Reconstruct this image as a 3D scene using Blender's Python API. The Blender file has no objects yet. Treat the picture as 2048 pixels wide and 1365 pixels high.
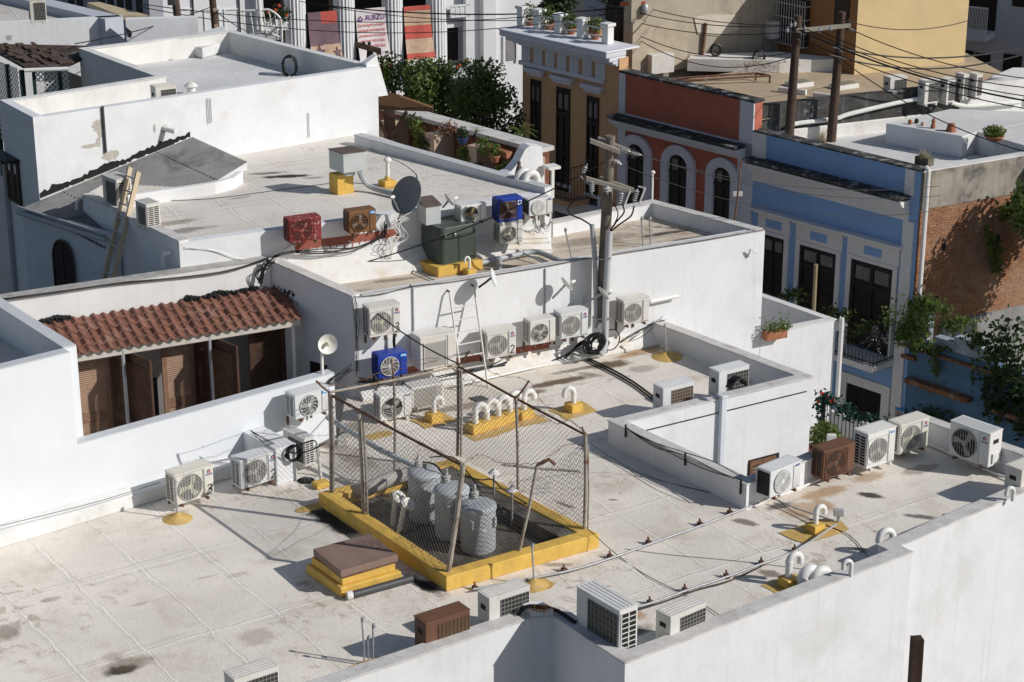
import bpy, bmesh, math, random
from mathutils import Vector, Matrix
R = math.radians
random.seed(7)
SC = bpy.context.scene
COL = SC.collection
# ------------------------------------------------------------------ camera model (used to survey the site from the photo)
F, TH, CH = 4000.0, R(20), 14.0
CT, ST = math.cos(TH), math.sin(TH)
def ray(x, y):
    a = (x-1024)/F; b = (682.5-y)/F
    return Vector((a, CT+b*ST, -ST+b*CT))
def P(x, y, z):
    r = ray(x, y); t = (z-CH)/r.z
    return Vector((r.x*t, r.y*t, z))
def PY(x, y, Y):
    r = ray(x, y); t = Y/r.y
    return Vector((r.x*t, Y, CH+r.z*t))
def proj(p):
    d = p.y*CT-(p.z-CH)*ST; u = p.y*ST+(p.z-CH)*CT
    return 1024+F*p.x/d, 682.5-F*u/d
def dv(az): return Vector((math.sin(R(az)), math.cos(R(az)), 0))
UP = Vector((0, 0, 1))
class PL:
    """vertical plane through p, horizontal direction d; outward normal faces the street side we look from"""
    def __init__(s, p, q):
        s.p = Vector((p[0], p[1], 0)); d = Vector((q[0]-p[0], q[1]-p[1], 0)); s.L = d.length; s.d = d/s.L
        s.n = Vector((s.d.y, -s.d.x, 0))
        if s.n.dot(-s.p) < 0: s.n = -s.n
    def uz(s, x, y, off=0):
        r = ray(x, y); o = s.p+s.n*off
        t = o.dot(s.n)/r.dot(s.n); X = r*t
        return (X-o).dot(s.d), CH+X.z
    def pt(s, u, z, off=0):
        v = s.p+s.d*u+s.n*off; v.z = z; return v
    def px(s, x, y, off=0): return s.pt(*s.uz(x, y, off), off)
    def az(s): return math.degrees(math.atan2(s.d.x, s.d.y))
# ------------------------------------------------------------------ object helpers
def tag(o, label, cat, group=None, kind=None):
    if label: o['label'] = label
    if cat: o['category'] = cat
    if group: o['group'] = group
    if kind: o['kind'] = kind
    return o
def thing(name, label, cat, loc=(0, 0, 0), rz=0, group=None):
    o = bpy.data.objects.new(name, None); COL.objects.link(o)
    o.location = loc; o.rotation_euler = (0, 0, rz); o.empty_display_size = .2
    return tag(o, label, cat, group)
def wmat(o):
    m = Matrix.LocRotScale(o.location, o.rotation_euler, o.scale)
    return wmat(o.parent) @ m if o.parent else m
class MB:
    def __init__(s): s.v = []; s.f = []
    def add(s, vs, fs):
        b = len(s.v); s.v += [Vector(v) for v in vs]; s.f += [tuple(b+i for i in f) for f in fs]; return s
    def obox(s, o, a, b, c):
        o, a, b, c = Vector(o), Vector(a), Vector(b), Vector(c)
        if a.cross(b).dot(c) < 0: a, b = b, a
        vs = [o, o+a, o+a+b, o+b, o+c, o+a+c, o+a+b+c, o+b+c]
        return s.add(vs, [(0, 3, 2, 1), (4, 5, 6, 7), (0, 1, 5, 4), (1, 2, 6, 5), (2, 3, 7, 6), (3, 0, 4, 7)])
    def box(s, x0, x1, y0, y1, z0, z1):
        return s.obox((x0, y0, z0), (x1-x0, 0, 0), (0, y1-y0, 0), (0, 0, z1-z0))
    def ext(s, poly, vec):
        """extrude a planar polygon"""
        poly = [Vector(p) for p in poly]; vec = Vector(vec); n = len(poly)
        nm = Vector((0, 0, 0))
        for i in range(n): nm += poly[i].cross(poly[(i+1) % n])
        if nm.dot(vec) > 0: poly = poly[::-1]
        return s.add(poly+[p+vec for p in poly], [tuple(range(n)), tuple(range(2*n-1, n-1, -1))]+[(i, i+n, (i+1) % n+n, (i+1) % n) for i in range(n)])
    def quad(s, *p): return s.add(p, [tuple(range(len(p)))])
    def tube(s, pts, r, n=8, cap=True):
        pts = [Vector(p) for p in pts]; m = len(pts)
        if m < 2: return s
        rs = r if isinstance(r, (list, tuple)) else [r]*m
        vs = []; t0 = None; x = None
        for i in range(m):
            a = pts[max(i-1, 0)]; b = pts[min(i+1, m-1)]; t = (b-a)
            if t.length < 1e-9: t = Vector((0, 0, 1))
            t.normalize()
            if x is None:
                x = t.orthogonal().normalized()
            else:
                x = (x-t*x.dot(t))
                x = x.normalized() if x.length > 1e-6 else t.orthogonal().normalized()
            y = t.cross(x)
            for k in range(n):
                an = 2*math.pi*k/n
                vs.append(pts[i]+(x*math.cos(an)+y*math.sin(an))*rs[i])
        fs = []
        for i in range(m-1):
            for k in range(n):
                k2 = (k+1) % n
                fs.append((i*n+k, i*n+k2, (i+1)*n+k2, (i+1)*n+k))
        if cap: fs += [tuple(range(n-1, -1, -1)), tuple((m-1)*n+k for k in range(n))]
        return s.add(vs, fs)
    def lathe(s, prof, o=(0, 0, 0), n=20, axis=None):
        o = Vector(o); ax = Vector(axis).normalized() if axis else UP
        q = UP.rotation_difference(ax)
        vs = []
        for (r, z) in prof:
            for k in range(n):
                a = 2*math.pi*k/n
                vs.append(o+q @ Vector((r*math.cos(a), r*math.sin(a), z)))
        fs = []
        for i in range(len(prof)-1):
            for k in range(n):
                k2 = (k+1) % n; fs.append((i*n+k, i*n+k2, (i+1)*n+k2, (i+1)*n+k))
        fs += [tuple(range(n-1, -1, -1)), tuple((len(prof)-1)*n+k for k in range(n))]
        return s.add(vs, fs)
    def ribbon(s, pts, w, nrm, t=.003):
        """flat painted stroke lying on a surface of normal nrm"""
        nrm = Vector(nrm); pts = [Vector(p) for p in pts]; m = len(pts)
        L = []
        for i in range(m):
            d = (pts[min(i+1, m-1)]-pts[max(i-1, 0)]).normalized(); q = nrm.cross(d).normalized()*w/2
            L.append((pts[i]+q+nrm*t, pts[i]-q+nrm*t))
        vs = [a for p in L for a in p]
        return s.add(vs, [(2*i, 2*i+1, 2*i+3, 2*i+2) for i in range(m-1)])
    def leaves(s, c, rad, n, size, flat=1.0, seed=0, up=.3):
        rg = random.Random(seed); c = Vector(c)
        for _ in range(n):
            d = Vector((rg.gauss(0, 1), rg.gauss(0, 1), rg.gauss(0, 1)))
            d = d.normalized()*(rg.random()**.45)
            p = c+Vector((d.x*rad[0], d.y*rad[1], d.z*rad[2]))
            s.leaf(p, size*rg.uniform(.6, 1.3), rg, d, up)
        return s
    def leaf(s, p, sz, rg, d=None, up=.3):
        nr = Vector((rg.gauss(0, .6), rg.gauss(0, .6), rg.gauss(0, .6)+up))
        if d is not None: nr += d*.6
        nr = nr.normalized() if nr.length > 1e-4 else UP
        a = nr.orthogonal().normalized(); a.rotate(Matrix.Rotation(rg.uniform(0, 6.28), 3, nr)); b = nr.cross(a)
        s.add([p-a*sz*.5, p+b*sz*.28-nr*sz*.06, p+a*sz*.5, p-b*sz*.28-nr*sz*.06], [(0, 1, 2), (0, 2, 3)])
    def build(s, name, mat, parent=None, local=False, smooth=False, bevel=0, seg=2, kind=None, label=None):
        me = bpy.data.meshes.new(name)
        vs = s.v
        if parent is not None and not local:
            inv = wmat(parent).inverted(); vs = [inv @ v for v in vs]
        me.from_pydata([tuple(v) for v in vs], [], s.f); me.validate(); me.update()
        me.materials.append(mat)
        o = bpy.data.objects.new(name, me); COL.objects.link(o)
        if parent is not None: o.parent = parent
        if smooth:
            me.polygons.foreach_set('use_smooth', [True]*len(me.polygons))
            try: me.set_sharp_from_angle(angle=R(40))
            except Exception: pass
        if bevel:
            b = o.modifiers.new('bevel', 'BEVEL'); b.width = bevel; b.segments = seg; b.limit_method = 'ANGLE'; b.angle_limit = R(35)
            b.use_clamp_overlap = True
        if kind: o['kind'] = kind
        if label: o['label'] = label
        return o
def single(mb, name, mat, label, cat, group=None, origin=None, **k):
    """a thing that is one mesh; its origin sits on its first vertex region"""
    o = Vector(origin) if origin is not None else sum(mb.v, Vector())/max(1, len(mb.v))
    if origin is None: o.z = min(v.z for v in mb.v)
    mb.v = [v-o for v in mb.v]
    ob = mb.build(name, mat, **k); ob.location = o
    return tag(ob, label, cat, group)
def struct(mb, name, mat, **k):
    o = mb.build(name, mat, kind='structure', **k); return o
def arc(c, a, b, r, t0, t1, n=8):
    c, a, b = Vector(c), Vector(a), Vector(b)
    return [c+(a*math.cos(t0+(t1-t0)*i/n)+b*math.sin(t0+(t1-t0)*i/n))*r for i in range(n+1)]
def spline(pts, n=6):
    pts = [Vector(p) for p in pts]; out = []
    for i in range(len(pts)-1):
        p0 = pts[max(i-1, 0)]; p1 = pts[i]; p2 = pts[i+1]; p3 = pts[min(i+2, len(pts)-1)]
        for k in range(n):
            t = k/n
            out.append(.5*((2*p1)+(-p0+p2)*t+(2*p0-5*p1+4*p2-p3)*t*t+(-p0+3*p1-3*p2+p3)*t**3))
    return out+[pts[-1]]
def sag(a, b, s, n=14):
    a, b = Vector(a), Vector(b)
    return [a.lerp(b, i/n)-UP*s*4*(i/n)*(1-i/n) for i in range(n+1)]
_tc = {}
def text_mb(body, size, shear=0, bold=0, depth=.002):
    key = (body, size, shear, bold)
    if key not in _tc:
        cu = bpy.data.curves.new('t', 'FONT'); cu.body = body; cu.size = size; cu.shear = shear; cu.offset = bold; cu.resolution_u = 2
        o = bpy.data.objects.new('t', cu); COL.objects.link(o)
        dg = bpy.context.evaluated_depsgraph_get(); me = bpy.data.meshes.new_from_object(o.evaluated_get(dg))
        V = [v.co.copy() for v in me.vertices]; Fs = [tuple(p.vertices) for p in me.polygons]
        bpy.data.objects.remove(o); bpy.data.meshes.remove(me); bpy.data.curves.remove(cu)
        _tc[key] = (V, Fs)
    return _tc[key]
def put_text(mb, body, size, o, ex, ey, shear=0, bold=0, width=None):
    V, Fs = text_mb(body, size, shear, bold)
    k = 1
    if width and V:
        w = max(v.x for v in V)-min(v.x for v in V); k = width/w
    o, ex, ey = Vector(o), Vector(ex), Vector(ey)
    mb.add([o+ex*v.x*k+ey*v.y for v in V], Fs)
    return mb
# ------------------------------------------------------------------ materials
def nt(name):
    m = bpy.data.materials.new(name); m.use_nodes = True; t = m.node_tree
    b = t.nodes['Principled BSDF']; return m, t, b, t.nodes, t.links
def rgb(c): return (c[0], c[1], c[2], 1)
def _noise(t, sc, det=4, rough=.55, vec=None, dist=0):
    n = t.nodes.new('ShaderNodeTexNoise'); n.inputs['Scale'].default_value = sc; n.inputs['Detail'].default_value = det
    n.inputs['Roughness'].default_value = rough; n.inputs['Distortion'].default_value = dist
    if vec is not None: t.links.new(vec, n.inputs['Vector'])
    return n.outputs['Fac']
def _ramp(t, fac, a, b, va=0., vb=1.):
    n = t.nodes.new('ShaderNodeMapRange'); n.interpolation_type = 'SMOOTHSTEP'
    t.links.new(fac, n.inputs[0]); n.inputs[1].default_value = a; n.inputs[2].default_value = b
    n.inputs[3].default_value = va; n.inputs[4].default_value = vb
    return n.outputs[0]
def _mix(t, fac, a, b):
    n = t.nodes.new('ShaderNodeMix'); n.data_type = 'RGBA'
    for s_, v in ((0, fac), (6, a), (7, b)):
        if hasattr(v, 'is_output') or isinstance(v, bpy.types.NodeSocket): t.links.new(v, n.inputs[s_])
        else: n.inputs[s_].default_value = v if s_ == 0 else rgb(v)
    return n.outputs[2]
def _math(t, op, a, b=None):
    n = t.nodes.new('ShaderNodeMath'); n.operation = op
    for i, v in enumerate((a, b)):
        if v is None: continue
        if isinstance(v, bpy.types.NodeSocket): t.links.new(v, n.inputs[i])
        else: n.inputs[i].default_value = v
    return n.outputs[0]
def _obj(t, rz=0, sc=(1, 1, 1)):
    c = t.nodes.new('ShaderNodeTexCoord'); m = t.nodes.new('ShaderNodeMapping')
    m.inputs['Rotation'].default_value = (0, 0, rz); m.inputs['Scale'].default_value = sc
    t.links.new(c.outputs['Object'], m.inputs['Vector']); return m.outputs[0]
def _bump(t, b, h, st=.3, dist=.02):
    n = t.nodes.new('ShaderNodeBump'); n.inputs['Strength'].default_value = st; n.inputs['Distance'].default_value = dist
    t.links.new(h, n.inputs['Height']); t.links.new(n.outputs[0], b.inputs['Normal'])
MC = {}
def paint(name, col, rough=.6, var=.12, sc=2.5, dirt=None, dsc=1.2, damt=.5, streak=0, scol=(.2, .19, .17), metal=0, bump=0, bsc=30, spots=None, ssc=14, sth=.62):
    """general painted / plastered / metal surface with patchy tone, stains, vertical streaks and flaking spots"""
    if name in MC: return MC[name]
    m, t, b, N, L = nt(name)
    v = _obj(t)
    c = _mix(t, _ramp(t, _noise(t, sc, 5, .6, v), .3, .7), tuple(x*(1-var) for x in col), tuple(min(.92, x*(1+var*.45)) for x in col))
    if dirt: c = _mix(t, _math(t, 'MULTIPLY', _ramp(t, _noise(t, dsc, 6, .65, v, .4), .5, .72), damt), c, dirt)
    if streak:
        sv = _obj(t, 0, (9, 9, .35))
        c = _mix(t, _math(t, 'MULTIPLY', _ramp(t, _noise(t, 1.0, 4, .6, sv), .52, .78), streak), c, scol)
    if spots: c = _mix(t, _ramp(t, _noise(t, ssc, 6, .7, v), sth, sth+.05), c, spots)
    L.new(c, b.inputs['Base Color']); b.inputs['Roughness'].default_value = rough; b.inputs['Metallic'].default_value = metal
    b.inputs['Specular IOR Level'].default_value = .35
    if bump: _bump(t, b, _noise(t, bsc, 5, .6, v), bump)
    MC[name] = m; return m
def roofmat(name, col, az, stains, seam=(1.05, 9.), blot=.5, bcol=(.5, .40, .29), rust=None, dark=(.03, .027, .024)):
    """old elastomeric roof coating: sheet seams, brushed wrinkles, tan wear and placed water stains. stains: (world x, y, rx, ry, az, strength)"""
    m, t, b, N, L = nt(name)
    g = N.new('ShaderNodeNewGeometry').outputs['Position']
    mp = N.new('ShaderNodeMapping'); mp.inputs['Rotation'].default_value = (0, 0, R(az)); L.new(g, mp.inputs[0]); v = mp.outputs[0]
    big = _noise(t, .55, 5, .6, g); med = _noise(t, 2.6, 6, .65, g, .6); fine = _noise(t, 26, 4, .6, g)
    c = _mix(t, _ramp(t, big, .3, .7), tuple(x*.9 for x in col), tuple(x*1.06 for x in col))
    sv = N.new('ShaderNodeMapping'); sv.inputs['Scale'].default_value = (1.2, 4.5, 1); L.new(v, sv.inputs[0])
    c = _mix(t, _math(t, 'MULTIPLY', _ramp(t, _noise(t, .9, 7, .66, g, .3), .5, .7), blot*.8), c, bcol)
    c = _mix(t, _math(t, 'MULTIPLY', _ramp(t, med, .54, .72), blot*.6), c, tuple(x*.95 for x in bcol))
    gate = _ramp(t, _noise(t, .5, 4, .6, g), .5, .62)
    c = _mix(t, _math(t, 'MULTIPLY', _math(t, 'MULTIPLY', _ramp(t, _noise(t, 3.4, 7, .72, g, .8), .5, .66), gate), min(1, blot*1.5)), c, tuple(x*.75 for x in bcol))
    c = _mix(t, _math(t, 'MULTIPLY', _ramp(t, _noise(t, 45, 3, .6, g), .6, .75), .35), c, tuple(x*.6 for x in col))
    h = None
    for k, (sx, rot) in enumerate(((seam[0], 0), (seam[1], 0))):
        sep = N.new('ShaderNodeSeparateXYZ'); L.new(v, sep.inputs[0])
        w = _noise(t, 1.3, 5, .6, g)
        co = _math(t, 'ADD', sep.outputs[1 if k == 0 else 0], _math(t, 'MULTIPLY', w, .22))
        fr = _math(t, 'ABSOLUTE', _math(t, 'SUBTRACT', _math(t, 'FRACT', _math(t, 'DIVIDE', co, sx if k == 0 else sx*.28)), .5))
        ln = _ramp(t, fr, .0, .022 if k == 0 else .012, 1, 0)
        ln2 = _ramp(t, _math(t, 'ABSOLUTE', _math(t, 'SUBTRACT', fr, .055)), 0, .02, 1, 0)
        h = ln if h is None else _math(t, 'MAXIMUM', h, ln)
        brk = _ramp(t, _noise(t, .8, 4, .6, g), .4, .6)
        c = _mix(t, _math(t, 'MULTIPLY', _math(t, 'MULTIPLY', ln, brk), .4), c, tuple(min(.85, x*1.25) for x in col))
        c = _mix(t, _math(t, 'MULTIPLY', _math(t, 'MULTIPLY', ln2, brk), .3), c, tuple(x*.5 for x in col))
    nz = N.new('ShaderNodeTexNoise'); nz.inputs['Scale'].default_value = 5; nz.inputs['Detail'].default_value = 7; nz.inputs['Roughness'].default_value = .7; L.new(g, nz.inputs['Vector'])
    dis = N.new('ShaderNodeVectorMath'); dis.operation = 'SUBTRACT'; L.new(nz.outputs['Color'], dis.inputs[0]); dis.inputs[1].default_value = (.5, .5, .5)
    for (x, y, rx, ry, a, st, kind) in stains:
        q = N.new('ShaderNodeVectorMath'); q.operation = 'SUBTRACT'; L.new(g, q.inputs[0]); q.inputs[1].default_value = (x, y, 0)
        mp2 = N.new('ShaderNodeMapping'); mp2.inputs['Rotation'].default_value = (0, 0, R(a-90)); L.new(q.outputs[0], mp2.inputs[0])
        mp3 = N.new('ShaderNodeVectorMath'); mp3.operation = 'MULTIPLY'; L.new(mp2.outputs[0], mp3.inputs[0]); mp3.inputs[1].default_value = (1/rx, 1/ry, 0)
        ad = N.new('ShaderNodeVectorMath'); ad.operation = 'MULTIPLY_ADD'; L.new(dis.outputs[0], ad.inputs[0]); ad.inputs[1].default_value = (1.4, 1.4, 0); L.new(mp3.outputs[0], ad.inputs[2])
        ln = N.new('ShaderNodeVectorMath'); ln.operation = 'LENGTH'; L.new(ad.outputs[0], ln.inputs[0])
        f = _math(t, 'MULTIPLY', _ramp(t, ln.outputs['Value'], .5, 1.1, 1, 0), st)
        c = _mix(t, f, c, {'d': dark, 'b': (.15, .105, .065), 'r': (.42, .23, .08), 'y': (.62, .4, .09), 't': (.4, .33, .26)}[kind])
    L.new(c, b.inputs['Base Color']); b.inputs['Roughness'].default_value = .75; b.inputs['Specular IOR Level'].default_value = .25
    wr = _noise(t, 6, 6, .7, sv.outputs[0], 1.2)
    hh = _math(t, 'ADD', _math(t, 'MULTIPLY', wr, .9), _math(t, 'MULTIPLY', h, .6))
    hh = _math(t, 'ADD', hh, _math(t, 'ADD', _math(t, 'MULTIPLY', med, .9), _math(t, 'MULTIPLY', fine, .15)))
    _bump(t, b, hh, .42, .03)
    return m
W0 = (.76, .765, .775)
M_white = paint('white plaster', W0, .75, .05, 1.1, dirt=(.5, .48, .45), dsc=.8, damt=.3, streak=.28, scol=(.52, .51, .49), bump=.25, bsc=9, spots=(.5, .48, .44), ssc=5, sth=.74)
M_whiteold = paint('weathered white plaster', (.74, .735, .72), .8, .08, 2, dirt=(.45, .41, .35), dsc=1.6, damt=.45, streak=.2, scol=(.4, .38, .34), bump=.3, bsc=14)
M_flash = paint('white roof flashing', (.75, .735, .70), .7, .06, 2, dirt=(.58, .47, .33), dsc=1.3, damt=.6, streak=.35, scol=(.5, .34, .17), bump=.35, bsc=8)
M_coping = paint('coping', (.62, .6, .575), .8, .12, 4, dirt=(.33, .29, .25), dsc=3, damt=.55, bump=.3, bsc=25)
M_ac = paint('appliance white', (.72, .715, .69), .45, .05, 2, dirt=(.5, .47, .41), dsc=3, damt=.45, streak=.2, scol=(.45, .4, .33))
M_acold = paint('aged appliance white', (.66, .64, .6), .5, .06, 3, dirt=(.45, .36, .25), dsc=4, damt=.4, spots=(.3, .14, .06), ssc=9, sth=.7)
M_acblue = paint('blue enamel', (.016, .05, .33), .4, .1, 3, dirt=(.05, .06, .2), dsc=5, damt=.3)
M_acbrown = paint('brown enamel', (.155, .075, .045), .6, .1, 3, dirt=(.1, .06, .04), dsc=5, damt=.4)
M_actan = paint('tan brown paint', (.2, .095, .04), .55, .12, 3, spots=(.5, .42, .36), ssc=10, sth=.68)
M_acred = paint('flaking red paint', (.24, .04, .035), .7, .2, 4, spots=(.5, .3, .28), ssc=16, sth=.56)
M_slot = paint('dark slot', (.018, .018, .018), .7, .2, 4)
M_acb = paint('ivory appliance', (.68, .655, .585), .5, .06, 3, dirt=(.45, .38, .27), dsc=3, damt=.5, streak=.3, scol=(.4, .31, .2))
M_acc = paint('chalky appliance white', (.66, .67, .675), .6, .05, 3, dirt=(.42, .41, .38), dsc=2.5, damt=.5, spots=(.3, .16, .08), ssc=7, sth=.72)
M_coil = paint('condenser fins', (.06, .058, .055), .5, .3, 40, metal=.3)
M_coilb = paint('brown condenser fins', (.13, .085, .05), .5, .3, 40, metal=.2)
M_fan = paint('fan plastic', (.33, .32, .29), .5, .1, 4)
M_wire = paint('guard wire', (.5, .49, .46), .5, .1, 9)
M_black = paint('black rubber', (.012, .012, .013), .5, .3, 9)
M_rust = paint('rusty steel', (.17, .085, .05), .8, .35, 9, dirt=(.3, .25, .2), dsc=7, damt=.8, bump=.3, bsc=60)
M_post = paint('rusted galvanised post', (.4, .36, .31), .6, .2, 6, dirt=(.17, .075, .035), dsc=4, damt=1.0, metal=.1)
M_steel = paint('galvanised steel', (.42, .43, .44), .45, .15, 6, metal=.35, dirt=(.25, .22, .2), dsc=5, damt=.4)
M_greypipe = paint('grey conduit', (.4, .42, .44), .5, .1, 5, dirt=(.25, .24, .23), dsc=5, damt=.4)
M_darkpipe = paint('charcoal pipe', (.07, .07, .075), .5, .15, 5)
M_pvc = paint('white pvc', (.78, .77, .74), .4, .05, 3, dirt=(.5, .44, .36), dsc=5, damt=.4)
M_yellow = paint('yellow paint', (.72, .46, .10), .75, .14, 3, dirt=(.42, .27, .1), dsc=2.2, damt=.75, streak=.3, scol=(.33, .2, .07), spots=(.5, .44, .34), ssc=8, sth=.67, bump=.5, bsc=14)
M_yellowc = paint('sun bleached yellow', (.6, .40, .13), .8, .18, 5, dirt=(.5, .4, .24), dsc=5, damt=.8, bump=.4, bsc=16)
M_yellowp = paint('worn yellow patch', (.6, .4, .13), .75, .15, 4, dirt=(.55, .47, .36), dsc=3, damt=.8, bump=.3, bsc=12)
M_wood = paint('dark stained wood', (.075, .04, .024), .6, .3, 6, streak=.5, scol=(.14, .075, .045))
M_woodmid = paint('brown wood', (.19, .1, .058), .65, .25, 6, streak=.4, scol=(.1, .05, .03))
M_woodpole = paint('weathered pole wood', (.2, .17, .14), .85, .35, 5, streak=.7, scol=(.07, .055, .045), bump=.5, bsc=30)
M_poledark = paint('dark pole wood', (.085, .052, .036), .8, .35, 5, streak=.6, scol=(.02, .015, .012), bump=.5, bsc=30)
M_glass = paint('dark window', (.02, .022, .025), .15, .3, 3)
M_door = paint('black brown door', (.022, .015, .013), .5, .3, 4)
M_iron = paint('black iron', (.015, .014, .014), .5, .2, 5)
M_leaf = paint('leaf green', (.16, .23, .06), .45, .45, 1.8, dirt=(.07, .12, .03), dsc=3, damt=.7)
M_leafl = paint('light leaf green', (.17, .23, .05), .5, .5, 3, dirt=(.07, .12, .03), dsc=4, damt=.6)
M_leafd = paint('deep leaf green', (.05, .09, .028), .5, .5, 2.5)
for m_ in (M_leaf, M_leafl, M_leafd):   # thin leaves let some sun through
    t_ = m_.node_tree; b_ = t_.nodes['Principled BSDF']; tr_ = t_.nodes.new('ShaderNodeBsdfTranslucent'); mx_ = t_.nodes.new('ShaderNodeMixShader'); mx_.inputs[0].default_value = .45
    t_.links.new(b_.inputs['Base Color'].links[0].from_socket, tr_.inputs[0]); t_.links.new(b_.outputs[0], mx_.inputs[1]); t_.links.new(tr_.outputs[0], mx_.inputs[2]); t_.links.new(mx_.outputs[0], t_.nodes['Material Output'].inputs[0])
M_bark = paint('bark', (.09, .07, .055), .9, .3, 8)
M_terra = paint('terracotta', (.36, .14, .07), .8, .2, 6, dirt=(.4, .27, .2), dsc=6, damt=.4)
M_tar = paint('roof tar', (.012, .012, .013), .55, .3, 8, bump=.6, bsc=30)
M_logo_b = paint('navy print', (.015, .03, .2), .5, .05); M_logo_r = paint('red print', (.6, .03, .02), .5, .05)
M_cyan = paint('sky blue sticker', (.02, .25, .62), .4, .05); M_print = paint('pale print', (.8, .82, .85), .4, .05)
M_spray = paint('black spray paint', (.008, .008, .008), .6, .1)
M_paper = paint('pale plaque', (.72, .72, .7), .6, .06)
# ================================================================== BUILDINGS
def offs(pts, th, closed=False):
    """mitred inward offset (left of travel if th>0)"""
    n = len(pts); out = []
    for i in range(n):
        ds = []
        if i > 0 or closed: ds.append((pts[i]-pts[i-1]).to_2d().normalized())
        if i < n-1 or closed: ds.append((pts[(i+1) % n]-pts[i]).to_2d().normalized())
        ns = [Vector((-d.y, d.x)) for d in ds]
        m = sum(ns, Vector((0, 0))); m.normalize()
        k = th/max(.35, m.dot(ns[0]))
        out.append(Vector((pts[i].x+m.x*k, pts[i].y+m.y*k, pts[i].z)))
    return out
def chain(mb, pts, th, z0, dz=0., ov=0., closed=False):
    """wall following pts (top outer edge); bottom z0 (number, or None for a slab dz thick lying on top)"""
    pts = [Vector(p) for p in pts]
    if z0 is None and not closed:   # hand-made coping: slightly wavy edges
        rj = random.Random(len(pts)+int(pts[0].x*100)); q_ = []
        for i in range(len(pts)-1):
            k_ = max(1, int((pts[i+1]-pts[i]).length/.4))
            for j in range(k_):
                p_ = pts[i].lerp(pts[i+1], j/k_)
                if j: p_ = p_+Vector((rj.gauss(0, .005), rj.gauss(0, .005), 0))
                q_.append(p_)
        pts = q_+[pts[-1]]; ov = ov+.008
    a = offs(pts, -ov*(1 if th > 0 else -1), closed) if ov else pts
    b = offs(pts, th+ov*(1 if th > 0 else -1), closed)
    n = len(pts)
    for i in range(n if closed else n-1):
        j = (i+1) % n; q = [a[i], a[j], b[j], b[i]]
        if z0 is None:
            lo = [p.copy() for p in q]; hi = [p+UP*dz for p in q]
        else:
            lo = [Vector((p.x, p.y, z0)) for p in q]; hi = [p+UP*dz for p in q]
        f = [(3, 2, 1, 0), (4, 5, 6, 7), (0, 1, 5, 4), (1, 2, 6, 5), (2, 3, 7, 6), (3, 0, 4, 7)]
        if th < 0: f = [t[::-1] for t in f]
        if not closed:
            if i > 0: f.pop(5)
            if i < n-2: f.pop(3 if i == 0 else 3)
        else: f = f[:3]+f[4:5]
        mb.add(lo+hi, f)
    return mb
def slab(mb, pts, z, t=.2):
    """flat roof sheet; the walls round it carry the thickness"""
    p = [Vector((q.x, q.y, z)) for q in pts]
    from mathutils.geometry import tessellate_polygon
    for tri in tessellate_polygon([p]):
        a, b, c = (p[i] for i in tri)
        if (b-a).cross(c-a).z < 0: b, c = c, b
        mb.add([a, b, c], [(0, 1, 2)])
    return mb
def st(x, y, z, rx, ry, az, s, k): p = P(x, y, z); return (p.x, p.y, rx, ry, az, s, k)

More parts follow.
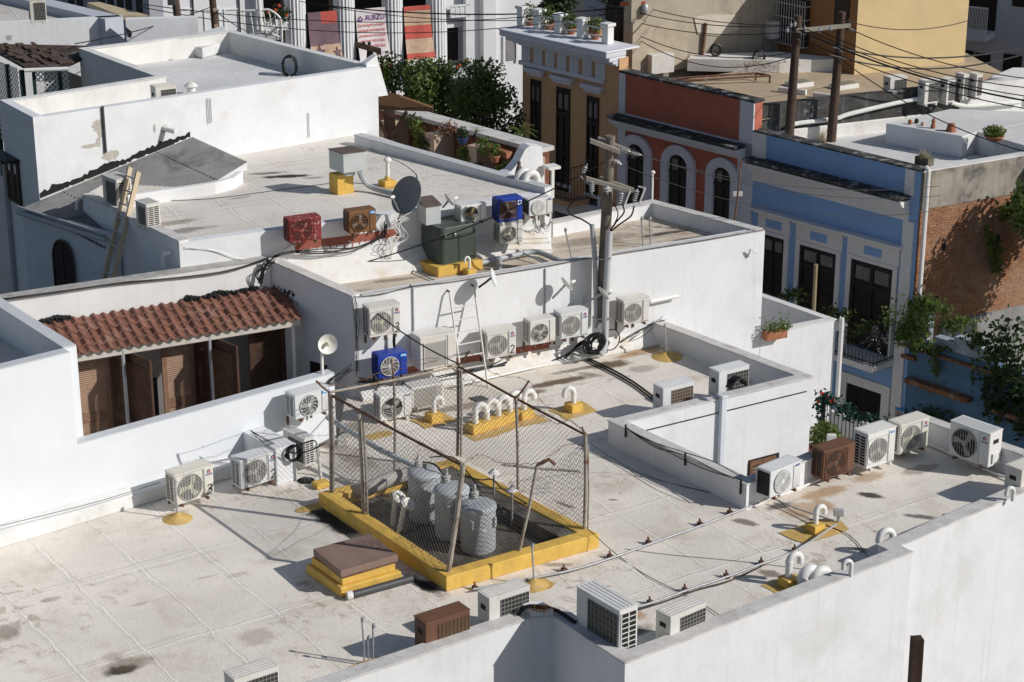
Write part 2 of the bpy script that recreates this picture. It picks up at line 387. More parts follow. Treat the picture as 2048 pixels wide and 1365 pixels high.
# ---- ground and street
g = MB(); g.quad((-160, -20, -7.6), (160, -20, -7.6), (160, 260, -7.6), (-160, 260, -7.6))
struct(g, 'ground', paint('asphalt', (.055, .055, .057), .9, .2, 3))
M_main = roofmat('main roof coating', (.81, .755, .675), 56, [
    st(242, 1340, 0, .3, .17, 65, .97, 'd'), st(255, 1328, 0, .4, .26, 60, .6, 'b'), st(1742, 991, 0, .26, .12, 115, .92, 'd'), st(1490, 1045, 0, .26, .12, 120, .8, 'b'),
    st(1843, 1034, 0, .32, .1, 105, .75, 'd'), st(655, 1036, 0, .6, .26, 140, 1, 'd'), st(685, 1058, 0, .4, .2, 140, .95, 'd'), st(845, 1170, 0, .5, .13, 140, .97, 'd'), st(860, 1172, 0, .3, .18, 140, .9, 'd'),
    st(1541, 1148, 0, .24, .14, 120, .75, 'b'), st(1720, 1100, 0, .16, .1, 110, .6, 'b'), st(1115, 765, 0, .9, .16, 62, .95, 'b'), st(1220, 730, 0, .5, .22, 70, .95, 'b'), st(1160, 738, 0, .8, .1, 62, .7, 'b'), st(1010, 800, 0, .5, .2, 62, .8, 'b'), st(1255, 712, 0, .35, .12, 62, .7, 'r'), st(960, 830, 0, .4, .12, 62, .5, 'b'),
    st(1040, 790, 0, .7, .17, 62, .95, 'b'), st(1290, 700, 0, .5, .25, 62, .75, 'r'), st(1180, 750, 0, .3, .14, 110, .6, 'b'), st(920, 815, 0, .8, .18, 62, .65, 'b'), st(1285, 738, 0, .35, .2, 62, .45, 'b'),
    st(1610, 1020, 0, .5, .3, 60, .6, 'r'), st(1650, 985, 0, .6, .2, 60, .7, 'r'), st(1735, 955, 0, .4, .2, 60, .6, 'r'), st(1560, 1012, 0, .3, .14, 60, .8, 'd'), st(1650, 1010, 0, .16, .4, 60, .6, 'r'),
    st(10, 1265, 0, .25, .3, 60, .6, 'b'), st(515, 1275, 0, .33, .3, 60, .55, 't'), st(225, 1313, 0, .18, .14, 60, .5, 't'), st(640, 880, 0, .6, .35, 130, .95, 'b'), st(690, 860, 0, .5, .4, 60, .6, 'b'),
    st(700, 910, 0, .9, .3, 140, .5, 'b'), st(1227, 862, 0, .2, .09, 110, .8, 'b'), st(1225, 1000, 0, .1, .05, 100, .7, 'b'), st(1110, 1130, 0, .3, .08, 90, .6, 'b'), st(280, 1208, 0, .18, .06, 60, .5, 't'), st(475, 1150, 0, .2, .1, 60, .45, 't'),
    st(100, 1200, 0, .18, .09, 60, .45, 'b'), st(410, 1155, 0, .25, .05, 60, .4, 't'), st(1840, 940, 0, .5, .18, 60, .55, 'b'), st(1760, 1065, 0, .2, .08, 110, .4, 'b'), st(1205, 915, 0, .2, .06, 90, .3, 'b'), st(1130, 1010, 0, .25, .06, 130, .7, 'd'), st(340, 1030, 0, .4, .1, 56, .3, 'b'), st(570, 1110, 0, .45, .3, 56, .3, 't'),
    st(1270, 1230, 0, .2, .2, 60, .7, 'r'), st(1260, 1265, 0, .4, .2, 60, .8, 'd'),
])
M_r1 = roofmat('stained roof coating', (.66, .58, .48), 62, [
    st(1330, 467, 1.72, .7, .12, 62, .85, 'd'), st(1395, 478, 1.72, .7, .2, 62, .7, 'd'), st(1060, 470, 1.72, 1.4, .3, 62, .5, 'r'), st(790, 560, 1.72, .6, .12, 70, .6, 'b'), st(730, 525, 1.72, .5, .1, 62, .75, 'd'), st(700, 585, 1.72, .5, .12, 62, .4, 'b'),
    st(1190, 480, 1.72, 1.2, .3, 62, .5, 'b'), st(1000, 540, 1.72, .8, .2, 62, .5, 'b'), st(650, 548, 1.72, .5, .12, 62, .5, 'r'), st(860, 575, 1.72, .4, .1, 62, .4, 'y')], bcol=(.36, .25, .15), blot=.75)
M_r2 = roofmat('upper roof coating', (.72, .68, .62), 62, [
    st(575, 353, 2.85, .6, .15, 80, 1, 'd'), st(535, 347, 2.85, .5, .12, 75, .7, 'd'), st(628, 356, 2.85, .3, .1, 80, .5, 'd'), st(340, 447, 2.85, .7, .2, 60, .6, 'b'), st(365, 462, 2.85, .5, .2, 60, .6, 'd'), st(415, 455, 2.85, .3, .1, 62, .4, 'b'), st(480, 396, 2.85, .3, .07, 62, .4, 'd'),
    st(700, 380, 2.85, .25, .12, 60, .3, 'y')], blot=.35)
M_r3 = roofmat('white roof coating', (.70, .70, .69), 53, [st(560, 137, 4.4, .5, .1, 62, .4, 'r')], blot=.16, bcol=(.5, .47, .42))

# ---- main lower building
B0 = thing('flat_roof_building', 'large white flat roofed building in the foreground carrying the yellow edged cage', 'building', (0, 30, -7.6))
a1 = P(1065, 1236, .35); a0 = a1-dv(54.6)*9; a2 = P(1107, 1233, .35); a3 = P(1250, 1328, .35); a4 = P(1824, 1106, .35)
a5 = P(1799, 1094, .35); a6 = P(2048, 985, .35); a7 = a6+dv(52)*3.05
FRONT = [a0, a1, a2, a3, a4, a5, a6, a7]
c5 = P(1320, 642, .45); c4 = P(1625, 755, .45); c2 = P(1250, 845, .45); c1 = P(1493, 957, .45); ck = P(1627, 903, .45); b1 = P(1852, 833, .45); b2 = P(2048, 902, .45); b3 = a7+Vector((0, 0, .1))
PAT = [c5, c4, c2, c1, ck, b1, b2, b3]
W0p = P(0, 1060, .2); W1p = P(486, 915, .2); WP = PL(W0p, W1p)
wl = WP.pt(-6, 0); wr = WP.pt(6.6, 0)
roofpoly = [a0, a1, a2, a3, a4, a5, a6, a7, b3, b2, b1, ck, c1, c2, c4, c5, P(1320, 642, .45)+dv(-40)*.8, P(705, 700, 0), wr, wl]
mb = MB(); slab(mb, roofpoly, 0, .3); mb.build('roof', M_main, B0)
mb = MB(); chain(mb, FRONT, .24, -7.6); mb.ext([Vector((p.x, p.y, .35)) for p in (a1-dv(54.6)*.02, a2, a2+dv(145)*-.0+dv(-35)*.3, a1+dv(-35)*.32)], (0, 0, .12)); mb.build('wall', M_white, B0)
mb = MB(); chain(mb, FRONT, .24, None, .025, .012); mb.build('coping', M_coping, B0, bevel=.008)
mb = MB(); chain(mb, PAT, -.2, -4.5); mb.build('wall', M_white, B0)
mb = MB(); chain(mb, PAT, -.2, None, .025, .012); mb.build('coping', M_coping, B0, bevel=.008)
# low roof side apron along the parapet that overlooks the patio
CW = PL(c2, c4)
mb = MB()
for xa, xb in ((1280, 1437), (1449, 1612)):
    ua = CW.uz(xa, 872-(xa-1280)*.24)[0]; ub = CW.uz(xb, 872-(xb-1280)*.24)[0]
    mb.obox(CW.pt(ua, .19, 0), CW.d*(ub-ua), CW.n*.018, UP*.014)
mb.build('drip_strip', M_slot, B0)
u, z = CW.uz(1443, 800)
mb = MB(); mb.obox(CW.pt(u-.06, -3, .0), CW.d*.12, CW.n*.1, UP*3.5); mb.obox(CW.pt(u-.075, .5, -.02), CW.d*.15, CW.n*.14, UP*.05); mb.build('downspout_box', paint('pale grey blue trim', (.66, .7, .74), .6, .04), B0, bevel=.01)
u0, z1 = CW.uz(1497, 921); u1, z2 = CW.uz(1558, 903)
wn = MB(); wn.obox(CW.pt(u0, z1-1.3, .002), CW.d*(u1-u0), CW.n*.012, UP*1.3); wn = wn.build('window', M_slot, B0)
um = (u0+u1)/2
mb = MB(); louv = MB()
for k in (0, 1):
    ua = u0+.015+k*(u1-u0-.1)/2; w = (u1-u0-.12)/2
    mb.obox(CW.pt(ua, z1-1.28, .015), CW.d*.06, CW.n*.03, UP*1.25); mb.obox(CW.pt(ua+w-.06, z1-1.28, .015), CW.d*.06, CW.n*.03, UP*1.25); mb.obox(CW.pt(ua+.06, z1-.12, .015), CW.d*(w-.12), CW.n*.03, UP*.09)
    for j in range(16): louv.obox(CW.pt(ua+.06, z1-.18-j*.07, .016), CW.d*(w-.12), CW.n*.02+UP*-.03, UP*.012)
wf = mb.build('frame', M_woodmid, wn); louv.build('louvre', M_woodmid, wn)

# ---- rooftop block M (stained roof with the pole in front)
B1 = thing('rooftop_block', 'white roof block with stained flat roof behind the utility pole and ladder', 'building', (1, 38, -7.6))
ZM = 2.0
m1 = P(705, 597, ZM); m2 = P(1530, 462, ZM); m3 = P(1305, 401, ZM+.02); m4 = P(1095, 443, ZM+.02); ZRM = ZM-.28; m0 = P(535, 521, ZM)
MP = PL(m1, m2)
mb = MB(); slab(mb, [m1, m2, m3, m4, P(1103, 440, ZRM), m0+dv(62)*1.2+dv(-40)*1.2, m0+dv(-40)*.3], ZRM, .3); mb.build('roof', M_r1, B1)
mb = MB()
front = MP
mb.obox(MP.pt(0, -7.6, -.25), MP.d*MP.L, MP.n*.25, UP*(7.6+ZM)); mb.build('wall', M_white, B1)
m0 = P(535, 521, 2.32); ml = PL(m0, m1); mb = MB(); ML = [m0, ml.pt(ml.L-.004, ZM+.02)]; chain(mb, ML, .2, -7.6); mb.build('wall', M_white, B1)
mb = MB(); q2 = Vector((m2.x, m2.y, ZM+.02))+dv(-44)*.075; chain(mb, [q2, m3, m4], .2, -7.6); mb.build('parapet', M_white, B1)
mb = MB(); chain(mb, [q2, m3, m4], .2, None, .02, .01); mb.build('coping', M_coping, B1)
mb = MB(); chain(mb, ML, .2, None, .03, .01); mb.obox(MP.pt(.2, ZM, -.12), MP.d*(MP.L-.22), MP.n*.13, UP*.025); mb.build('coping', M_coping, B1, bevel=.006)
# sloped flashing against the upper wall is part of the upper block below
# base flashing along the main roof
mb = MB()
ua = .05
mb.ext([MP.pt(ua, .01, 0), MP.pt(ua, .01, .26), MP.pt(ua, .06, .26), MP.pt(ua, .3, 0)], MP.d*(MP.uz(1318, 650)[0]-ua)); mb.build('base_flashing', M_flash, B1)
mb = MB()
for ua, ub in ((1.05, 2.75), (3.05, 4.2)): mb.ribbon([MP.pt(ua, .36, .0), MP.pt((ua+ub)/2, .35, 0), MP.pt(ub, .38, 0)], .16, MP.n, .004)
mb.build('old_paint_band', paint('old red band', (.32, .1, .07), .8, .2, 6, spots=(.6, .58, .55), ssc=8, sth=.6), B1)
# roof terrace wall right of the block
pz = MP.uz(1672, 640)[1]
s1 = MP.px(1525, 678); s2 = MP.px(1672, 640); s3 = P(1527, 590, pz)
B1b = thing('terrace_wall', 'low white terrace wall with a flower box, right of the stained roof block', 'wall', (6.5, 41, -7.6))
mb = MB(); s2b = s2.copy(); chain(mb, [MP.pt(MP.L+.012, pz), Vector((s2.x, s2.y, pz)), s3, s3+dv(-39)*3], .15, -7.6); mb.build('wall', M_white, B1b)
mb = MB(); chain(mb, [MP.pt(MP.L+.012, pz), Vector((s2.x, s2.y, pz)), s3, s3+dv(-39)*3], .15, None, .02, .008); mb.build('coping', M_whiteold, B1b)
mb = MB(); slab(mb, [MP.pt(MP.L, 0, -.1), s2, s3+dv(-39)*3, MP.pt(MP.L, 0, -5)], pz-1.0, .1); mb.build('floor', M_coping, B1b)
pin = PL(s3, s2)
# street-side drain pipe at the corner
pp = MP.pt(MP.L+2.05, 0, .0)
sd = PL(s2, s3)

# ---- upper block R2
B2 = thing('rooftop_block', 'white upper roof block whose front edge carries coloured air conditioners', 'building', (-3, 41, -7.6))
ZR = 2.85
n1 = P(358, 487, ZR); n2 = P(1103, 385, ZR); n3 = P(722, 268, ZR+.22); n0 = P(165, 393, ZR); n2t = P(1103, 385, ZR)
NP = PL(n1, n2)
TB = P(722, 268, ZR)
mb = MB(); slab(mb, [n0, n1, n2, P(722, 262, ZR), P(430, 298, ZR)+dv(-40)*.3, P(250, 345, ZR)], ZR, .3); mb.build('roof', M_r2, B2)
mb = MB(); mb.obox(NP.pt(0, -7.6, -.22), NP.d*NP.L, NP.n*.22, UP*(7.6+ZR+.006)); mb.build('wall', M_white, B2)
nl = PL(n0, n1); mb = MB(); mb.obox(nl.pt(0, -7.6, -.2), nl.d*(nl.L-.004), nl.n*.2, UP*(7.6+ZR+.03)); mb.build('wall', M_white, B2)
mb = MB(); mb.obox(nl.pt(0, ZR+.03, -.215), nl.d*(nl.L), nl.n*.225, UP*.02); mb.build('coping', M_coping, B2)
mb = MB(); chain(mb, [n2+UP*.12, n3], .2, -7.6); mb.build('parapet', M_white, B2)
mb = MB(); chain(mb, [n2+UP*.12, n3], .2, None, .02, .01); mb.build('coping', paint('grey coping', (.52, .53, .54), .8, .1, 4), B2)
# stepped flashing between the two roofs
mb = MB(); uL = NP.uz(560, 500)[0]
uL = NP.uz(548, 500)[0]+.8
mb.ext([NP.pt(uL-.8, ZRM-.02, 0), NP.pt(uL-.8, ZRM-.02, .45), NP.pt(uL-.8, ZRM+.12, .4), NP.pt(uL-.8, ZRM+.42, .05), NP.pt(uL-.8, ZRM+.44, 0)], NP.d*(NP.L-uL+.6)); mb.build('base_flashing', M_flash, B2)
mb = MB()
ua, ub = NP.uz(590, 500)[0], NP.uz(800, 470)[0]
mb.ribbon([NP.pt(ua, ZM+.47, 0), NP.pt((ua+ub)/2, ZM+.45, 0), NP.pt(ub, ZM+.46, 0)], .17, NP.n, .004)
for k in range(16):
    u = ua+(ub-ua)*k/15+.02*math.sin(k*5); h = .05+.1*((k*37) % 10)/10
    mb.ribbon([NP.pt(u, ZM+.4, 0), NP.pt(u, ZM+.4-h, 0)], .025, NP.n, .0045)
mb.build('old_paint_band', MC['old red band'], B2)

# ---- tower block T
B3 = thing('tower_block', 'tall white plastered block with a parapet roof at upper left', 'building', (-7, 44, -7.6))
tb0 = P(430, 300, ZR); tb1 = P(722, 268, ZR); TT = PL(tb0, tb1)
# fix plane through the base line but with the slope of the top edge
TTd = dv(53.5); TT = PL(tb1-TTd*8, tb1)
zt = TT.uz(720, 137)[1]
t1 = TT.px(66, 240); zt1 = TT.uz(66, 240)[1]; t2 = TT.px(755, 132); zt2 = TT.uz(755, 132)[1]
ZT = (zt1+zt2)/2
mb = MB()
zp = ZT
t3 = P(462, 62, zp); t4 = P(158, 98, zp); t5 = P(311, 154, zp); t6 = P(0, 203, zp)
T1 = TT.pt(TT.uz(66, 240)[0], ZT); T2 = TT.pt(TT.uz(755, 132)[0], ZT)
t7 = t6+dv(-127)*.0
slab(mb, [T1, T2, t3, t4, t5, t6], ZT-.5, .3); mb.build('roof', M_r3, B3)
mb = MB(); mb.obox(TT.pt(TT.uz(66, 240)[0], -7.6, -.2), TT.d*(TT.uz(755, 132)[0]-TT.uz(66, 240)[0]), TT.n*.2, UP*(7.6+ZT+.01)); mb.build('wall', paint('tower plaster', (.755, .765, .785), .8, .05, 1.5, dirt=(.6, .58, .54), dsc=1.3, damt=.35, streak=.08, scol=(.55, .55, .55), bump=.25, bsc=6), B3)
mb = MB(); chain(mb, [T2+dv(-43)*.05, t3, t4, t5, t6], .17, -7.6); mb.build('parapet', paint('cream white parapet', (.76, .745, .71), .8, .06, 2, dirt=(.55, .5, .42), dsc=1.5, damt=.4, streak=.15), B3); tl = PL(t6, T1); mb = MB(); mb.obox(tl.pt(0, -7.6, -.2), tl.d*(tl.L-.003), tl.n*.2, UP*(7.6+ZT+.03)); mb.build('wall', MC['tower plaster'], B3)
mb = MB(); chain(mb, [T2+dv(-43)*.05, t3, t4, t5, t6], .17, None, .02, .012); mb.build('coping', M_whiteold, B3, bevel=.008)
# raised hump of roof deck in the far corner
ZTr = ZT-.5; h0 = P(383, 112, ZTr); h1 = P(405, 119, ZTr); h2 = P(472, 100, ZTr); h3 = P(455, 72, ZTr); h4 = P(383, 95, ZTr)
mb = MB(); mb.ext([h0, h1, h2, h3+dv(-40)*.2, h4+dv(-40)*.15], (0, 0, .26)); mb.build('roof_step', M_r3, B3, bevel=.06, seg=3)
# right hand gable flap
mb = MB(); uz = [TT.uz(*q) for q in ((735, 128), (756, 112), (779, 192), (748, 196))]
mb.ext([TT.pt(u, z, -.06) for u, z in uz], TT.n*-.18); mb.build('gable_wall', M_white, B3)
# exposed plaster patches, tar line above the lean-to
mb = MB()
def blob(plane, x, y, rx, ry, off=.003, n=18, seed=1):
    rg = random.Random(seed); u, z = plane.uz(x, y); return [plane.pt(u+rx*math.cos(a*6.283/n)*rg.uniform(.75, 1.2), z+ry*math.sin(a*6.283/n)*rg.uniform(.7, 1.25), off) for a in range(n)]
for (x, y, rx, ry, s_) in ((196, 252, .13, .15, 1), (200, 268, .06, .12, 2), (197, 285, .06, .1, 3), (182, 292, .2, .05, 4), (220, 311, .2, .11, 5), (330, 258, .1, .08, 6), (309, 257, .03, .1, 7)):
    mb.add(blob(TT, x, y, rx, ry, .003+.0004*s_, 18, s_), [tuple(range(18))])
mb.build('bare_plaster_patch', paint('bare plaster', (.5, .47, .41), .9, .15, 9, bump=.4, bsc=30), B3)
mb = MB(); rg = random.Random(3); up_, lo = [], []
for i in range(61):
    k = i/60; x = 80+300*k; y = 393-123*k
    u, z = TT.uz(x, y); w = .05+.05*math.sin(k*9+1)**2
    up_.append((u, z+w*rg.uniform(.5, 1.6))); lo.append((u, z-w*rg.uniform(.3, 1.4)))
vs = [TT.pt(u, z, .012) for u, z in up_]+[TT.pt(u, z, .012) for u, z in lo]
mb.add(vs, [(i, 61+i, 62+i, i+1) for i in range(60)])
mb.build('tar_seal', M_tar, B3)
mb = MB()
A_ = TT.px(80, 403); Bq = TT.px(380, 281); mb.tube([A_+TT.n*.02, Bq+TT.n*.02], .06, 8); mb.build('flashing', M_flash, B3, smooth=True)
# narrow window and ledge on the shaded side
wl_ = thing('x', 'x', 'x'); bpy.data.objects.remove(wl_)
u0, z1 = tl.uz(15, 312); u1, z0 = tl.uz(46, 412)
mb = MB(); mb.obox(tl.pt(u0, z0, .004), tl.d*(u1-u0), tl.n*.03, UP*(z1-z0)); wn = mb.build('window', M_slot, B3)
mb = MB(); lv = MB(); w = (u1-u0)
for k in (0, .5):
    mb = MB(); lv = MB()
    for f in (0, .4): mb.obox(tl.pt(u0+w*(k+f), z0, .035), tl.d*w*.1, tl.n*.03, UP*(z1-z0))
    for f in (0, .62, .93): mb.obox(tl.pt(u0+w*(k+.1), z0+(z1-z0)*f, .035), tl.d*w*.3, tl.n*.03, UP*(z1-z0)*.07)
    for j in range(12): lv.obox(tl.pt(u0+w*(k+.1), z0+(z1-z0)*(.09+j*.043), .036), tl.d*w*.3, tl.n*.02-UP*.015, UP*.01)
    mb.build('frame', M_wood, wn); lv.build('louvre', M_wood, wn)
mb = MB()
for k in (0, .5): mb.obox(tl.pt(u0+w*(k+.12), z0+(z1-z0)*.7, .036), tl.d*w*.26, tl.n*.006, UP*(z1-z0)*.22)
mb.build('pane', M_paper, wn)
mb = MB(); mb.obox(tl.pt(u0-.35, z1+.02, .0), tl.d*(u1-u0+.4), tl.n*.3, UP*.05); mb.build('ledge', M_black, B3, bevel=.01)

# ---- lean-to with corrugated sheet roof
B4 = thing('lean_to_house', 'small shaded house with sloping grey sheet metal roof and one arched window', 'house', (-9.5, 38, -7.6))
A_ = TT.px(80, 400)+TT.n*.02; Bq = TT.px(383, 275)+TT.n*.02; Cq = P(494, 325, 3.16); ed = (Cq-Bq)
A2 = A_-(Bq-A_)*.11; D2 = A2+ed*1.5; D2.z = A2.z-.02; C2 = Bq+ed
mb = MB(); nr = 44
run = (Bq-A2)
nn = run.cross(ed).normalized()
if nn.z < 0: nn = -nn
vs = []; fs = []
for j in range(nr*2+1):
    k = j/(nr*2); off = nn*(.012 if j % 2 else -.012)
    e = ed*(1.5-.5*k)
    vs += [A2+run*k*1+off*0, A2+run*k+e+off*0]
    vs[-2] = A2+(ed*0)+run*k; vs[-1] = A2+run*k+e
# ribs run down the slope, so build them across the width
vs = []; 
for j in range(nr+1):
    k = j/nr; off = nn*(.03 if j % 2 else 0)
    vs += [A2+ed*(1.5*k)+off, Bq+ed*k+off]
fs = [(2*j, 2*j+2, 2*j+3, 2*j+1) for j in range(nr)]
mb.add(vs, fs)
mb.build('roof', paint('grey sheet metal', (.2, .2, .2), .5, .2, 1.5, dirt=(.075, .07, .068), dsc=1.2, damt=.9, streak=.3, scol=(.08, .08, .08)), B4)
mb = MB()
for k in (.22, .5, .78): mb.tube([A2+run*k+nn*.012, A2+run*k+ed*(1.5-.5*k)+nn*.02], .008, 4)
mb.build('sheet_seam', M_slot, B4)
mb = MB(); lw = PL(A2, D2); mb.obox(lw.pt(-.1, -7.6, -.25), lw.d*(lw.L+.3), lw.n*.2, UP*(7.6+A2.z-.1)); mb.build('wall', paint('blue grey plaster', (.62, .64, .68), .8, .1, 1.5, dirt=(.4, .4, .42), dsc=1.5, damt=.4, bump=.2), B4)
mb = MB(); mb.tube([lw.pt(-.15, A2.z-.12, .05), lw.pt(lw.L+.1, A2.z-.16, .05)], .055, 8); mb.tube([lw.pt(-.15, A2.z-.02, .02), lw.pt(lw.L+.1, A2.z-.05, .02)], .03, 8); mb.build('gutter', M_greypipe, B4)
u0, zz = lw.uz(112, 560); u1, _ = lw.uz(150, 560)
mb = MB(); zc = lw.uz(130, 520)[1]; uc = (u0+u1)/2; rr = abs(u1-u0)/2
pol = [(uc+rr*math.cos(a*math.pi/12), zc+rr*1.3*math.sin(a*math.pi/12)) for a in range(13)]+[(uc-rr, zc-2), (uc+rr, zc-2)]
mb.ext([lw.pt(u, z, .002) for u, z in pol], lw.n*.02); wn = mb.build('window', M_glass, B4)
mb = MB(); mb.tube([lw.pt(u, z, .03) for u, z in pol[:13]]+[lw.pt(uc-rr, zc-2, .03)], .02, 6); mb.tube([lw.pt(uc, zc+rr*1.3, .03), lw.pt(uc, zc-2, .03)], .015, 6); mb.tube([lw.pt(uc+rr, zc, .03), lw.pt(uc+rr, zc-2, .03)], .02, 6); mb.build('frame', M_wood, wn)
mb = MB(); cu_ = [P(*q) for q in ((255, 392, ZR+.24), (350, 378, ZR+.24), (430, 366, ZR+.24), (468, 356, ZR+.24), (486, 343, ZR+.24))]
chain(mb, cu_, .14, ZR-.02); mb.build('curb', M_white, B4, bevel=.02, seg=3)
mb = MB(); f0_, f1_ = TT.uz(82, 408), TT.uz(381, 286); mb.ribbon([TT.pt(*f0_, .01), TT.pt((f0_[0]+f1_[0])/2, (f0_[1]+f1_[1])/2, .01), TT.pt(*f1_, .01)], .17, TT.n, .006); mb.build('flashing', M_flash, B4)
mb = MB(); mb.ext([Bq+ed*.97+run*.0, Bq+ed*1.0, A2+ed*1.0+run*.55, A2+ed*.9+run*.55], (0, 0, -.16)); mb.build('fascia', M_white, B4)
# open brown shutter in the little court
u0, z1 = nl.uz(165, 497)
mb = MB(); sp = P(172, 498, 1.0)
mb.obox(sp-UP*.62, dv(60)*.42, dv(-30)*.05, UP*.62)
single(mb, 'window_shutter', M_wood, 'dark brown open shutter in the narrow court under the leaning ladder', 'shutter')

# ---- terrace house on the left with tiled roof
B5 = thing('terrace_house', 'white house at left with a walled terrace, tiled roof and brown louvred doors', 'house', (-7, 32, -7.6))
M_Wwall = paint('smooth bluish white wall', (.72, .745, .775), .75, .03, 1.2, dirt=(.6, .62, .64), dsc=.8, damt=.25, streak=.08, scol=(.5, .5, .52))
uC, zL = WP.uz(140, 706); zPar = 1.28
mb = MB()
mb.ext([WP.pt(u, z) for u, z in ((-6, -7.5), (-6, zL), (uC, zL), (uC, zPar), (6.55, zPar), (6.55, -7.5))], -WP.n*.22); mb.build('wall', M_Wwall, B5)
lb = P(0, 617, zL); lc = WP.pt(uC, zL); LB = PL(lb, lc)
mb = MB(); mb.obox(LB.pt(-3, -7.5, -.22), LB.d*(3+LB.L-.23), LB.n*.22, UP*(7.5+zL-.002)); mb.build('wall', M_Wwall, B5)
mb = MB(); mb.obox(WP.pt(-6, zL, -.225), WP.d*(uC+6), WP.n*.23, UP*.02); mb.obox(LB.pt(-3, zL, -.225), LB.d*(3+LB.L-.25), LB.n*.23, UP*.02); mb.obox(WP.pt(uC+.003, zPar, -.225), WP.d*(6.55-uC), WP.n*.23, UP*.02); mb.build('coping', paint('pale grey coping', (.6, .62, .64), .7, .07, 3, dirt=(.45, .44, .42), dsc=3, damt=.3), B5, bevel=.006)
mb = MB(); slab(mb, [WP.pt(-6, 0), lc, LB.pt(-3, 0), WP.pt(-6, 0, -5)], zL-.55, .1); mb.build('roof', M_r2, B5)
# base ledge along the roof
mb = MB(); mb.ext([WP.pt(-6, .0, 0), WP.pt(-6, .3, 0), WP.pt(-6, .22, .22), WP.pt(-6, -.0, .24)], WP.d*(4.62+6)); mb.build('plinth', M_whiteold, B5, bevel=.02)
q = P(557, 893, .72); dq = q-WP.p; uq, oq = dq.dot(WP.d), dq.dot(WP.n)
mb = MB(); mb.obox(WP.pt(4.6, 0, .003), WP.d*.42, WP.n*oq, UP*.68); mb.build('plinth', M_white, B5, bevel=.02)
UPL, OPL = 4.6, oq
ZB = 2.35; BW = PL(P(0, 600, ZB), P(535, 521, ZB))
mb = MB(); mb.obox(BW.pt(-6, -7.5, -.25), BW.d*(6+BW.L+.05), BW.n*.25, UP*(7.5+ZB)); mb.build('wall', paint('back wall plaster', (.73, .73, .72), .8, .06, 1.5, dirt=(.55, .5, .44), dsc=1.2, damt=.4, streak=.1, bump=.2, bsc=9), B5)
mb = MB(); mb.obox(BW.pt(-6, ZB, -.26), BW.d*(6+BW.L), BW.n*.27, UP*.02); mb.build('coping', paint('grey weathered coping', (.42, .41, .39), .85, .2, 5, dirt=(.2, .19, .18), dsc=3, damt=.6), B5)
mb = MB(); slab(mb, [BW.pt(-2, 0, .0), WP.pt(-1, 0, -.2), WP.pt(6.5, 0, -.2), ml.pt(ml.L, 0, 0), BW.pt(BW.L, 0, 0)], -1.35, .2); mb.build('terrace_floor', paint('terrace tiles', (.35, .31, .28), .7, .1), B5)
# spanish tile roof
EO = 1.0; u_e0 = -1.0; u_e1 = BW.uz(601, 632, EO)[0]; zE = BW.uz(300, 684, EO)[1]; zK = BW.uz(300, 612)[1]
NC, NR = 34, 5; tw = (u_e1-u_e0)/NC; mb = MB(); vs = []; fs = []; per = 8
nu = NC*per; cols = nu+1
for r in range(NR):
    for e in (0, 1):
        v = (r+e*1.06)/NR; o = .02+(EO+.06)*v; zz = zK+(zE-zK)*v+(.036 if e == 1 else 0.0)
        for i in range(cols):
            u = u_e0+(u_e1-u_e0)*i/nu; ph = (i % per)/per
            w = math.sin(ph*math.pi*2); hgt = .034*w if w > 0 else .016*w
            jit = .012*math.sin(i//per*12.9+r*7.7)*math.sin(i//per*3.1+r)
            vs.append(BW.pt(u, zz+hgt+jit, o))
    b = r*2*cols
    for i in range(nu): fs.append((b+i, b+cols+i, b+cols+i+1, b+i+1))
for r in range(NR):   # drip faces
    b = len(vs); src = r*2*cols+cols
    for i in range(cols): p = vs[src+i].copy(); p.z -= .03; vs.append(p)
    for i in range(nu): fs.append((src+i, b+i, b+i+1, src+i+1))
mb.add(vs, fs)
mb.build('tiled_roof', paint('clay tile', (.235, .108, .076), .8, .25, 3, dirt=(.34, .22, .17), dsc=2.5, damt=.7, spots=(.12, .06, .045), ssc=5, sth=.58, bump=.3), B5)
mb = MB(); rg = random.Random(11)
for (x0_, x1_) in ((58, 135), (370, 515)):
    ua, ub = BW.uz(x0_, 640)[0], BW.uz(x1_, 590)[0]
    for k in range(160):
        if k == 0 and mb.v: mb.build('tar_seal', M_tar, B5); mb = MB()
        u = rg.uniform(ua, ub); a_ = BW.pt(u, zK+rg.uniform(-.02, .1)*(.5+.5*math.sin(u*5)**2), rg.uniform(.01, .09)); mb.lathe([(.001, -.02), (.035, -.005), (.03, .015), (.001, .02)], a_, 5)
mb.build('tar_seal', M_tar, B5); mb = MB()
for k in range(60): mb.leaf(ml.pt(ml.uz(*(lambda s_: (522+s_*75, 582+s_*52))(rg.random()))[0], zK-.3*rg.random(), .02)+UP*.05, .09, rg, ml.n, .2)
mb.build('tar_seal', M_tar, B5)
mb = MB(); mb.obox(BW.pt(u_e0, zE-.17, EO-.13), BW.d*(u_e1-u_e0), BW.n*.12, UP*.15); mb.build('eave_beam', paint('cream eave', (.58, .54, .48), .7, .08, 3, dirt=(.35, .3, .25), dsc=3, damt=.4), B5, bevel=.01)
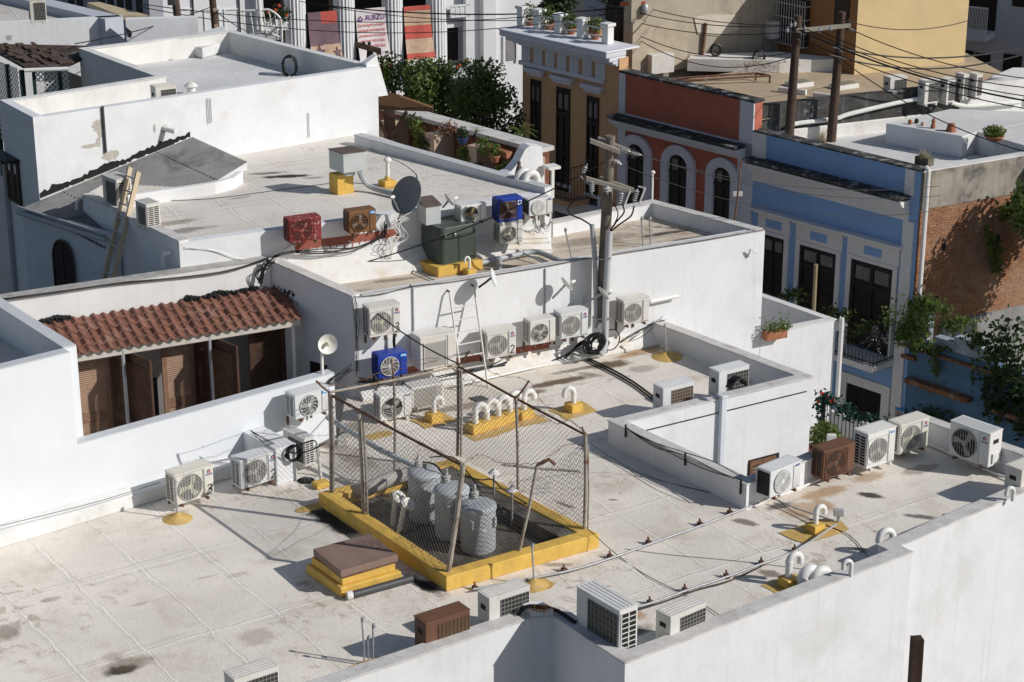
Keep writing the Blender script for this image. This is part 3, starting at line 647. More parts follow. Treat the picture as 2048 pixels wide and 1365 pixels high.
# door wall under the eave
DO = .6; zF = -1.35; zH = zE-.1
def du(x, y=780): return BW.uz(x, y, DO)[0]
mb = MB()
for xa, xb in ((-300, 140), (340, 1)): pass
mb.obox(BW.pt(-3, zF, DO-.1), BW.d*(du(146)+3), BW.n*.1, UP*(zH-zF)); mb.build('wall', paint('cream wall', (.5, .49, .47), .8, .06), B5); mb = MB(); mb.obox(BW.pt(du(455), zF, DO-.62), BW.d*(du(503)-du(455)), BW.n*.1, UP*(zH-zF)); mb.build('wall', MC['cream wall'], B5); mb = MB(); mb.obox(BW.pt(du(575), zF, DO-.1), BW.d*.5, BW.n*.1, UP*(zH-zF)); mb.build('wall', MC['cream wall'], B5); mb = MB(); mb.obox(BW.pt(du(270), zF, .02), BW.d*(du(300)-du(270)), BW.n*.02, UP*(zH-zF)); mb.build('wall', paint('cream wall', (.5, .49, .47), .8, .06), B5)
def louvre_leaf(o, d, w, h, nrm, tone, nm='louvred_door'):
    f = MB(); l = MB(); t_ = .045
    f.obox(o, d*.09, nrm*t_, UP*h); f.obox(o+d*(w-.09), d*.09, nrm*t_, UP*h)
    for k in (0, .48, .93): f.obox(o+d*.09+UP*h*k, d*(w-.18), nrm*t_, UP*h*.07)
    n_ = int(h/.045)
    for k in range(n_):
        z = .08*h+k*(h*.86)/n_
        l.obox(o+d*.09+UP*z+nrm*.008, d*(w-.18), nrm*.03-UP*.022, UP*.012)
    ob = f.build(nm, tone, B5); l.build('louvre', M_slat if tone is M_shut else tone, ob); return ob
hD = zH-zF-.02; o0 = DO-.03
M_shut = paint('sunlit brown shutter', (.27, .155, .10), .65, .2, 4, streak=.3, scol=(.16, .085, .055))  # lit leaves: sunlight painted in as a lighter brown; shaded leaves take M_wood
M_slat = paint('sunlit slats', (.4, .26, .18), .65, .2, 4)  # brighter slat colour paints the sun onto the lit leaves
ex = BW.d
ua, ub, uc_ = du(147), du(222), du(238)
louvre_leaf(BW.pt(ua, zF, o0), ex, ub-ua, hD, BW.n, M_shut)
fold = (BW.d*.5+BW.n*.85).normalized()
louvre_leaf(BW.pt(ub+.02, zF, o0), (BW.d*.42+BW.n*.9).normalized()*1, .42, hD, (BW.n*.42-BW.d*.9).normalized()*1, M_wood)
ua, ub = du(327), du(392)
louvre_leaf(BW.pt(ua, zF, o0), ex, ub-ua, hD, BW.n, M_shut)
louvre_leaf(BW.pt(ub+.02, zF, o0), (BW.d*.42+BW.n*.9).normalized(), .42, hD, (BW.n*.42-BW.d*.9).normalized(), M_wood)
for x in (249, 420): louvre_leaf(BW.pt(du(x), zF, DO), (BW.d*.30+BW.n*.95).normalized(), .95, hD-.05, (BW.n*.3-BW.d*.95).normalized(), M_wood)
louvre_leaf(BW.pt(du(503), zF, o0-.02), ex, du(575)-du(503), hD, BW.n, M_wood)
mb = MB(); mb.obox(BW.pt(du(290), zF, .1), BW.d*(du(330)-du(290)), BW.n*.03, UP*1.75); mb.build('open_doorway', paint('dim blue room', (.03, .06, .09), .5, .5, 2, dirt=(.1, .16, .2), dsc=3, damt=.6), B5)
for x in (240, 412): mb = MB(); mb.tube([BW.pt(du(x), zF, DO+.42), BW.pt(du(x), zH, DO+.36)], .035, 8); mb.build('door_pole', M_steel, B5, smooth=True)
mb = MB(); p = BW.pt(du(579), zF, DO+.3); mb.tube([p, p+UP*(zH-zF)], .04, 8); mb.build('drain_pipe', M_pvc, B5, smooth=True)
# dark door on the shaded side wall of block M
mb = MB(); u0, z1 = ml.uz(622, 722); u1, _ = ml.uz(655, 745); mb.obox(ml.pt(u0, -1.3, .003), ml.d*(u1-u0), ml.n*.03, UP*(1.3+z1)); mb.build('door', M_door, B1)

# ---- far left roof, pergola with lattice
B6 = thing('flat_roof_house', 'white flat roofed house at the far upper left corner of the photo', 'house', (-12, 51, -7.6))
z6 = 4.25; f1 = P(18, 45, z6); f2 = P(246, 33, z6); f3 = P(88, -4, z6); F6 = PL(f1, f2); M6 = roofmat('far roof coating', (.6, .58, .55), 70, [], blot=.4)
mb = MB(); mb.obox(F6.pt(-6, -7.6, -.2), F6.d*(F6.L+6), F6.n*.2, UP*(7.6+z6)); mb.build('wall', M_white, B6)
mb = MB(); chain(mb, [f2-dv(-45)*.0, f3, f3+dv(-46)*6], .55, -7.6); mb.build('parapet', paint('grey blue parapet', (.5, .53, .58), .7, .06), B6)
mb = MB(); slab(mb, [F6.pt(-8, 0), f2, f3+dv(-46)*6, F6.pt(-8, 0, -12)], z6-.22, .2); mb.build('roof', M6, B6)
mb = MB(); mb.add(blob(F6, 18, 76, .08, .08), [tuple(range(18))]); mb.build('wall_patch', paint('grey patch', (.4, .4, .36), .9), B6)
B7 = thing('garden_pergola', 'dark shingled pergola with white lattice panels beside the tall white block', 'pergola', (-11.5, 47.5, -1))
ga, gb, gc, gd = P(48, 133, 4.05), P(136, 130, 4.05), P(192, 92, 4.3), P(-6, 88, 4.3); ge = P(-2, 106, 4.15)
mb = MB(); mb.ext([ga, gb, P(178, 110, 4.17), gc, gd, ge], (0, 0, -.06)); mb.build('roof', paint('mossy shingles', (.075, .055, .045), .9, .4, 4, dirt=(.2, .19, .18), dsc=1.8, damt=.9, spots=(.03, .025, .022), ssc=6, sth=.55, bump=.8, bsc=14), B7)
rg = random.Random(5); mb = MB()
gq = PL(ga, gb); sl = (gc-gb)
for r in range(7):
    for k in range(14):
        a = ga+(gb-ga)*(k/14*1.25-.05)+(gd-ga)*((r+.2)/7.3); b_ = (gb-ga)/14*1.2
        if rg.random() < .6: mb.obox(a+UP*.01, b_, (gd-ga)/7*.8, UP*(.012+.02*rg.random()))
mb.build('shingle', paint('brown shingles', (.11, .075, .06), .9, .4, 3, dirt=(.05, .04, .035), dsc=3, damt=.8), B7)
mb = MB(); mb.tube([ga+UP*-.09-dv(-20)*.03, gb+UP*-.09-dv(-20)*.03], .05, 8); mb.build('gutter', M_pvc, B7)
ps = [P(62, 150, 3.3), P(116, 148, 3.3)]
GP = PL(P(58, 136, 3.98), P(132, 133, 3.98))
def lattice(plane, u0, u1, z0, z1, mat, parent, pitch=.13, w=.035):
    m = MB()
    L = u1-u0; Hh = z1-z0; n_ = int((L+Hh)/pitch)+1
    for sgn in (0, 1):
        for k in range(n_):
            c = k*pitch; a = max(0, c-Hh); b = min(L, c)
            if b-a < .02: continue
            p0 = (a, c-a); p1 = (b, c-b)
            if sgn: p0 = (L-p0[0], p0[1]); p1 = (L-p1[0], p1[1])
            A0 = plane.pt(u0+p0[0], z0+p0[1], .01*sgn); A1 = plane.pt(u0+p1[0], z0+p1[1], .01*sgn); d_ = (A1-A0).normalized(); s_ = plane.n.cross(d_)*w/2
            m.obox(A0-s_, A1-A0, s_*2, plane.n*.008)
    return m.build('lattice_panel', mat, parent)
M_lat = paint('white lattice', (.72, .7, .66), .6, .05); M_grn = paint('dark green post', (.012, .045, .035), .5, .1)
ug = GP.uz(64, 150)[0]; uh = GP.uz(116, 150)[0]; uk = GP.uz(128, 150)[0]
lattice(GP, ug+.06, uh, 2.2, 3.92, M_lat, B7); lattice(GP, uh+.1, uk+.1, 2.2, 3.92, M_lat, B7)
for u in (ug, uh): mb = MB(); mb.obox(GP.pt(u, 1, -.05), GP.d*.08, GP.n*.1, UP*2.95); mb.build('post', M_grn, B7)
GS = PL(P(46, 138, 3.95), P(-20, 112, 3.95))
lattice(GS, .3, .8, 1.9, 3.9, M_lat, B7, .12); lattice(GS, .95, 1.6, 1.9, 3.9, M_lat, B7, .12)
for u in (.05, .85, 1.65): mb = MB(); mb.obox(GS.pt(u, 1, -.05), GS.d*.09, GS.n*.1, UP*2.9); mb.build('post', M_grn, B7)
mb = MB(); mb.obox(GS.pt(0, .5, -1.6), GS.d*2.2, GS.n*.1, UP*3); mb.build('back_wall', M_door, B7)
B8 = thing('white_wall', 'low white wall in sun behind the pergola, right of the far left roof', 'wall', (-9, 52, -3))
w8 = PL(P(247, 40, 4.3), P(352, 37, 4.3)); mb = MB(); mb.obox(w8.pt(0.05, -7.6, -.3), w8.d*(w8.L+.5), w8.n*.3, UP*11.9); mb.build('wall', M_white, B8)
mb = MB(); mb.ext([w8.px(*q, .003) for q in ((250, 53), (264, 64), (263, 75), (257, 74))], w8.n*.01); mb.build('dark_opening', M_slot, B8)
# grey building with slit windows, far left
B9 = thing('grey_building', 'shaded grey building with tall dark slit windows at the top left edge', 'building', (-12, 60, -7.6))
g9 = PL(PY(292, 20, 62), PY(125, 20, 66)); mb = MB(); mb.obox(g9.pt(-.2, -7.6, -.5), g9.d*9, g9.n*.5, UP*16); mb.build('wall', paint('grey violet wall', (.32, .32, .36), .8, .05), B9)
for x in (143, 160, 204, 222, 241, 258, 279):
    u0, z1 = g9.uz(x+4, -20); u1, z0 = g9.uz(x-4, 14+abs(x-140)*.13)
    mb = MB(); mb.obox(g9.pt(min(u0, u1), z0, .005), g9.d*abs(u1-u0), g9.n*.03, UP*(z1-z0)); mb.build('window', M_slot, B9)
mb = MB(); mb.ext([P(175, 14, 3.7), P(200, 13, 3.7), P(298, 40, 3.7), P(240, 40, 3.7)], (0, 0, .12)); single(mb, 'patio_awning', paint('tan awning', (.52, .43, .28), .8, .1), 'tan canvas awning beyond the far left roof, below the slit windows', 'awning')
# ================================================================== STREET FRONT ACROSS THE STREET
f0 = PY(1740, 705, 47); FB = PL(f0, f0+dv(-42))
def fu(x, y): return FB.uz(x, y)
def rect(x0, y0, x1, y1, off=0):
    """pixel rectangle on the street front (top-left, bottom-right) -> u0,u1,z0,z1"""
    ua, za = FB.uz(x0, y0, off); ub, zb = FB.uz(x1, y1, off); return min(ua, ub), max(ua, ub), min(za, zb), max(za, zb)
def fbox(mb, u0, u1, z0, z1, o0, o1): return mb.obox(FB.pt(u0, z0, o0), FB.d*(u1-u0), FB.n*(o1-o0), UP*(z1-z0))
M_trim = paint('white trim', (.76, .745, .72), .75, .06, 3, dirt=(.45, .43, .4), dsc=3, damt=.3)
M_trimb = paint('cool white trim', (.62, .64, .68), .75, .06, 3)
M_gold = paint('ochre facade', (.6, .37, .2), .8, .08, 1.5, dirt=(.48, .3, .16), dsc=1.5, damt=.4)
M_redf = paint('brick red facade', (.43, .135, .085), .8, .1, 2, streak=.25, scol=(.5, .2, .15))
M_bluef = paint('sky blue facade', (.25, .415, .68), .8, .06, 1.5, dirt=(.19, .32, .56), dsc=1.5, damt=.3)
M_moss = paint('black mould ledge', (.06, .06, .06), .95, .5, 4, dirt=(.45, .44, .43), dsc=4, damt=.95, bump=.5)
M_grime = paint('grimy white wall', (.075, .073, .07), .9, .4, 3, dirt=(.035, .034, .033), dsc=1.5, damt=1.0, streak=.6, scol=(.3, .29, .28), spots=(.58, .57, .54), ssc=1.6, sth=.6, bump=.3)
def door(parent, x0, y0, x1, y1, zb, name='door', panes=True, off=.0, lower=None):
    u0, u1, z0, z1 = rect(x0, y0, x1, y1); z0 = zb
    b = MB(); fbox(b, u0, u1, z0, z1, .004, .012); d_ = b.build(name, M_door, parent)
    f = MB(); w = u1-u0
    for k in (0, .46, .92): fbox(f, u0+w*k, u0+w*(k+.08), z0, z1, .012, .05)
    for k in (0, .33, .72, .96): fbox(f, u0, u1, z0+(z1-z0)*k, z0+(z1-z0)*(k+.04), .012, .045)
    f.build('frame', M_door, d_)
    if panes:
        q = MB()
        for k in (.1, .56): fbox(q, u0+w*k, u0+w*(k+.34), z0+(z1-z0)*.79, z0+(z1-z0)*.94, .013, .018)
        q.build('pane', paint('curtained pane', (.17, .15, .14), .25, .2, 5), d_)
    return u0, u1, z0, z1
# --- blue house
H1 = thing('blue_house', 'sky blue house front with white trim and three dark doors across the street', 'house', (7, 49, -7.6))
uR, zTb = fu(1843, 345); uL = 4.12; zTb = 1.5; zr1 = 1.05
mb = MB(); fbox(mb, uR, uL, -7.6, zTb, -.3, 0); mb.build('wall', M_bluef, H1)
mb = MB(); fbox(mb, uR-.02, uL, zTb, zTb+.04, -.34, .03); mb.build('parapet_cap', M_moss, H1)
mb = MB(); zl = fu(1840, 392)[1]; zl = .87
fbox(mb, uR+.25, uL, zl-.06, zl, 0, .42); mb.build('cornice_top', M_moss, H1)
mb = MB()
for k, (a, b_) in enumerate(((.13, .36), (.2, .3), (.27, .22), (.34, .14))): fbox(mb, uR+.27, uL-.002, zl-a-.07, zl-a, 0, b_)
pu0, pu1, pz0, pz1 = rect(1505, 364, 1805, 434); zpan = (FB.uz(1505, 364)[1]+FB.uz(1805, 434)[1])/2
fbox(mb, uR+.25, uL, zpan, zl-.41, 0, .05); fbox(mb, FB.uz(1826, 500)[0], FB.uz(1805, 500)[0], -7.5, zpan, 0, .06); fbox(mb, FB.uz(1503, 430)[0], uL, -7.5, zpan, 0, .06)
fbox(mb, FB.uz(1830, 370)[0], FB.uz(1812, 370)[0], zl, zTb, 0, .06); fbox(mb, FB.uz(1533, 300)[0], uL, zl, zTb, 0, .06)
mb.build('pilaster', M_trim, H1)
zD = -2.45
for i, (dx, cx, px_) in enumerate((((1527, 468, 1565, 590), (1497, 425, 1580, 440), (1522, 440, 1551, 458)), ((1603, 489, 1668, 620), (1590, 446, 1686, 468), (1622, 468, 1655, 486)), ((1706, 517, 1779, 667), (1696, 474, 1799, 499), (1730, 496, 1766, 515)))):
    u0, u1, z0, z1 = door(H1, *dx, -3.35 if i == 2 else -2.95)
    if i == 0: z1 = rect(1603, 489, 1668, 620)[3]
    zdt = [-.72, -.78, -.83][i]
    s_ = MB(); fbox(s_, u0-.15, u0-.01, -3.4, z1+.12, 0, .07); fbox(s_, u1+.01, u1+.15, -3.4, z1+.12, 0, .07); fbox(s_, u0-.01, u1+.01, z1+.01, z1+.12, 0, .07)
    fbox(s_, u0-.17, u1+.17, z1+.12, z1+.56, 0, .05); fbox(s_, u0-.23, u1+.23, z1+.56, z1+.62, 0, .16); fbox(s_, u0-.29, u1+.29, z1+.62, z1+.68, 0, .24); s_.build('door_surround', M_trim, H1, bevel=.01)
    q = MB(); fbox(q, (u0+u1)/2-.27, (u0+u1)/2+.27, z1+.22, z1+.44, .05, .056); q.build('frieze_panel', M_bluef, H1)
# balcony
bu0, bz = fu(1790, 708); bu1 = fu(1640, 690)[0]; bz = -3.55
mb = MB(); fbox(mb, bu0, bu1+2.6, bz, bz+.16, 0, .85); mb.build('balcony_slab', M_trim, H1, bevel=.02)
mb = MB()
def railing(m, u0, u1, z, h, o, step=.11, r=.009):
    n_ = int((u1-u0)/step)
    for k in range(n_+1): u = u0+(u1-u0)*k/n_; m.tube([FB.pt(u, z, o), FB.pt(u, z+h, o)], r, 4, False)
    for zz in (z+.08, z+h): m.tube([FB.pt(u0, zz, o), FB.pt(u1, zz, o)], r*1.8, 4)
    for u in (u0, u1):
        for zz in (z+.08, z+h): m.tube([FB.pt(u, zz, 0), FB.pt(u, zz, o)], r*1.8, 4)
    for k in range(1, 6): m.tube([FB.pt(u0, z, o*k/6), FB.pt(u0, z+h, o*k/6)], r, 4, False)
railing(mb, bu0+.04, bu1+2.5, bz+.16, .95, .8); mb.build('balcony_railing', M_iron, H1)
u0, u1, z0, z1 = rect(1697, 764, 1763, 829); mb = MB(); fbox(mb, u0, u1, z0-1.2, z1, .004, .03); wn = mb.build('window', M_door, H1)
mb = MB()
for k in range(14): u = u0+(u1-u0)*k/13; mb.tube([FB.pt(u, z0-1.2, .06), FB.pt(u, z1, .06)], .008, 4)
mb.build('window_bars', M_iron, wn)
mb = MB(); fbox(mb, u0-.26, u0-.005, z0-1.2, z1+.25, 0, .08); fbox(mb, u1+.005, u1+.26, z0-1.2, z1+.25, 0, .08); fbox(mb, u0-.005, u1+.005, z1+.005, z1+.25, 0, .08); mb.build('window_surround', M_trim, H1)
# blue house roof behind the parapet
BS = PL(FB.pt(uR, 0), FB.pt(uR, 0)+dv(61))
mb = MB(); slab(mb, [FB.pt(uR, 0, -.3), FB.pt(uL, 0, -.3), FB.pt(uL, 0, -.3)+dv(58)*14, FB.pt(uR, 0, -.3)+dv(61)*14], zr1, .2); mb.build('roof', M_r3, H1)
# brick party wall
H2 = thing('brick_party_wall', 'tall weathered orange brick and plaster side wall right of the blue house', 'wall', (11, 49, -7.6))
mb = MB(); mb.obox(BS.pt(0.02, -7.6, -.3), BS.d*12, BS.n*.3, UP*(7.6+.55))
def brickmat():
    m, t, b, N, L = nt('old brick')
    c = N.new('ShaderNodeTexCoord').outputs['Object']
    mp = N.new('ShaderNodeMapping'); mp.inputs['Rotation'].default_value = (0, 0, -math.atan2(BS.d.y, BS.d.x)); L.new(c, mp.inputs[0])
    sp = N.new('ShaderNodeSeparateXYZ'); L.new(mp.outputs[0], sp.inputs[0]); cb = N.new('ShaderNodeCombineXYZ'); L.new(sp.outputs[0], cb.inputs[0]); L.new(sp.outputs[2], cb.inputs[1])
    nz = N.new('ShaderNodeTexNoise'); nz.inputs['Scale'].default_value = 3.5; nz.inputs['Detail'].default_value = 5; L.new(c, nz.inputs[0])
    wv = N.new('ShaderNodeVectorMath'); wv.operation = 'MULTIPLY_ADD'; L.new(nz.outputs['Color'], wv.inputs[0]); wv.inputs[1].default_value = (.12, .12, 0); L.new(cb.outputs[0], wv.inputs[2])
    br = N.new('ShaderNodeTexBrick'); L.new(wv.outputs[0], br.inputs[0]); br.inputs['Scale'].default_value = 1; br.inputs['Brick Width'].default_value = .26; br.inputs['Row Height'].default_value = .068; br.inputs['Mortar Size'].default_value = .011; br.inputs['Bias'].default_value = -.1
    br.inputs['Color1'].default_value = (.48, .19, .08, 1); br.inputs['Color2'].default_value = (.29, .12, .065, 1); br.inputs['Mortar'].default_value = (.17, .11, .075, 1)
    cc = _mix(t, _ramp(t, _noise(t, 1.1, 6, .7, c, .5), .42, .62), br.outputs[0], (.38, .23, .14))
    cc = _mix(t, _math(t, 'MULTIPLY', _ramp(t, _noise(t, 9, 6, .7, c), .52, .75), .8), cc, (.11, .055, .035))
    L.new(cc, b.inputs['Base Color']); b.inputs['Roughness'].default_value = .95
    h = _math(t, 'SUBTRACT', _noise(t, 12, 5, .7, c), br.outputs['Fac']); _bump(t, b, h, .8, .05); return m
mb.build('brick_face', brickmat(), H2)
mb = MB(); mb.obox(BS.pt(0.02, .55, -.28), BS.d*12, BS.n*.3, UP*.92); mb.build('plaster_band', paint('grimy plaster band', (.36, .32, .27), .9, .2, 2, dirt=(.1, .095, .085), dsc=1.6, damt=.9, streak=.7, scol=(.07, .065, .06), bump=.4), H2)
mb = MB(); mb.obox(BS.pt(0.02, 1.47, -.28), BS.d*12, BS.n*.26, UP*.03); mb.build('wall_cap', M_whiteold, H2)
mb = MB()
for (x, y) in ((1887, 494), (1873, 600), (1996, 478)):
    u, z = BS.uz(x, y); mb.obox(BS.pt(u-.05, z-.1, .003), BS.d*.11, BS.n*.006, UP*.2)
mb.build('putlog_hole', M_slot, H2)
mb = MB(); u0 = BS.uz(1880, 640)[0]; mb.obox(BS.pt(u0, -4.5, 0), BS.d*6, BS.n*.12, UP*(4.5+BS.uz(1900, 640)[1])); mb.build('concrete_base', paint('grey concrete', (.3, .29, .28), .9, .2, 3), H2)
mb = MB(); pts = [BS.px(1857, 345, .12), BS.px(1853, 420, .12), BS.px(1838, 602, .12)]; pts[1].x = pts[0].x; pts[2].x = pts[0].x; pts[1].y = pts[2].y = pts[0].y
mb.tube([pts[0]-BS.n*.1+UP*.1, pts[0]+UP*.05, pts[0], pts[2]], .055, 8)
single(mb, 'drain_pipe', M_pvc, 'tall white drain pipe on the corner of blue house and brick wall', 'pipe', smooth=True)
# --- ruined blue front with vines
H3 = thing('ruined_house_front', 'crumbling shaded blue facade overgrown with vines at the right edge', 'ruin', (13, 43, -7.6))
zr = fu(1900, 700)[1]; zr = -2.75
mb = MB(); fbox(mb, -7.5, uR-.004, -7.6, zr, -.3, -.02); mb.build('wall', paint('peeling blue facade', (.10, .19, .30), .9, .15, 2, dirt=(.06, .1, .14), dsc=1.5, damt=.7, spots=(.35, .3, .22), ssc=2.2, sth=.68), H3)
mb = MB()
for (x0_, y0_, x1_, y1_, h) in ((1820, 751, 1945, 796, .12), (1990, 808, 2100, 850, .12), (1807, 705, 1833, 715, .1), (1800, 680, 2060, 770, .06)):
    ua, za = fu(x0_, y0_); ub, zb = fu(x1_, y1_); zm = (za+zb)/2; fbox(mb, min(ua, ub), max(ua, ub), zm-h, zm, -.02, .22 if h > .1 else .1)
mb.build('broken_ledge', paint('crumbling brick ledge', (.22, .11, .06), .95, .3, 5, dirt=(.45, .4, .3), dsc=3, damt=.8, bump=.8), H3)
mb = MB(); rg = random.Random(4)
for (x0_, x1_, h) in ((1808, 1850, .75), (1905, 1960, .4), (1865, 1908, .25), (1960, 1990, .3)):
    ua = fu(x0_, 690)[0]; ub = fu(x1_, 690)[0]; fbox(mb, min(ua, ub), max(ua, ub), zr-.02, zr+h, -.3, -.06)
mb.build('parapet_stub', paint('flaking pale blue stub', (.35, .42, .5), .9, .2, 3, dirt=(.12, .08, .05), dsc=2.5, damt=.9, bump=.5), H3)
# --- red house
H4 = thing('red_house', 'brick red house front with white cornice and three arched windows', 'house', (4, 52, -7.6))
ur0, ur1 = uL+.01, 9.0; zt4 = 2.25; zr4 = 1.75
mb = MB(); fbox(mb, ur0, ur1, -7.6, zt4, -.3, 0); mb.build('wall', M_redf, H4)
mb = MB(); fbox(mb, ur0-.03, ur1, zt4, zt4+.06, -.34, .05); mb.build('parapet_cap', M_moss, H4)
zc4 = 1.12; mb = MB(); fbox(mb, ur0+.2, ur1+.02, zc4-.05, zc4, 0, .5); mb.build('cornice_top', M_moss, H4)
mb = MB()
for a, b_ in ((.1, .44), (.17, .36), (.24, .27), (.31, .18)): fbox(mb, ur0+.22, ur1-.002, zc4-a-.07, zc4-a, 0, b_)
zp4 = (FB.uz(1252, 224)[1]+FB.uz(1476, 285)[1])/2
fbox(mb, ur0, ur1, zp4, zc4-.38, 0, .05)
fbox(mb, ur0, FB.uz(1479, 300)[0], -7.5, zp4, 0, .05); fbox(mb, FB.uz(1252, 300)[0], ur1, -7.5, zp4, 0, .05)
fbox(mb, ur0, FB.uz(1482, 220)[0], zc4, zt4, 0, .04); fbox(mb, FB.uz(1252, 170)[0], ur1, zc4, zt4, 0, .04)
mb.build('pilaster', M_trimb, H4)
for i, (x0_, x1_, yt) in enumerate(((1260, 1290, 296), (1343, 1376, 322), (1433, 1463, 348))):
    ua, zz = fu(x0_, yt); ub, _ = fu(x1_, yt+5); u0, u1 = min(ua, ub), max(ua, ub); uc = (u0+u1)/2; w = (u1-u0)/2+.05; zs = .1; zt_ = zs+w*.8
    rin = [(uc+w*math.cos(a*math.pi/14), zs+w*.85*math.sin(a*math.pi/14)) for a in range(15)]
    ro = [(uc+(w+.26)*math.cos(a*math.pi/14), zs+(w*.85+.26)*math.sin(a*math.pi/14)) for a in range(15)]
    m = MB(); pol = [(uc+w, -3)]+rin+[(uc-w, -3)]; m.ext([FB.pt(u, z, .004) for u, z in pol], FB.n*.01); wn = m.build('window', M_door, H4)
    m = MB()
    inn = [(uc+w, -3)]+rin+[(uc-w, -3)]; out = [(uc+w+.26, -3)]+ro+[(uc-w-.26, -3)]; n_ = len(inn)
    vs = [FB.pt(u, z, .1) for u, z in inn]+[FB.pt(u, z, .1) for u, z in out]+[FB.pt(u, z, .0) for u, z in inn]+[FB.pt(u, z, 0) for u, z in out]
    for k in range(n_-1): m.add([vs[k], vs[k+1], vs[n_+k+1], vs[n_+k]], [(0, 1, 2, 3)]); m.add([vs[k], vs[k+1], vs[2*n_+k+1], vs[2*n_+k]], [(0, 1, 2, 3)]); m.add([vs[n_+k], vs[n_+k+1], vs[3*n_+k+1], vs[3*n_+k]], [(0, 1, 2, 3)])
    m.build('window_surround', M_trimb, H4)
    m = MB(); fbox(m, uc-.03, uc+.03, -3, zs+w*.7, .014, .05); fbox(m, uc-w, uc+w, zs-.25, zs-.18, .014, .05); fbox(m, uc-w, uc-w+.06, -3, zs, .014, .05); m.build('frame', M_door, wn)
    m = MB(); fbox(m, uc+.06, uc+w-.1, zs-.16, zs+w*.4, .013, .018); m.build('pane', MC['curtained pane'], wn)
mb = MB(); slab(mb, [FB.pt(ur0, 0, -.3), FB.pt(ur1, 0, -.3), FB.pt(ur1, 0, -.3)+dv(56)*12, FB.pt(ur0, 0, -.3)+dv(58)*9], zr4, .2); mb.build('roof', roofmat('beige roof coating', (.50, .40, .28), 58, [], blot=.6, bcol=(.36, .25, .15)), H4)
# --- yellow corner house
H5 = thing('yellow_house', 'ochre yellow corner house with white cornice, tall doors and iron balcony', 'house', (1, 55, -7.6))
uy0, uy1 = 9.02, 12.95; zt5 = 2.62
mb = MB(); fbox(mb, uy0+.02, uy1, -7.6, zt5, -.35, 0); mb.obox(FB.pt(uy1-.3, -7.6, -8), FB.n*7.6, FB.d*.3, UP*(7.6+zt5)); mb.build('wall', M_gold, H5)
mb = MB()
for z0_, z1_, o in ((2.40, 2.46, .1), (2.46, 2.54, .22), (2.54, 2.66, .36), (2.66, 2.8, .48)): fbox(mb, uy0+.05, uy1+o, z0_, z1_, -.3, o)
mb.build('cornice', M_trimb, H5, bevel=.03, seg=3)
mb = MB(); fbox(mb, uy0+.03, uy1+.5, 2.8, 2.86, -.8, .5); mb.build('roof_deck', paint('bright roof paint', (.72, .74, .78), .6, .06, 3), H5, bevel=.03, seg=3)
zm5 = (FB.uz(1040, 115)[1]+FB.uz(1208, 166)[1])/2
mb = MB(); fbox(mb, FB.uz(1210, 160)[0], uy1+.08, zm5-.1, zm5+.02, 0, .1); mb.build('moulding', M_trimb, H5, bevel=.01)
for x in (1054, 1078, 1102, 1126, 1151, 1177, 1203):
    u = FB.uz(x, 120)[0]; m = MB(); fbox(m, u-.17, u+.17, zm5+.02, 2.4, 0, .06)
    for k in (-.1, -.02, .06): fbox(m, u+k, u+k+.045, zm5+.05, 2.37, .06, .075)
    m.build('frieze_pilaster', M_trimb, H5)
for (x0_, y0_, x1_, y1_, lx, ly) in ((1063, 158, 1082, 250, 1070, 150), (1115, 173, 1140, 280, 1124, 164), (1176, 191, 1197, 320, 1184, 181)):
    u0, u1, z0, z1 = door(H5, x0_, y0_, x1_, y1_, -1.45)
    m = MB(); fbox(m, u0-.1, u1+.1, z1+.12, z1+.22, 0, .1); fbox(m, u0-.16, u1+.16, z1+.22, z1+.34, 0, .18); m.build('door_lintel', M_trimb, H5, bevel=.01)
ub0 = FB.uz(1176, 335)[0]-.1; zb5 = -1.55
mb = MB(); fbox(mb, ub0, uy1+.6, zb5-.14, zb5, 0, .75); mb.build('balcony_slab', M_gold, H5)
mb = MB(); fbox(mb, uy0+.1, uy1+.2, zb5-.62, zb5-.15, 0, .16); mb.build('moulding', M_trimb, H5, bevel=.02)
mb = MB(); railing(mb, ub0+.04, uy1+.5, zb5, 1.0, .7); mb.build('balcony_railing', M_iron, H5)
for (x0_, y0_, x1_, y1_) in ((1111, 372, 1137, 412), (1175, 394, 1195, 430)):
    u0, u1, z0, z1 = rect(x0_, y0_, x1_, y1_); m = MB(); fbox(m, u0, u1, z0-.8, z1, .004, .02); wn = m.build('window', M_glass, H5)
    m = MB(); fbox(m, u0-.14, u0-.04, z0-.8, z1+.14, 0, .05); fbox(m, u1+.04, u1+.14, z0-.8, z1+.14, 0, .05); fbox(m, u0-.04, u1+.04, z1+.04, z1+.14, 0, .05); m.build('window_surround', M_trimb, H5)
# balustrade posts and rails on the yellow house
po = []
for x, y in ((1045, 45), (1078, 58), (1120, 70), (1165, 84), (1215, 98)):
    po.append(FB.pt(FB.uz(x, y, -.35)[0], 2.86, -.35))
for p in po:
    m = MB(); m.obox(p-FB.d*.12-FB.n*.12, FB.d*.24, FB.n*.24, UP*.48); m.obox(p-FB.d*.16-FB.n*.16+UP*.481, FB.d*.32, FB.n*.32, UP*.09); m.build('balustrade_post', M_whiteold, H5, bevel=.015)
m = MB()
for a, b_ in zip(po, po[1:]):
    for z in (.15, .38): m.tube([a+UP*z, b_+UP*z], .022, 6)
m.build('balustrade_rail', M_trimb, H5)
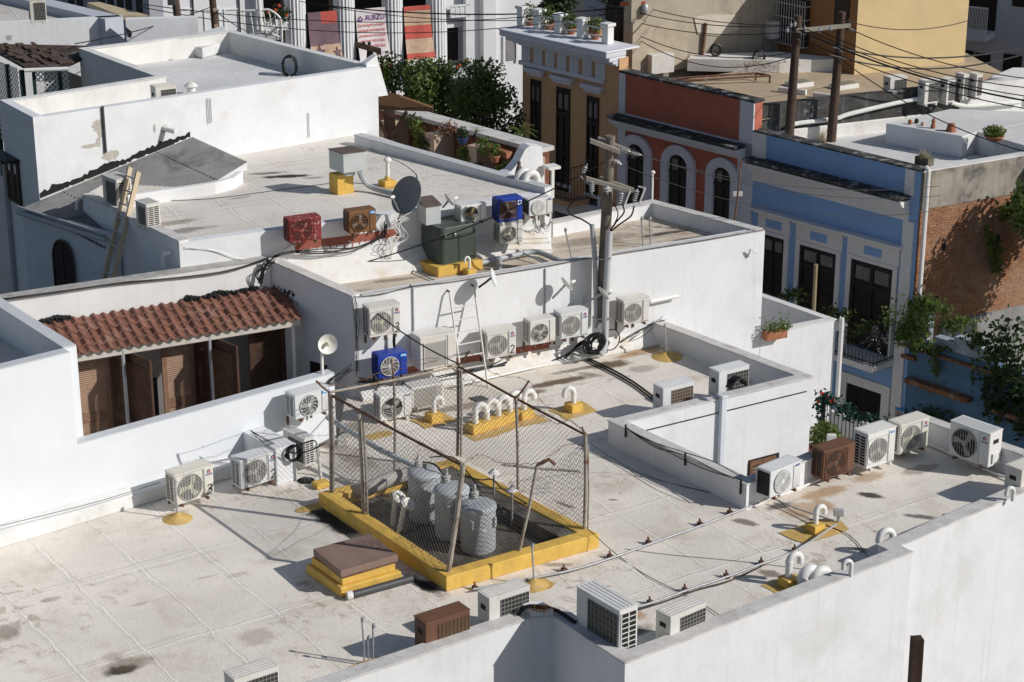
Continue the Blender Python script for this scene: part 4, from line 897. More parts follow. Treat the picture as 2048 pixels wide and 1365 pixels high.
# ================================================================== BEHIND THE STREET FRONT
H6 = thing('ochre_building', 'tall building behind the red house, stained bare wall, orange side and cream gable', 'building', (9, 58, -7.6))
o1 = P(1556, 114, zr4); o2 = P(1708, 150, zr4)
OA = PL(o1-dv(62)*9, o1); OB = PL(o1, o2); OC = PL(o2, o2+dv(64)*9)
mb = MB(); uq = OA.uz(1262, 60)[0]; mb.obox(OA.pt(uq, -7.6, -.4), OA.d*(OA.L-uq), OA.n*.4, UP*11.9); mb.build('wall', paint('stained bare wall', (.43, .38, .3), .9, .15, 1, dirt=(.2, .17, .13), dsc=.9, damt=.75, streak=.5, scol=(.14, .12, .1), bump=.3), H6)
mb = MB(); mb.obox(OB.pt(0, -7.6, -.4), OB.d*(OB.L-.003), OB.n*.4, UP*12.4); mb.build('wall', paint('orange brown wall', (.30, .15, .06), .8, .1, 2), H6)
uc = OC.uz(1932, 80)[0]
mb = MB(); mb.obox(OC.pt(0, -7.6, -.4), OC.d*uc, OC.n*.4, UP*12.4); mb.build('wall', paint('cream gable', (.62, .48, .26), .85, .06, 1.2, dirt=(.5, .4, .24), dsc=.8, damt=.5, streak=.12, scol=(.4, .32, .2)), H6)
u0, z1 = OB.uz(1560, -10); u1, z0 = OB.uz(1617, 95)
mb = MB(); mb.obox(OB.pt(u0, z0, .004), OB.d*(u1-u0), OB.n*.03, UP*(z1-z0)); wn = mb.build('window', M_door, H6)
mb = MB()
for k in range(13): u = u0+(u1-u0)*k/12; mb.tube([OB.pt(u, z0, .22), OB.pt(u, z1, .22)], .016, 4)
for k in range(4): z = z0+(z1-z0)*k/3.4; mb.tube([OB.pt(u0, z, .0), OB.pt(u0, z, .22), OB.pt(u1, z, .22), OB.pt(u1, z, 0)], .018, 4)
mb.build('window_grille', M_wire, wn)
u0, z1 = OB.uz(1672, -10); u1, z0 = OB.uz(1697, 60); mb = MB(); mb.obox(OB.pt(u0, z0, .004), OB.d*(u1-u0), OB.n*.03, UP*(z1-z0)); mb.build('window', M_door, H6)
mb = MB(); q = [OA.px(*p, .02) for p in ((1388, 35), (1420, 28), (1470, 30), (1478, 60), (1440, 72), (1395, 68))]; mb.ext(q, OA.n*.012); mb.build('patch', paint('pale render patch', (.58, .53, .44), .9, .12), H6)
mb = MB(); u0, z0 = OA.uz(1278, 85); mb.obox(OA.pt(OA.uz(1262, 60)[0], zr4, 0), OA.d*(OA.uz(1372, 60)[0]-OA.uz(1262, 60)[0]), OA.n*.1, UP*(OA.uz(1300, 40)[1]-zr4)); mb.build('block_wall', paint('cream concrete block', (.47, .41, .31), .9, .12, 2, dirt=(.25, .2, .14), dsc=1.2, damt=.7, bump=.3), H6)
# clutter on the red house roof
def rbox(x, y, z, w, d, h, az, mat, name, label, cat, group=None, bev=.01):
    p = P(x, y, z); m = MB(); m.obox(p, dv(az)*w, dv(az-90)*d, UP*h); return single(m, name, mat, label, cat, group, bevel=bev)
rbox(1303, 150, zr4, .75, .6, .55, 62, M_acold, 'roof_cabinet', 'pale cream cabinet on the roof behind the red parapet', 'cabinet')
# raised white platform and parapet at the back of the red roof
mb = MB(); mb.ext([P(1375, 118, zr4+.35), P(1560, 122, zr4+.35), P(1700, 118, zr4+.35), P(1560, 104, zr4+.35), P(1385, 108, zr4+.35)], (0, 0, -.35)); mb.build('roof_platform', M_flash, H4)
for (x, y, w, d, lab) in ((1592, 178, .62, .5, 'square pale roof hatch on the beige roof, the left one of two between the poles'), (1678, 182, .7, .45, 'square pale roof hatch on the beige roof, right of the double pole')):
    p = P(x, y, zr4); T_ = thing('skylight', lab, 'roof hatch', p, R(30)); m = MB(); m.box(0, w, 0, d, 0, .12); m.build('curb', M_flash, T_, local=True, bevel=.01); m = MB(); m.box(.05, w-.05, .05, d-.05, .121, .14); m.build('cover', paint('dirty skylight', (.3, .28, .22), .4, .2), T_, local=True)
for i, (x, y, w) in enumerate(((1555, 185, .8), (1625, 196, .5))): rbox(x, y, zr4, w, .12, .14, 118, M_flash, 'roof_curb', ('long', 'short')[i]+' low pale curb lying on the beige roof near the poles', 'curb')
# rusty pipe rack
T_ = thing('pipe_rack', 'long rusty red steel frame lying along the beige roof', 'frame', P(1345, 165, zr4))
r_ = [P(1340, 158, zr4+.12), P(1512, 147, zr4+.2), P(1540, 152, zr4+.2), P(1345, 163, zr4+.12)]
m = MB(); m.tube(r_+[r_[0]], .035, 6); m.build('rail', M_rust, T_)
for q in r_[1:3]: m = MB(); m.tube([q, Vector((q.x, q.y, zr4))], .03, 6); m.build('leg', M_rust, T_)
m = MB(); p = P(1402, 133, zr4); m.tube([p, p+Vector((.1, 0, 1.25))], .05, 8); single(m, 'rusty_post', M_rust, 'single rusty brown steel post standing beside the tyre', 'post', smooth=True)
def torus(c, ax, R_, r_, n=24, k=8):
    c = Vector(c); ax = Vector(ax).normalized(); a = ax.orthogonal().normalized(); b_ = ax.cross(a); m = MB(); vs = []
    for i in range(n):
        t_ = 2*math.pi*i/n; d = a*math.cos(t_)+b_*math.sin(t_)
        for j in range(k): q = 2*math.pi*j/k; vs.append(c+d*(R_+r_*math.cos(q))+ax*r_*math.sin(q))
    fs = [(i*k+j, ((i+1) % n)*k+j, ((i+1) % n)*k+(j+1) % k, i*k+(j+1) % k) for i in range(n) for j in range(k)]
    return m.add(vs, fs)
c = P(1432, 100, zr4+.55)
single(torus(c, (.3, -.95, .15), .15, .045), 'tyre', M_black, 'black tyre leaning at the foot of the stained wall', 'tyre', smooth=True)
m = MB(); rg = random.Random(2); c = P(1518, 116, zr4+.4)
for k in range(7): m.tube([c+Vector((math.cos(a*.4)*.16*rg.uniform(.9, 1.1), .02*k, math.sin(a*.4)*.2)) for a in range(17)], .014, 5)
for k in range(26): a = c+Vector((rg.uniform(-.5, .7), rg.uniform(-.3, .1), rg.uniform(-.35, .05))); m.tube([a, a+Vector((rg.gauss(0, .25), rg.gauss(0, .1), rg.gauss(0, .12)))], .006, 3)
single(m, 'cable_tangle', M_black, 'tangled heap of black cable and dry twigs on the roof right of the tyre', 'cable')
m = MB(); u, z = OA.uz(1530, 62); m.obox(OA.pt(u, z-.2, .0), OA.d*.3, OA.n*.3, UP*.5); single(m, 'wall_box', M_acold, 'cream electrical box on the wall left of the barred window', 'box', bevel=.01)
# dividing wall between the red and blue roofs
H7 = thing('grimy_wall', 'black streaked white party wall behind the two leaning utility poles', 'wall', (8, 49, 0))
d0 = FB.pt(uL+.1, 0, -.35); DW = PL(d0, d0+dv(66)*10)
mb = MB(); mb.obox(DW.pt(0, zr1-.5, -.25), DW.d*6.2, DW.n*.25, UP*(zt4-zr1+.35)); mb.build('wall', M_grime, H7)
mb = MB(); mb.obox(DW.pt(6.21, zr1-.5, -.25), DW.d*9, DW.n*.25, UP*(zt4-zr1+.3)); mb.build('wall', M_whiteold, H7)
mb = MB(); mb.obox(DW.pt(-.02, zr1-.5, .003), DW.d*6.1, DW.n*.06, UP*.85); mb.build('patched_render', M_flash, H7, bevel=.03)
m = MB(); m.tube(spline([DW.px(*q, .12) for q in ((1575, 258), (1590, 248), (1668, 238), (1700, 228), (1790, 207), (1850, 196), (1885, 197), (1930, 212), (2040, 204))], 5), .06, 8); single(m, 'roof_pipe', M_pvc, 'long bent white pipe running along the grimy party wall', 'pipe', smooth=True)
mb = MB(); mb.ext([P(1772, 247, 1.62), P(1925, 273, 1.62), P(1955, 264, 1.62), P(2048, 291, 1.62), P(2130, 310, 1.62), P(2100, 225, 1.62), P(1900, 218, 1.62)], (0, 0, -.57)); mb.build('roof_step', M_r3, H1, bevel=.02)
mb = MB(); mb.obox(P(1955, 262, 1.62), dv(-40)*.01, dv(62)*5, UP*.01); mb.build('joint', M_r3, H1)
# far right white building with balcony
H8 = thing('white_balcony_building', 'shaded white building with dark doorways and a railed balcony at the top right corner', 'building', (17, 60, -7.6))
wb = PY(1985, 100, 64); WB = PL(wb, wb+dv(-58))
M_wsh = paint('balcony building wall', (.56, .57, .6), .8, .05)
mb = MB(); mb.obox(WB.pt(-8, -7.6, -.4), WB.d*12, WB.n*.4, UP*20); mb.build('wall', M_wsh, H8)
for (x0_, y0_, x1_, y1_) in ((1912, 98, 1942, 175), (1951, 105, 1976, 175), (2008, 107, 2040, 165), (2027, -20, 2060, 16), (1930, -20, 1990, 62)):
    ua, za = WB.uz(x0_, y0_); ub, zb = WB.uz(x1_, y1_); mb = MB(); mb.obox(WB.pt(min(ua, ub), min(za, zb), .004), WB.d*abs(ua-ub), WB.n*.02, UP*abs(za-zb)); mb.build('doorway', M_door, H8)
ua, za = WB.uz(1990, 62); ub, _ = WB.uz(1915, 62)
mb = MB(); mb.obox(WB.pt(min(ua, ub), za-.22, 0), WB.d*abs(ua-ub), WB.n*.9, UP*.2); mb.build('balcony_slab', M_trimb, H8)
mb = MB()
for k in range(26): u = min(ua, ub)+abs(ua-ub)*k/25; mb.tube([WB.pt(u, za-.02, .85), WB.pt(u, za+.85, .85)], .014, 4)
mb.tube([WB.pt(ua, za+.85, .85), WB.pt(ub, za+.85, .85)], .03, 4); mb.build('balcony_railing', M_pvc, H8)
m = MB(); m.ext([P(1972, 178, 1.6), P(2100, 195, 1.6), P(2100, 160, 1.6), P(2020, 158, 1.6)], (0, 0, .35)); single(m, 'roof_tarpaulin', M_white, 'bulging white covered roof hump at the right edge, right of the small condensers', 'roof cover', bevel=.12, seg=4)
# rooftop hut on the yellow house
hb = PY(1212, 50, 58); HB = PL(hb, hb+dv(-44)); H9 = thing('rooftop_hut', 'blue grey shaded rooftop room behind the yellow house balustrade', 'hut', (hb.x, hb.y, 2.8))
mb = MB(); mb.obox(HB.pt(-.75, 2.87, -.3), HB.d*1.6, HB.n*.3, UP*3); mb.build('wall', paint('blue grey hut wall', (.34, .39, .48), .8, .05), H9)
mb = MB(); mb.obox(HB.pt(-.6, 2.87, .003), HB.d*.6, HB.n*.03, UP*2.2); mb.build('door', M_door, H9)
m = MB(); p = P(1243, 108, 2.0); m.obox(p-dv(62)*.1, dv(62)*.36, dv(-40)*.5, UP*1.35); single(m, 'chimney_stump', paint('blackened stump', (.06, .055, .05), .95, .4, 4, dirt=(.3, .25, .2), dsc=3, damt=.6), 'blackened masonry stump at the right end of the yellow house roof', 'chimney')

# ================================================================== COLONNADED BUILDING
K = thing('colonnaded_building', 'large white colonnaded building with fluted columns and banners in the background', 'building', (-6, 75, -7.6))
kp = PY(740, 20, 75); CFp = PL(kp, kp+dv(66))
M_kw = paint('civic white', (.72, .725, .74), .75, .05, 1.2)
def kbox(m, x0_, x1_, z0, z1, o0, o1, y=60):
    ua = CFp.uz(x0_, y)[0]; ub = CFp.uz(x1_, y)[0]; return m.obox(CFp.pt(ua, z0, o0), CFp.d*(ub-ua), CFp.n*(o1-o0), UP*(z1-z0))
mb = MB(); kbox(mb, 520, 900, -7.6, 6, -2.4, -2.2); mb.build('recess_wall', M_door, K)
for a_ in ((280, 524, -7.6, 6, -.5, 0), (935, 1100, -7.6, 6, -.5, 0), (570, 935, -7.6, -4.2, -1, .4), (895, 935, CFp.uz(915, 55)[1], 6, -.4, -.02)): mb = MB(); kbox(mb, *a_); mb.build('wall', M_kw, K)
for xa_, xb_, oa_, ob_ in ((960, 985, 0, .35), (926, 943, .01, .3), (510, 524, 0, .3)): mb = MB(); kbox(mb, xa_, xb_, -7.6, 6, oa_, ob_); mb.build('pier', M_kw, K)
for x in (593, 691, 787, 875):
    u = CFp.uz(x, 60)[0]; c = CFp.pt(u, -4.2, -.1); n = 80; rr = .40; vs = []
    for z in (0, 12):
        for k in range(n):
            a = 2*math.pi*k/n; r = rr-.035*abs(math.sin(a*10)); vs.append(c+Vector((r*math.cos(a), r*math.sin(a), z)))
    m = MB(); m.add(vs, [(k, (k+1) % n, n+(k+1) % n, n+k) for k in range(n)]); m.lathe([(.5, 0), (.5, .12), (.43, .2)], c, 24); m.build('column', M_kw, K)
for x in (372, 425, 465): 
    m = MB(); ua = CFp.uz(x-16, 60)[0]; ub = CFp.uz(x+16, 60)[0]
    zt_, zb_ = CFp.uz(x, 20)[1], CFp.uz(x, 75)[1]
    for (a, b_, c_, d_) in ((ua, ub, zt_, zt_+.05), (ua, ub, zb_, zb_+.05), (ua, ua+.05, zb_, zt_), (ub-.05, ub, zb_, zt_)): m.obox(CFp.pt(a, c_, 0), CFp.d*(b_-a), CFp.n*.04, UP*(d_-c_))
    m.build('wall_panel', M_kw, K)
for x in (388, 480): m = MB(); u = CFp.uz(x, 60)[0]; m.tube([CFp.pt(u, -7, .05), CFp.pt(u, 6, .05)], .03, 5); m.build('downpipe', M_slot, K)
ua, za = CFp.uz(894, 58); ub, zb = CFp.uz(926, 125); m = MB(); m.obox(CFp.pt(ua, zb, -.5), CFp.d*(ub-ua), CFp.n*.02, UP*(za-zb)); m.build('doorway', M_door, K)
ua, za = CFp.uz(1012, 76); ub, zb = CFp.uz(1028, 119); m = MB(); m.obox(CFp.pt(ua-.05, zb, .003), CFp.d*(ub-ua+.1), CFp.n*.03, UP*(za-zb)); wn = m.build('window', paint('grey shutter', (.3, .29, .29), .6, .1), K)
m = MB()
for k in range(14): m.obox(CFp.pt(ua, zb+(za-zb)*k/14, .034), CFp.d*(ub-ua), CFp.n*.02, UP*.03)
m.build('louvre', MC['grey shutter'], wn)
m = MB(); m.obox(CFp.pt(ua-.14, zb-.1, .0), CFp.d*.08, CFp.n*.08, UP*(za-zb+.2)); m.obox(CFp.pt(ub+.06, zb-.1, 0), CFp.d*.08, CFp.n*.08, UP*(za-zb+.2)); m.build('frame', M_kw, wn)
def pierced(x0_, x1_, y):
    ua, z = CFp.uz(x0_, y); ub = CFp.uz(x1_, y)[0]; m = MB(); h = .42; m.obox(CFp.pt(ua, z, .2), CFp.d*(ub-ua), CFp.n*.1, UP*.06); m.obox(CFp.pt(ua, z-h, .2), CFp.d*(ub-ua), CFp.n*.1, UP*.06)
    n_ = 4; w_ = (ub-ua)/n_
    for k in range(n_):
        cx = ua+w_*(k+.5); c = CFp.pt(cx, z-h/2+.03, .25)
        for a in range(4): an = a*math.pi/4; d = (CFp.d*math.cos(an)*w_/2+UP*math.sin(an)*h/2*.95); m.tube([c-d, c+d], .035, 5)
        m.obox(CFp.pt(ua+w_*k-.03, z-h, .21), CFp.d*.06, CFp.n*.08, UP*h)
    m.build('pierced_balustrade', M_kw, K)
pierced(896, 950, 133); pierced(525, 572, 38); pierced(897, 935, 12)
def garland(name, pts, n, size, mats, label, cat, rad=.1, seed=1, parent=None):
    """evergreen rope with baubles"""
    rg = random.Random(seed); L = spline(pts, 8); m = MB(); q = MB()
    for k in range(n):
        t_ = rg.random()*(len(L)-1.001); i = int(t_); p = L[i].lerp(L[i+1], t_-i)+Vector((rg.gauss(0, rad), rg.gauss(0, rad), rg.gauss(0, rad))); m.leaf(p, size*rg.uniform(.7, 1.4), rg)
    T_ = thing(name, label, cat, L[0]) if parent is None else parent
    m.build('greenery' if parent is None else 'garland', mats[0], T_)
    for k in range(max(4, n//110)):
        i = rg.randrange(len(L)); p = L[i]+Vector((rg.gauss(0, rad*.7), rg.gauss(0, rad*.7)-rad*.6, rg.gauss(0, rad*.7)+rad*.4)); q = MB(); q.lathe([(.001, -.5*size), (.45*size, -.2*size), (.45*size, .2*size), (.001, .5*size)], p, 8); q.build('bauble', mats[1], T_, smooth=True)
    return T_
M_bau = paint('red orange flowers', (.42, .08, .03), .5, .3, 6)
garland('flower_garland', [CFp.px(896, 131, .3), CFp.px(950, 127, .3)], 150, .14, (M_leafd, M_bau), 'red flower garland on the white balcony right of the columns', 'garland', .09, 1)
garland('flower_garland', [CFp.px(527, 30, .3), CFp.px(574, 27, .3)], 150, .16, (M_leafd, M_bau), 'red flower garland behind the white stair railing', 'garland', .11, 2)
# banners
def cloth(x0_, x1_, y0_, y1_, seed, nu=14, nv=20, o=.12):
    rg = random.Random(seed); ph = rg.random()*6
    ua, za = CFp.uz(x0_, y0_); ub = CFp.uz(x1_, y0_)[0]; zb = CFp.uz((x0_+x1_)/2, y1_)[1]
    def S(u, v): return CFp.pt(ua+(ub-ua)*u+.12*v*v*u, za+(zb-za)*v, o+.5*v*v+.03*math.sin(u*7+ph+v*3)*(.3+v))
    return S
def sheet(S, u0, u1, v0, v1, nu=10, nv=10, lift=0):
    m = MB(); vs = [S(u0+(u1-u0)*i/nu, v0+(v1-v0)*j/nv)+CFp.n*lift for j in range(nv+1) for i in range(nu+1)]
    return m.add(vs, [(j*(nu+1)+i, j*(nu+1)+i+1, (j+1)*(nu+1)+i+1, (j+1)*(nu+1)+i) for j in range(nv) for i in range(nu)])
M_bred = paint('banner red', (.52, .10, .08), .8, .1, 6); M_btan = paint('banner tan', (.52, .36, .25), .8, .15, 6, dirt=(.6, .5, .42), dsc=5, damt=.5); M_bpur = paint('banner mauve', (.17, .11, .13), .8, .15, 4); M_bwht = paint('banner white', (.7, .66, .66), .8, .05, 2)
S = cloth(613, 671, 25, 128, 1); T_ = thing('banner', 'hanging mauve and red banner with dark stars between the two left columns', 'banner', S(0, 1)); 
sheet(S, 0, 1, 0, 1, 14, 20).build('cloth', M_btan, T_); sheet(S, .0, .45, .0, .62, 6, 12, .012).build('mauve_field', M_bpur, T_); sheet(S, .45, 1, .0, .22, 6, 6, .012).build('red_stripe', M_bred, T_); sheet(S, .45, 1, .22, .6, 6, 6, .014).build('mauve_stripe', M_bpur, T_); sheet(S, 0, 1, .92, 1, 10, 3, .012).build('red_stripe', M_bred, T_)
for (cu_, cv, rr) in ((.3, .74, .2), (.86, .76, .16)):
    m = MB(); pl = [S(cu_+rr*(1 if k % 2 == 0 else .42)*math.sin(k*math.pi/5), cv-rr*.75*(1 if k % 2 == 0 else .42)*math.cos(k*math.pi/5))+CFp.n*.03 for k in range(10)]; m.add(pl, [tuple(range(10))]); m.build('star', M_bpur, T_)
S = cloth(709, 768, 18, 135, 2); T_ = thing('banner', 'white hanging banner with purple heading and red script between the middle columns', 'banner', S(0, 1))
sheet(S, 0, 1, 0, 1, 14, 20).build('cloth', M_bwht, T_); sheet(S, 0, 1, .9, 1, 10, 3, .012).build('red_stripe', M_bred, T_)
pw = (S(1, .1)-S(0, .1)).length
def line(txt, v, h, mat, nm, u=.06, w=.88, sh=.3):
    m = MB(); V, Fs = text_mb(txt, 1.0, sh, .012); x0_ = min(p.x for p in V); x1_ = max(p.x for p in V); hh = max(p.y for p in V)
    Lh = (S(.5, 1)-S(.5, 0)).length
    m.add([S(u+w*(p.x-x0_)/(x1_-x0_), v-p.y*h/Lh)+CFp.n*.03 for p in V], Fs); m.build(nm, mat, T_)
M_pur = paint('purple print', (.16, .05, .22), .7, .05); M_scr = paint('red script', (.62, .12, .1), .7, .05)
line('ALBIZU', .19, .3, M_pur, 'heading', .3, .66, 0)
for k, s_ in enumerate(('Que la alegría y el amor', 'que inunda esta temporada', 'permanezca en tu corazón', 'para hacer todo el año', 'una eterna Navidad.')): line(s_, .29+.085*k, .17, M_scr, 'script_line', .05+.02*(k > 2), .9-.06*(k > 2))
m = MB(); cc = (.14, .16)
m.add([S(.14+.085*math.cos(a*math.pi/10), .165+.045*math.sin(a*math.pi/10))+CFp.n*.03 for a in range(-1, 12)]+[S(.14+.055*math.cos(a*math.pi/10), .15+.032*math.sin(a*math.pi/10))+CFp.n*.03 for a in range(11, -2, -1)], [tuple(range(26))]); m.add([S(.14+.035*math.cos(a*math.pi/5), .135+.018*math.sin(a*math.pi/5))+CFp.n*.031 for a in range(10)], [tuple(range(10))]); m.build('emblem', M_pur, T_)
S = cloth(805, 858, 13, 138, 3); T_ = thing('banner', 'red and tan striped hanging banner between the two right columns', 'banner', S(0, 1))
sheet(S, 0, 1, 0, 1, 14, 20).build('cloth', M_btan, T_); sheet(S, 0, 1, 0, .07, 10, 3, .012).build('red_stripe', M_bred, T_); sheet(S, 0, 1, .3, .5, 10, 6, .012).build('red_stripe', M_bred, T_); sheet(S, 0, 1, .82, 1, 10, 6, .012).build('white_stripe', M_bwht, T_); sheet(S, 0, 1, .72, .8, 10, 3, .012).build('red_stripe', M_bred, T_)
# spiral stair landing with white railing
T_ = thing('stair_landing', 'white metal stair landing with curved railing and coloured lights left of the columns', 'stairs', PY(525, 75, 60)-UP*.1)
def Q(x, y, Y=60): return PY(x, y, Y)
m = MB(); m.ext([Q(500, 66), Q(545, 77), Q(565, 76), Q(548, 64, 60.6)], (0, 0, -.06)); m.ext([Q(510, 60), Q(545, 66), Q(560, 64), Q(540, 58, 60.6)], (0, 0, -.05)); m.build('tread', M_pvc, T_)
top = spline([Q(480, 22), Q(520, 21), Q(538, 20), Q(556, 32), Q(562, 45), Q(564, 84)], 6)
m = MB(); m.tube(top, .035, 6)
for x, ya, yb in ((484, 22, 66), (500, 22, 66), (513, 22, 66), (526, 21, 67), (538, 21, 70), (549, 26, 80), (556, 32, 84)): m.tube([Q(x, ya), Q(x+7, yb)], .02, 5)
m.tube([Q(516, -20), Q(523, 62)], .06, 8)
m.build('railing', M_pvc, T_); m = MB(); m.tube([Q(530, 74, 59.8), Q(556, 54, 59.8)], .035, 5); m.build('brace', M_steel, T_)
# dark small utility poles at upper left
def wpole(label, xb, yb, xt, yt, Y, r, mat, extra=None, zb=None, top=None):
    b_ = PY(xb, yb, Y); t_ = PY(xt, yt, Y) if top is None else top; d = (t_-b_)
    if zb is not None: b_ = b_-d*((b_.z-zb)/d.z)
    T_ = thing('utility_pole', label, 'utility pole', b_); m = MB(); n_ = 14
    m.tube([b_.lerp(t_, i/n_) for i in range(n_+1)], [r*(1.15-.25*i/n_) for i in range(n_+1)], 10); m.build('shaft', mat, T_, smooth=True); return T_, b_, t_
T_, b_, t_ = wpole('dark leaning pole with a box, left of two at the upper left', 359, 68, 346, -40, 54, .11, M_poledark, zb=0); m = MB(); q = PY(342, 0, 53.8); m.box(q.x-.1, q.x+.1, q.y, q.y+.15, q.z-.15, q.z+.4); m.build('meter_box', M_darkpipe, T_)
TP2, b_, t_ = wpole('dark leaning pole with pale round clamps, right of two at the upper left', 431, 62, 421, -40, 54, .1, M_poledark, zb=0); m = MB()
for y in (20, 52): q = PY(428+y*.08, y, 53.87); m.lathe([(.05, 0), (.05, .05)], q, 10, (0, -1, .2))
m.build('clamp', paint('pale clamp', (.5, .35, .25), .6), TP2)
TP3, b_, t_ = wpole('short dark pole with a tilted crossarm in front of the white banner', 739, 125, 740, 98, 57, .1, M_poledark, zb=-2); m = MB(); m.obox(PY(711, 95, 56.8), PY(762, 109, 56.8)-PY(711, 95, 56.8), (0, .12, 0), (0, 0, .15)); m.build('crossarm', M_poledark, TP3)
for x in (728, 739): m = MB(); m.lathe([(.04, 0), (.06, .05), (.03, .1), (.06, .14), (.02, .2)], PY(x, 101, 56.86)+UP*.06, 8); m.build('insulator', M_black, TP3)

# ================================================================== ROOF GARDEN BEHIND THE UPPER BLOCK
G = thing('garden_wall', 'tan garden wall with dark brick niches and white cap behind the upper roof', 'wall', (-1, 46, -1))
g0 = P(800, 219, 2.6); g1 = P(1086, 297, 2.6); GW = PL(g0, g1)
M_tan = paint('tan plaster', (.44, .33, .25), .8, .07, 2)
M_dbrick = paint('dark red brick', (.2, .085, .05), .9, .35, 7, dirt=(.1, .045, .03), dsc=9, damt=.8, bump=.6, bsc=14)
mb = MB(); mb.obox(GW.pt(-2, -2, -.2), GW.d*(GW.L+2), GW.n*.2, UP*4.5); mb.build('brick_back', M_dbrick, G)
mb = MB(); mb.obox(GW.pt(-2, 2.5, -.35), GW.d*(GW.L+2), GW.n*.5, UP*.1); mb.build('cap', M_coping, G)
mb = MB(); mb.obox(GW.pt(-2, -2, .001), GW.d*(GW.L+2), GW.n*.55, UP*3.6); mb.build('planter_ledge', M_tan, G)
for x, y in ((865, 244), (950, 272), (1047, 300), (775, 215)):
    u = GW.uz(x, y, .5)[0]; m = MB(); m.obox(GW.pt(u-.15, -2, .002), GW.d*.34, GW.n*.62, UP*4.42); m.build('pier', M_tan, G, bevel=.01)
# white scroll buttress
wp = PL(P(1062, 378, 2.4), P(1062, 378, 2.4)+dv(62)); pol = [(1004, 352), (1022, 343), (1038, 325), (1050, 300), (1060, 292), (1084, 294), (1090, 372), (1060, 384)]
m = MB(); m.ext([wp.px(*q) for q in pol], -wp.n*.3); single(m, 'scroll_buttress', M_white, 'bright white curved buttress at the right end of the garden wall', 'buttress')
m = MB(); q = wp.px(1085, 335, .05); m.obox(q, wp.d*.28, wp.n*.3, UP*.06); m.obox(q+wp.d*.2, wp.d*.06, wp.n*.06, UP*-.7); single(m, 'wall_bracket', M_pvc, 'white bracket shelf on the side of the curved buttress', 'bracket')
m = MB(); c = P(1038, 361, ZR+.0); m.lathe([(.09, 0), (.1, .1), (.05, .3), (.03, .34), (.045, .38), (.02, .42)], c, 10); single(m, 'clay_figurine', paint('brown figurine', (.12, .08, .06), .8), 'small brown figurine standing on the roof edge by the buttress', 'figurine', smooth=True)
# brown pergola
T_ = thing('roof_pergola', 'brown roofed wooden pergola on a dark post beside the tall white block', 'pergola', P(776, 288, 1.0))
m = MB(); pr = [P(746, 177, 3.3), P(866, 213, 2.95), P(752, 209, 2.95)]; m.ext([pr[0], P(800, 190, 3.25), pr[1], P(800, 213, 2.93), pr[2]], (0, 0, -.05)); m.build('roof', paint('brown felt roof', (.27, .15, .085), .9, .1, 3, bump=.3), T_)
m = MB(); m.tube([pr[2]-UP*.08, pr[1]-UP*.08], .06, 4); m.build('beam', M_wood, T_)
pb = P(778, 216, 2.85); m = MB(); m.obox(pb-Vector((.13, .0, 4)), (.26, 0, 0), (0, .26, 0), (0, 0, 4)); m.build('post', M_wood, T_)
for s_ in (-1, 1): m = MB(); m.tube([pb+Vector((s_*.05, 0, -.7)), pb+Vector((s_*.42, -.05*s_, -.08))], .06, 4); m.build('brace', M_wood, T_)
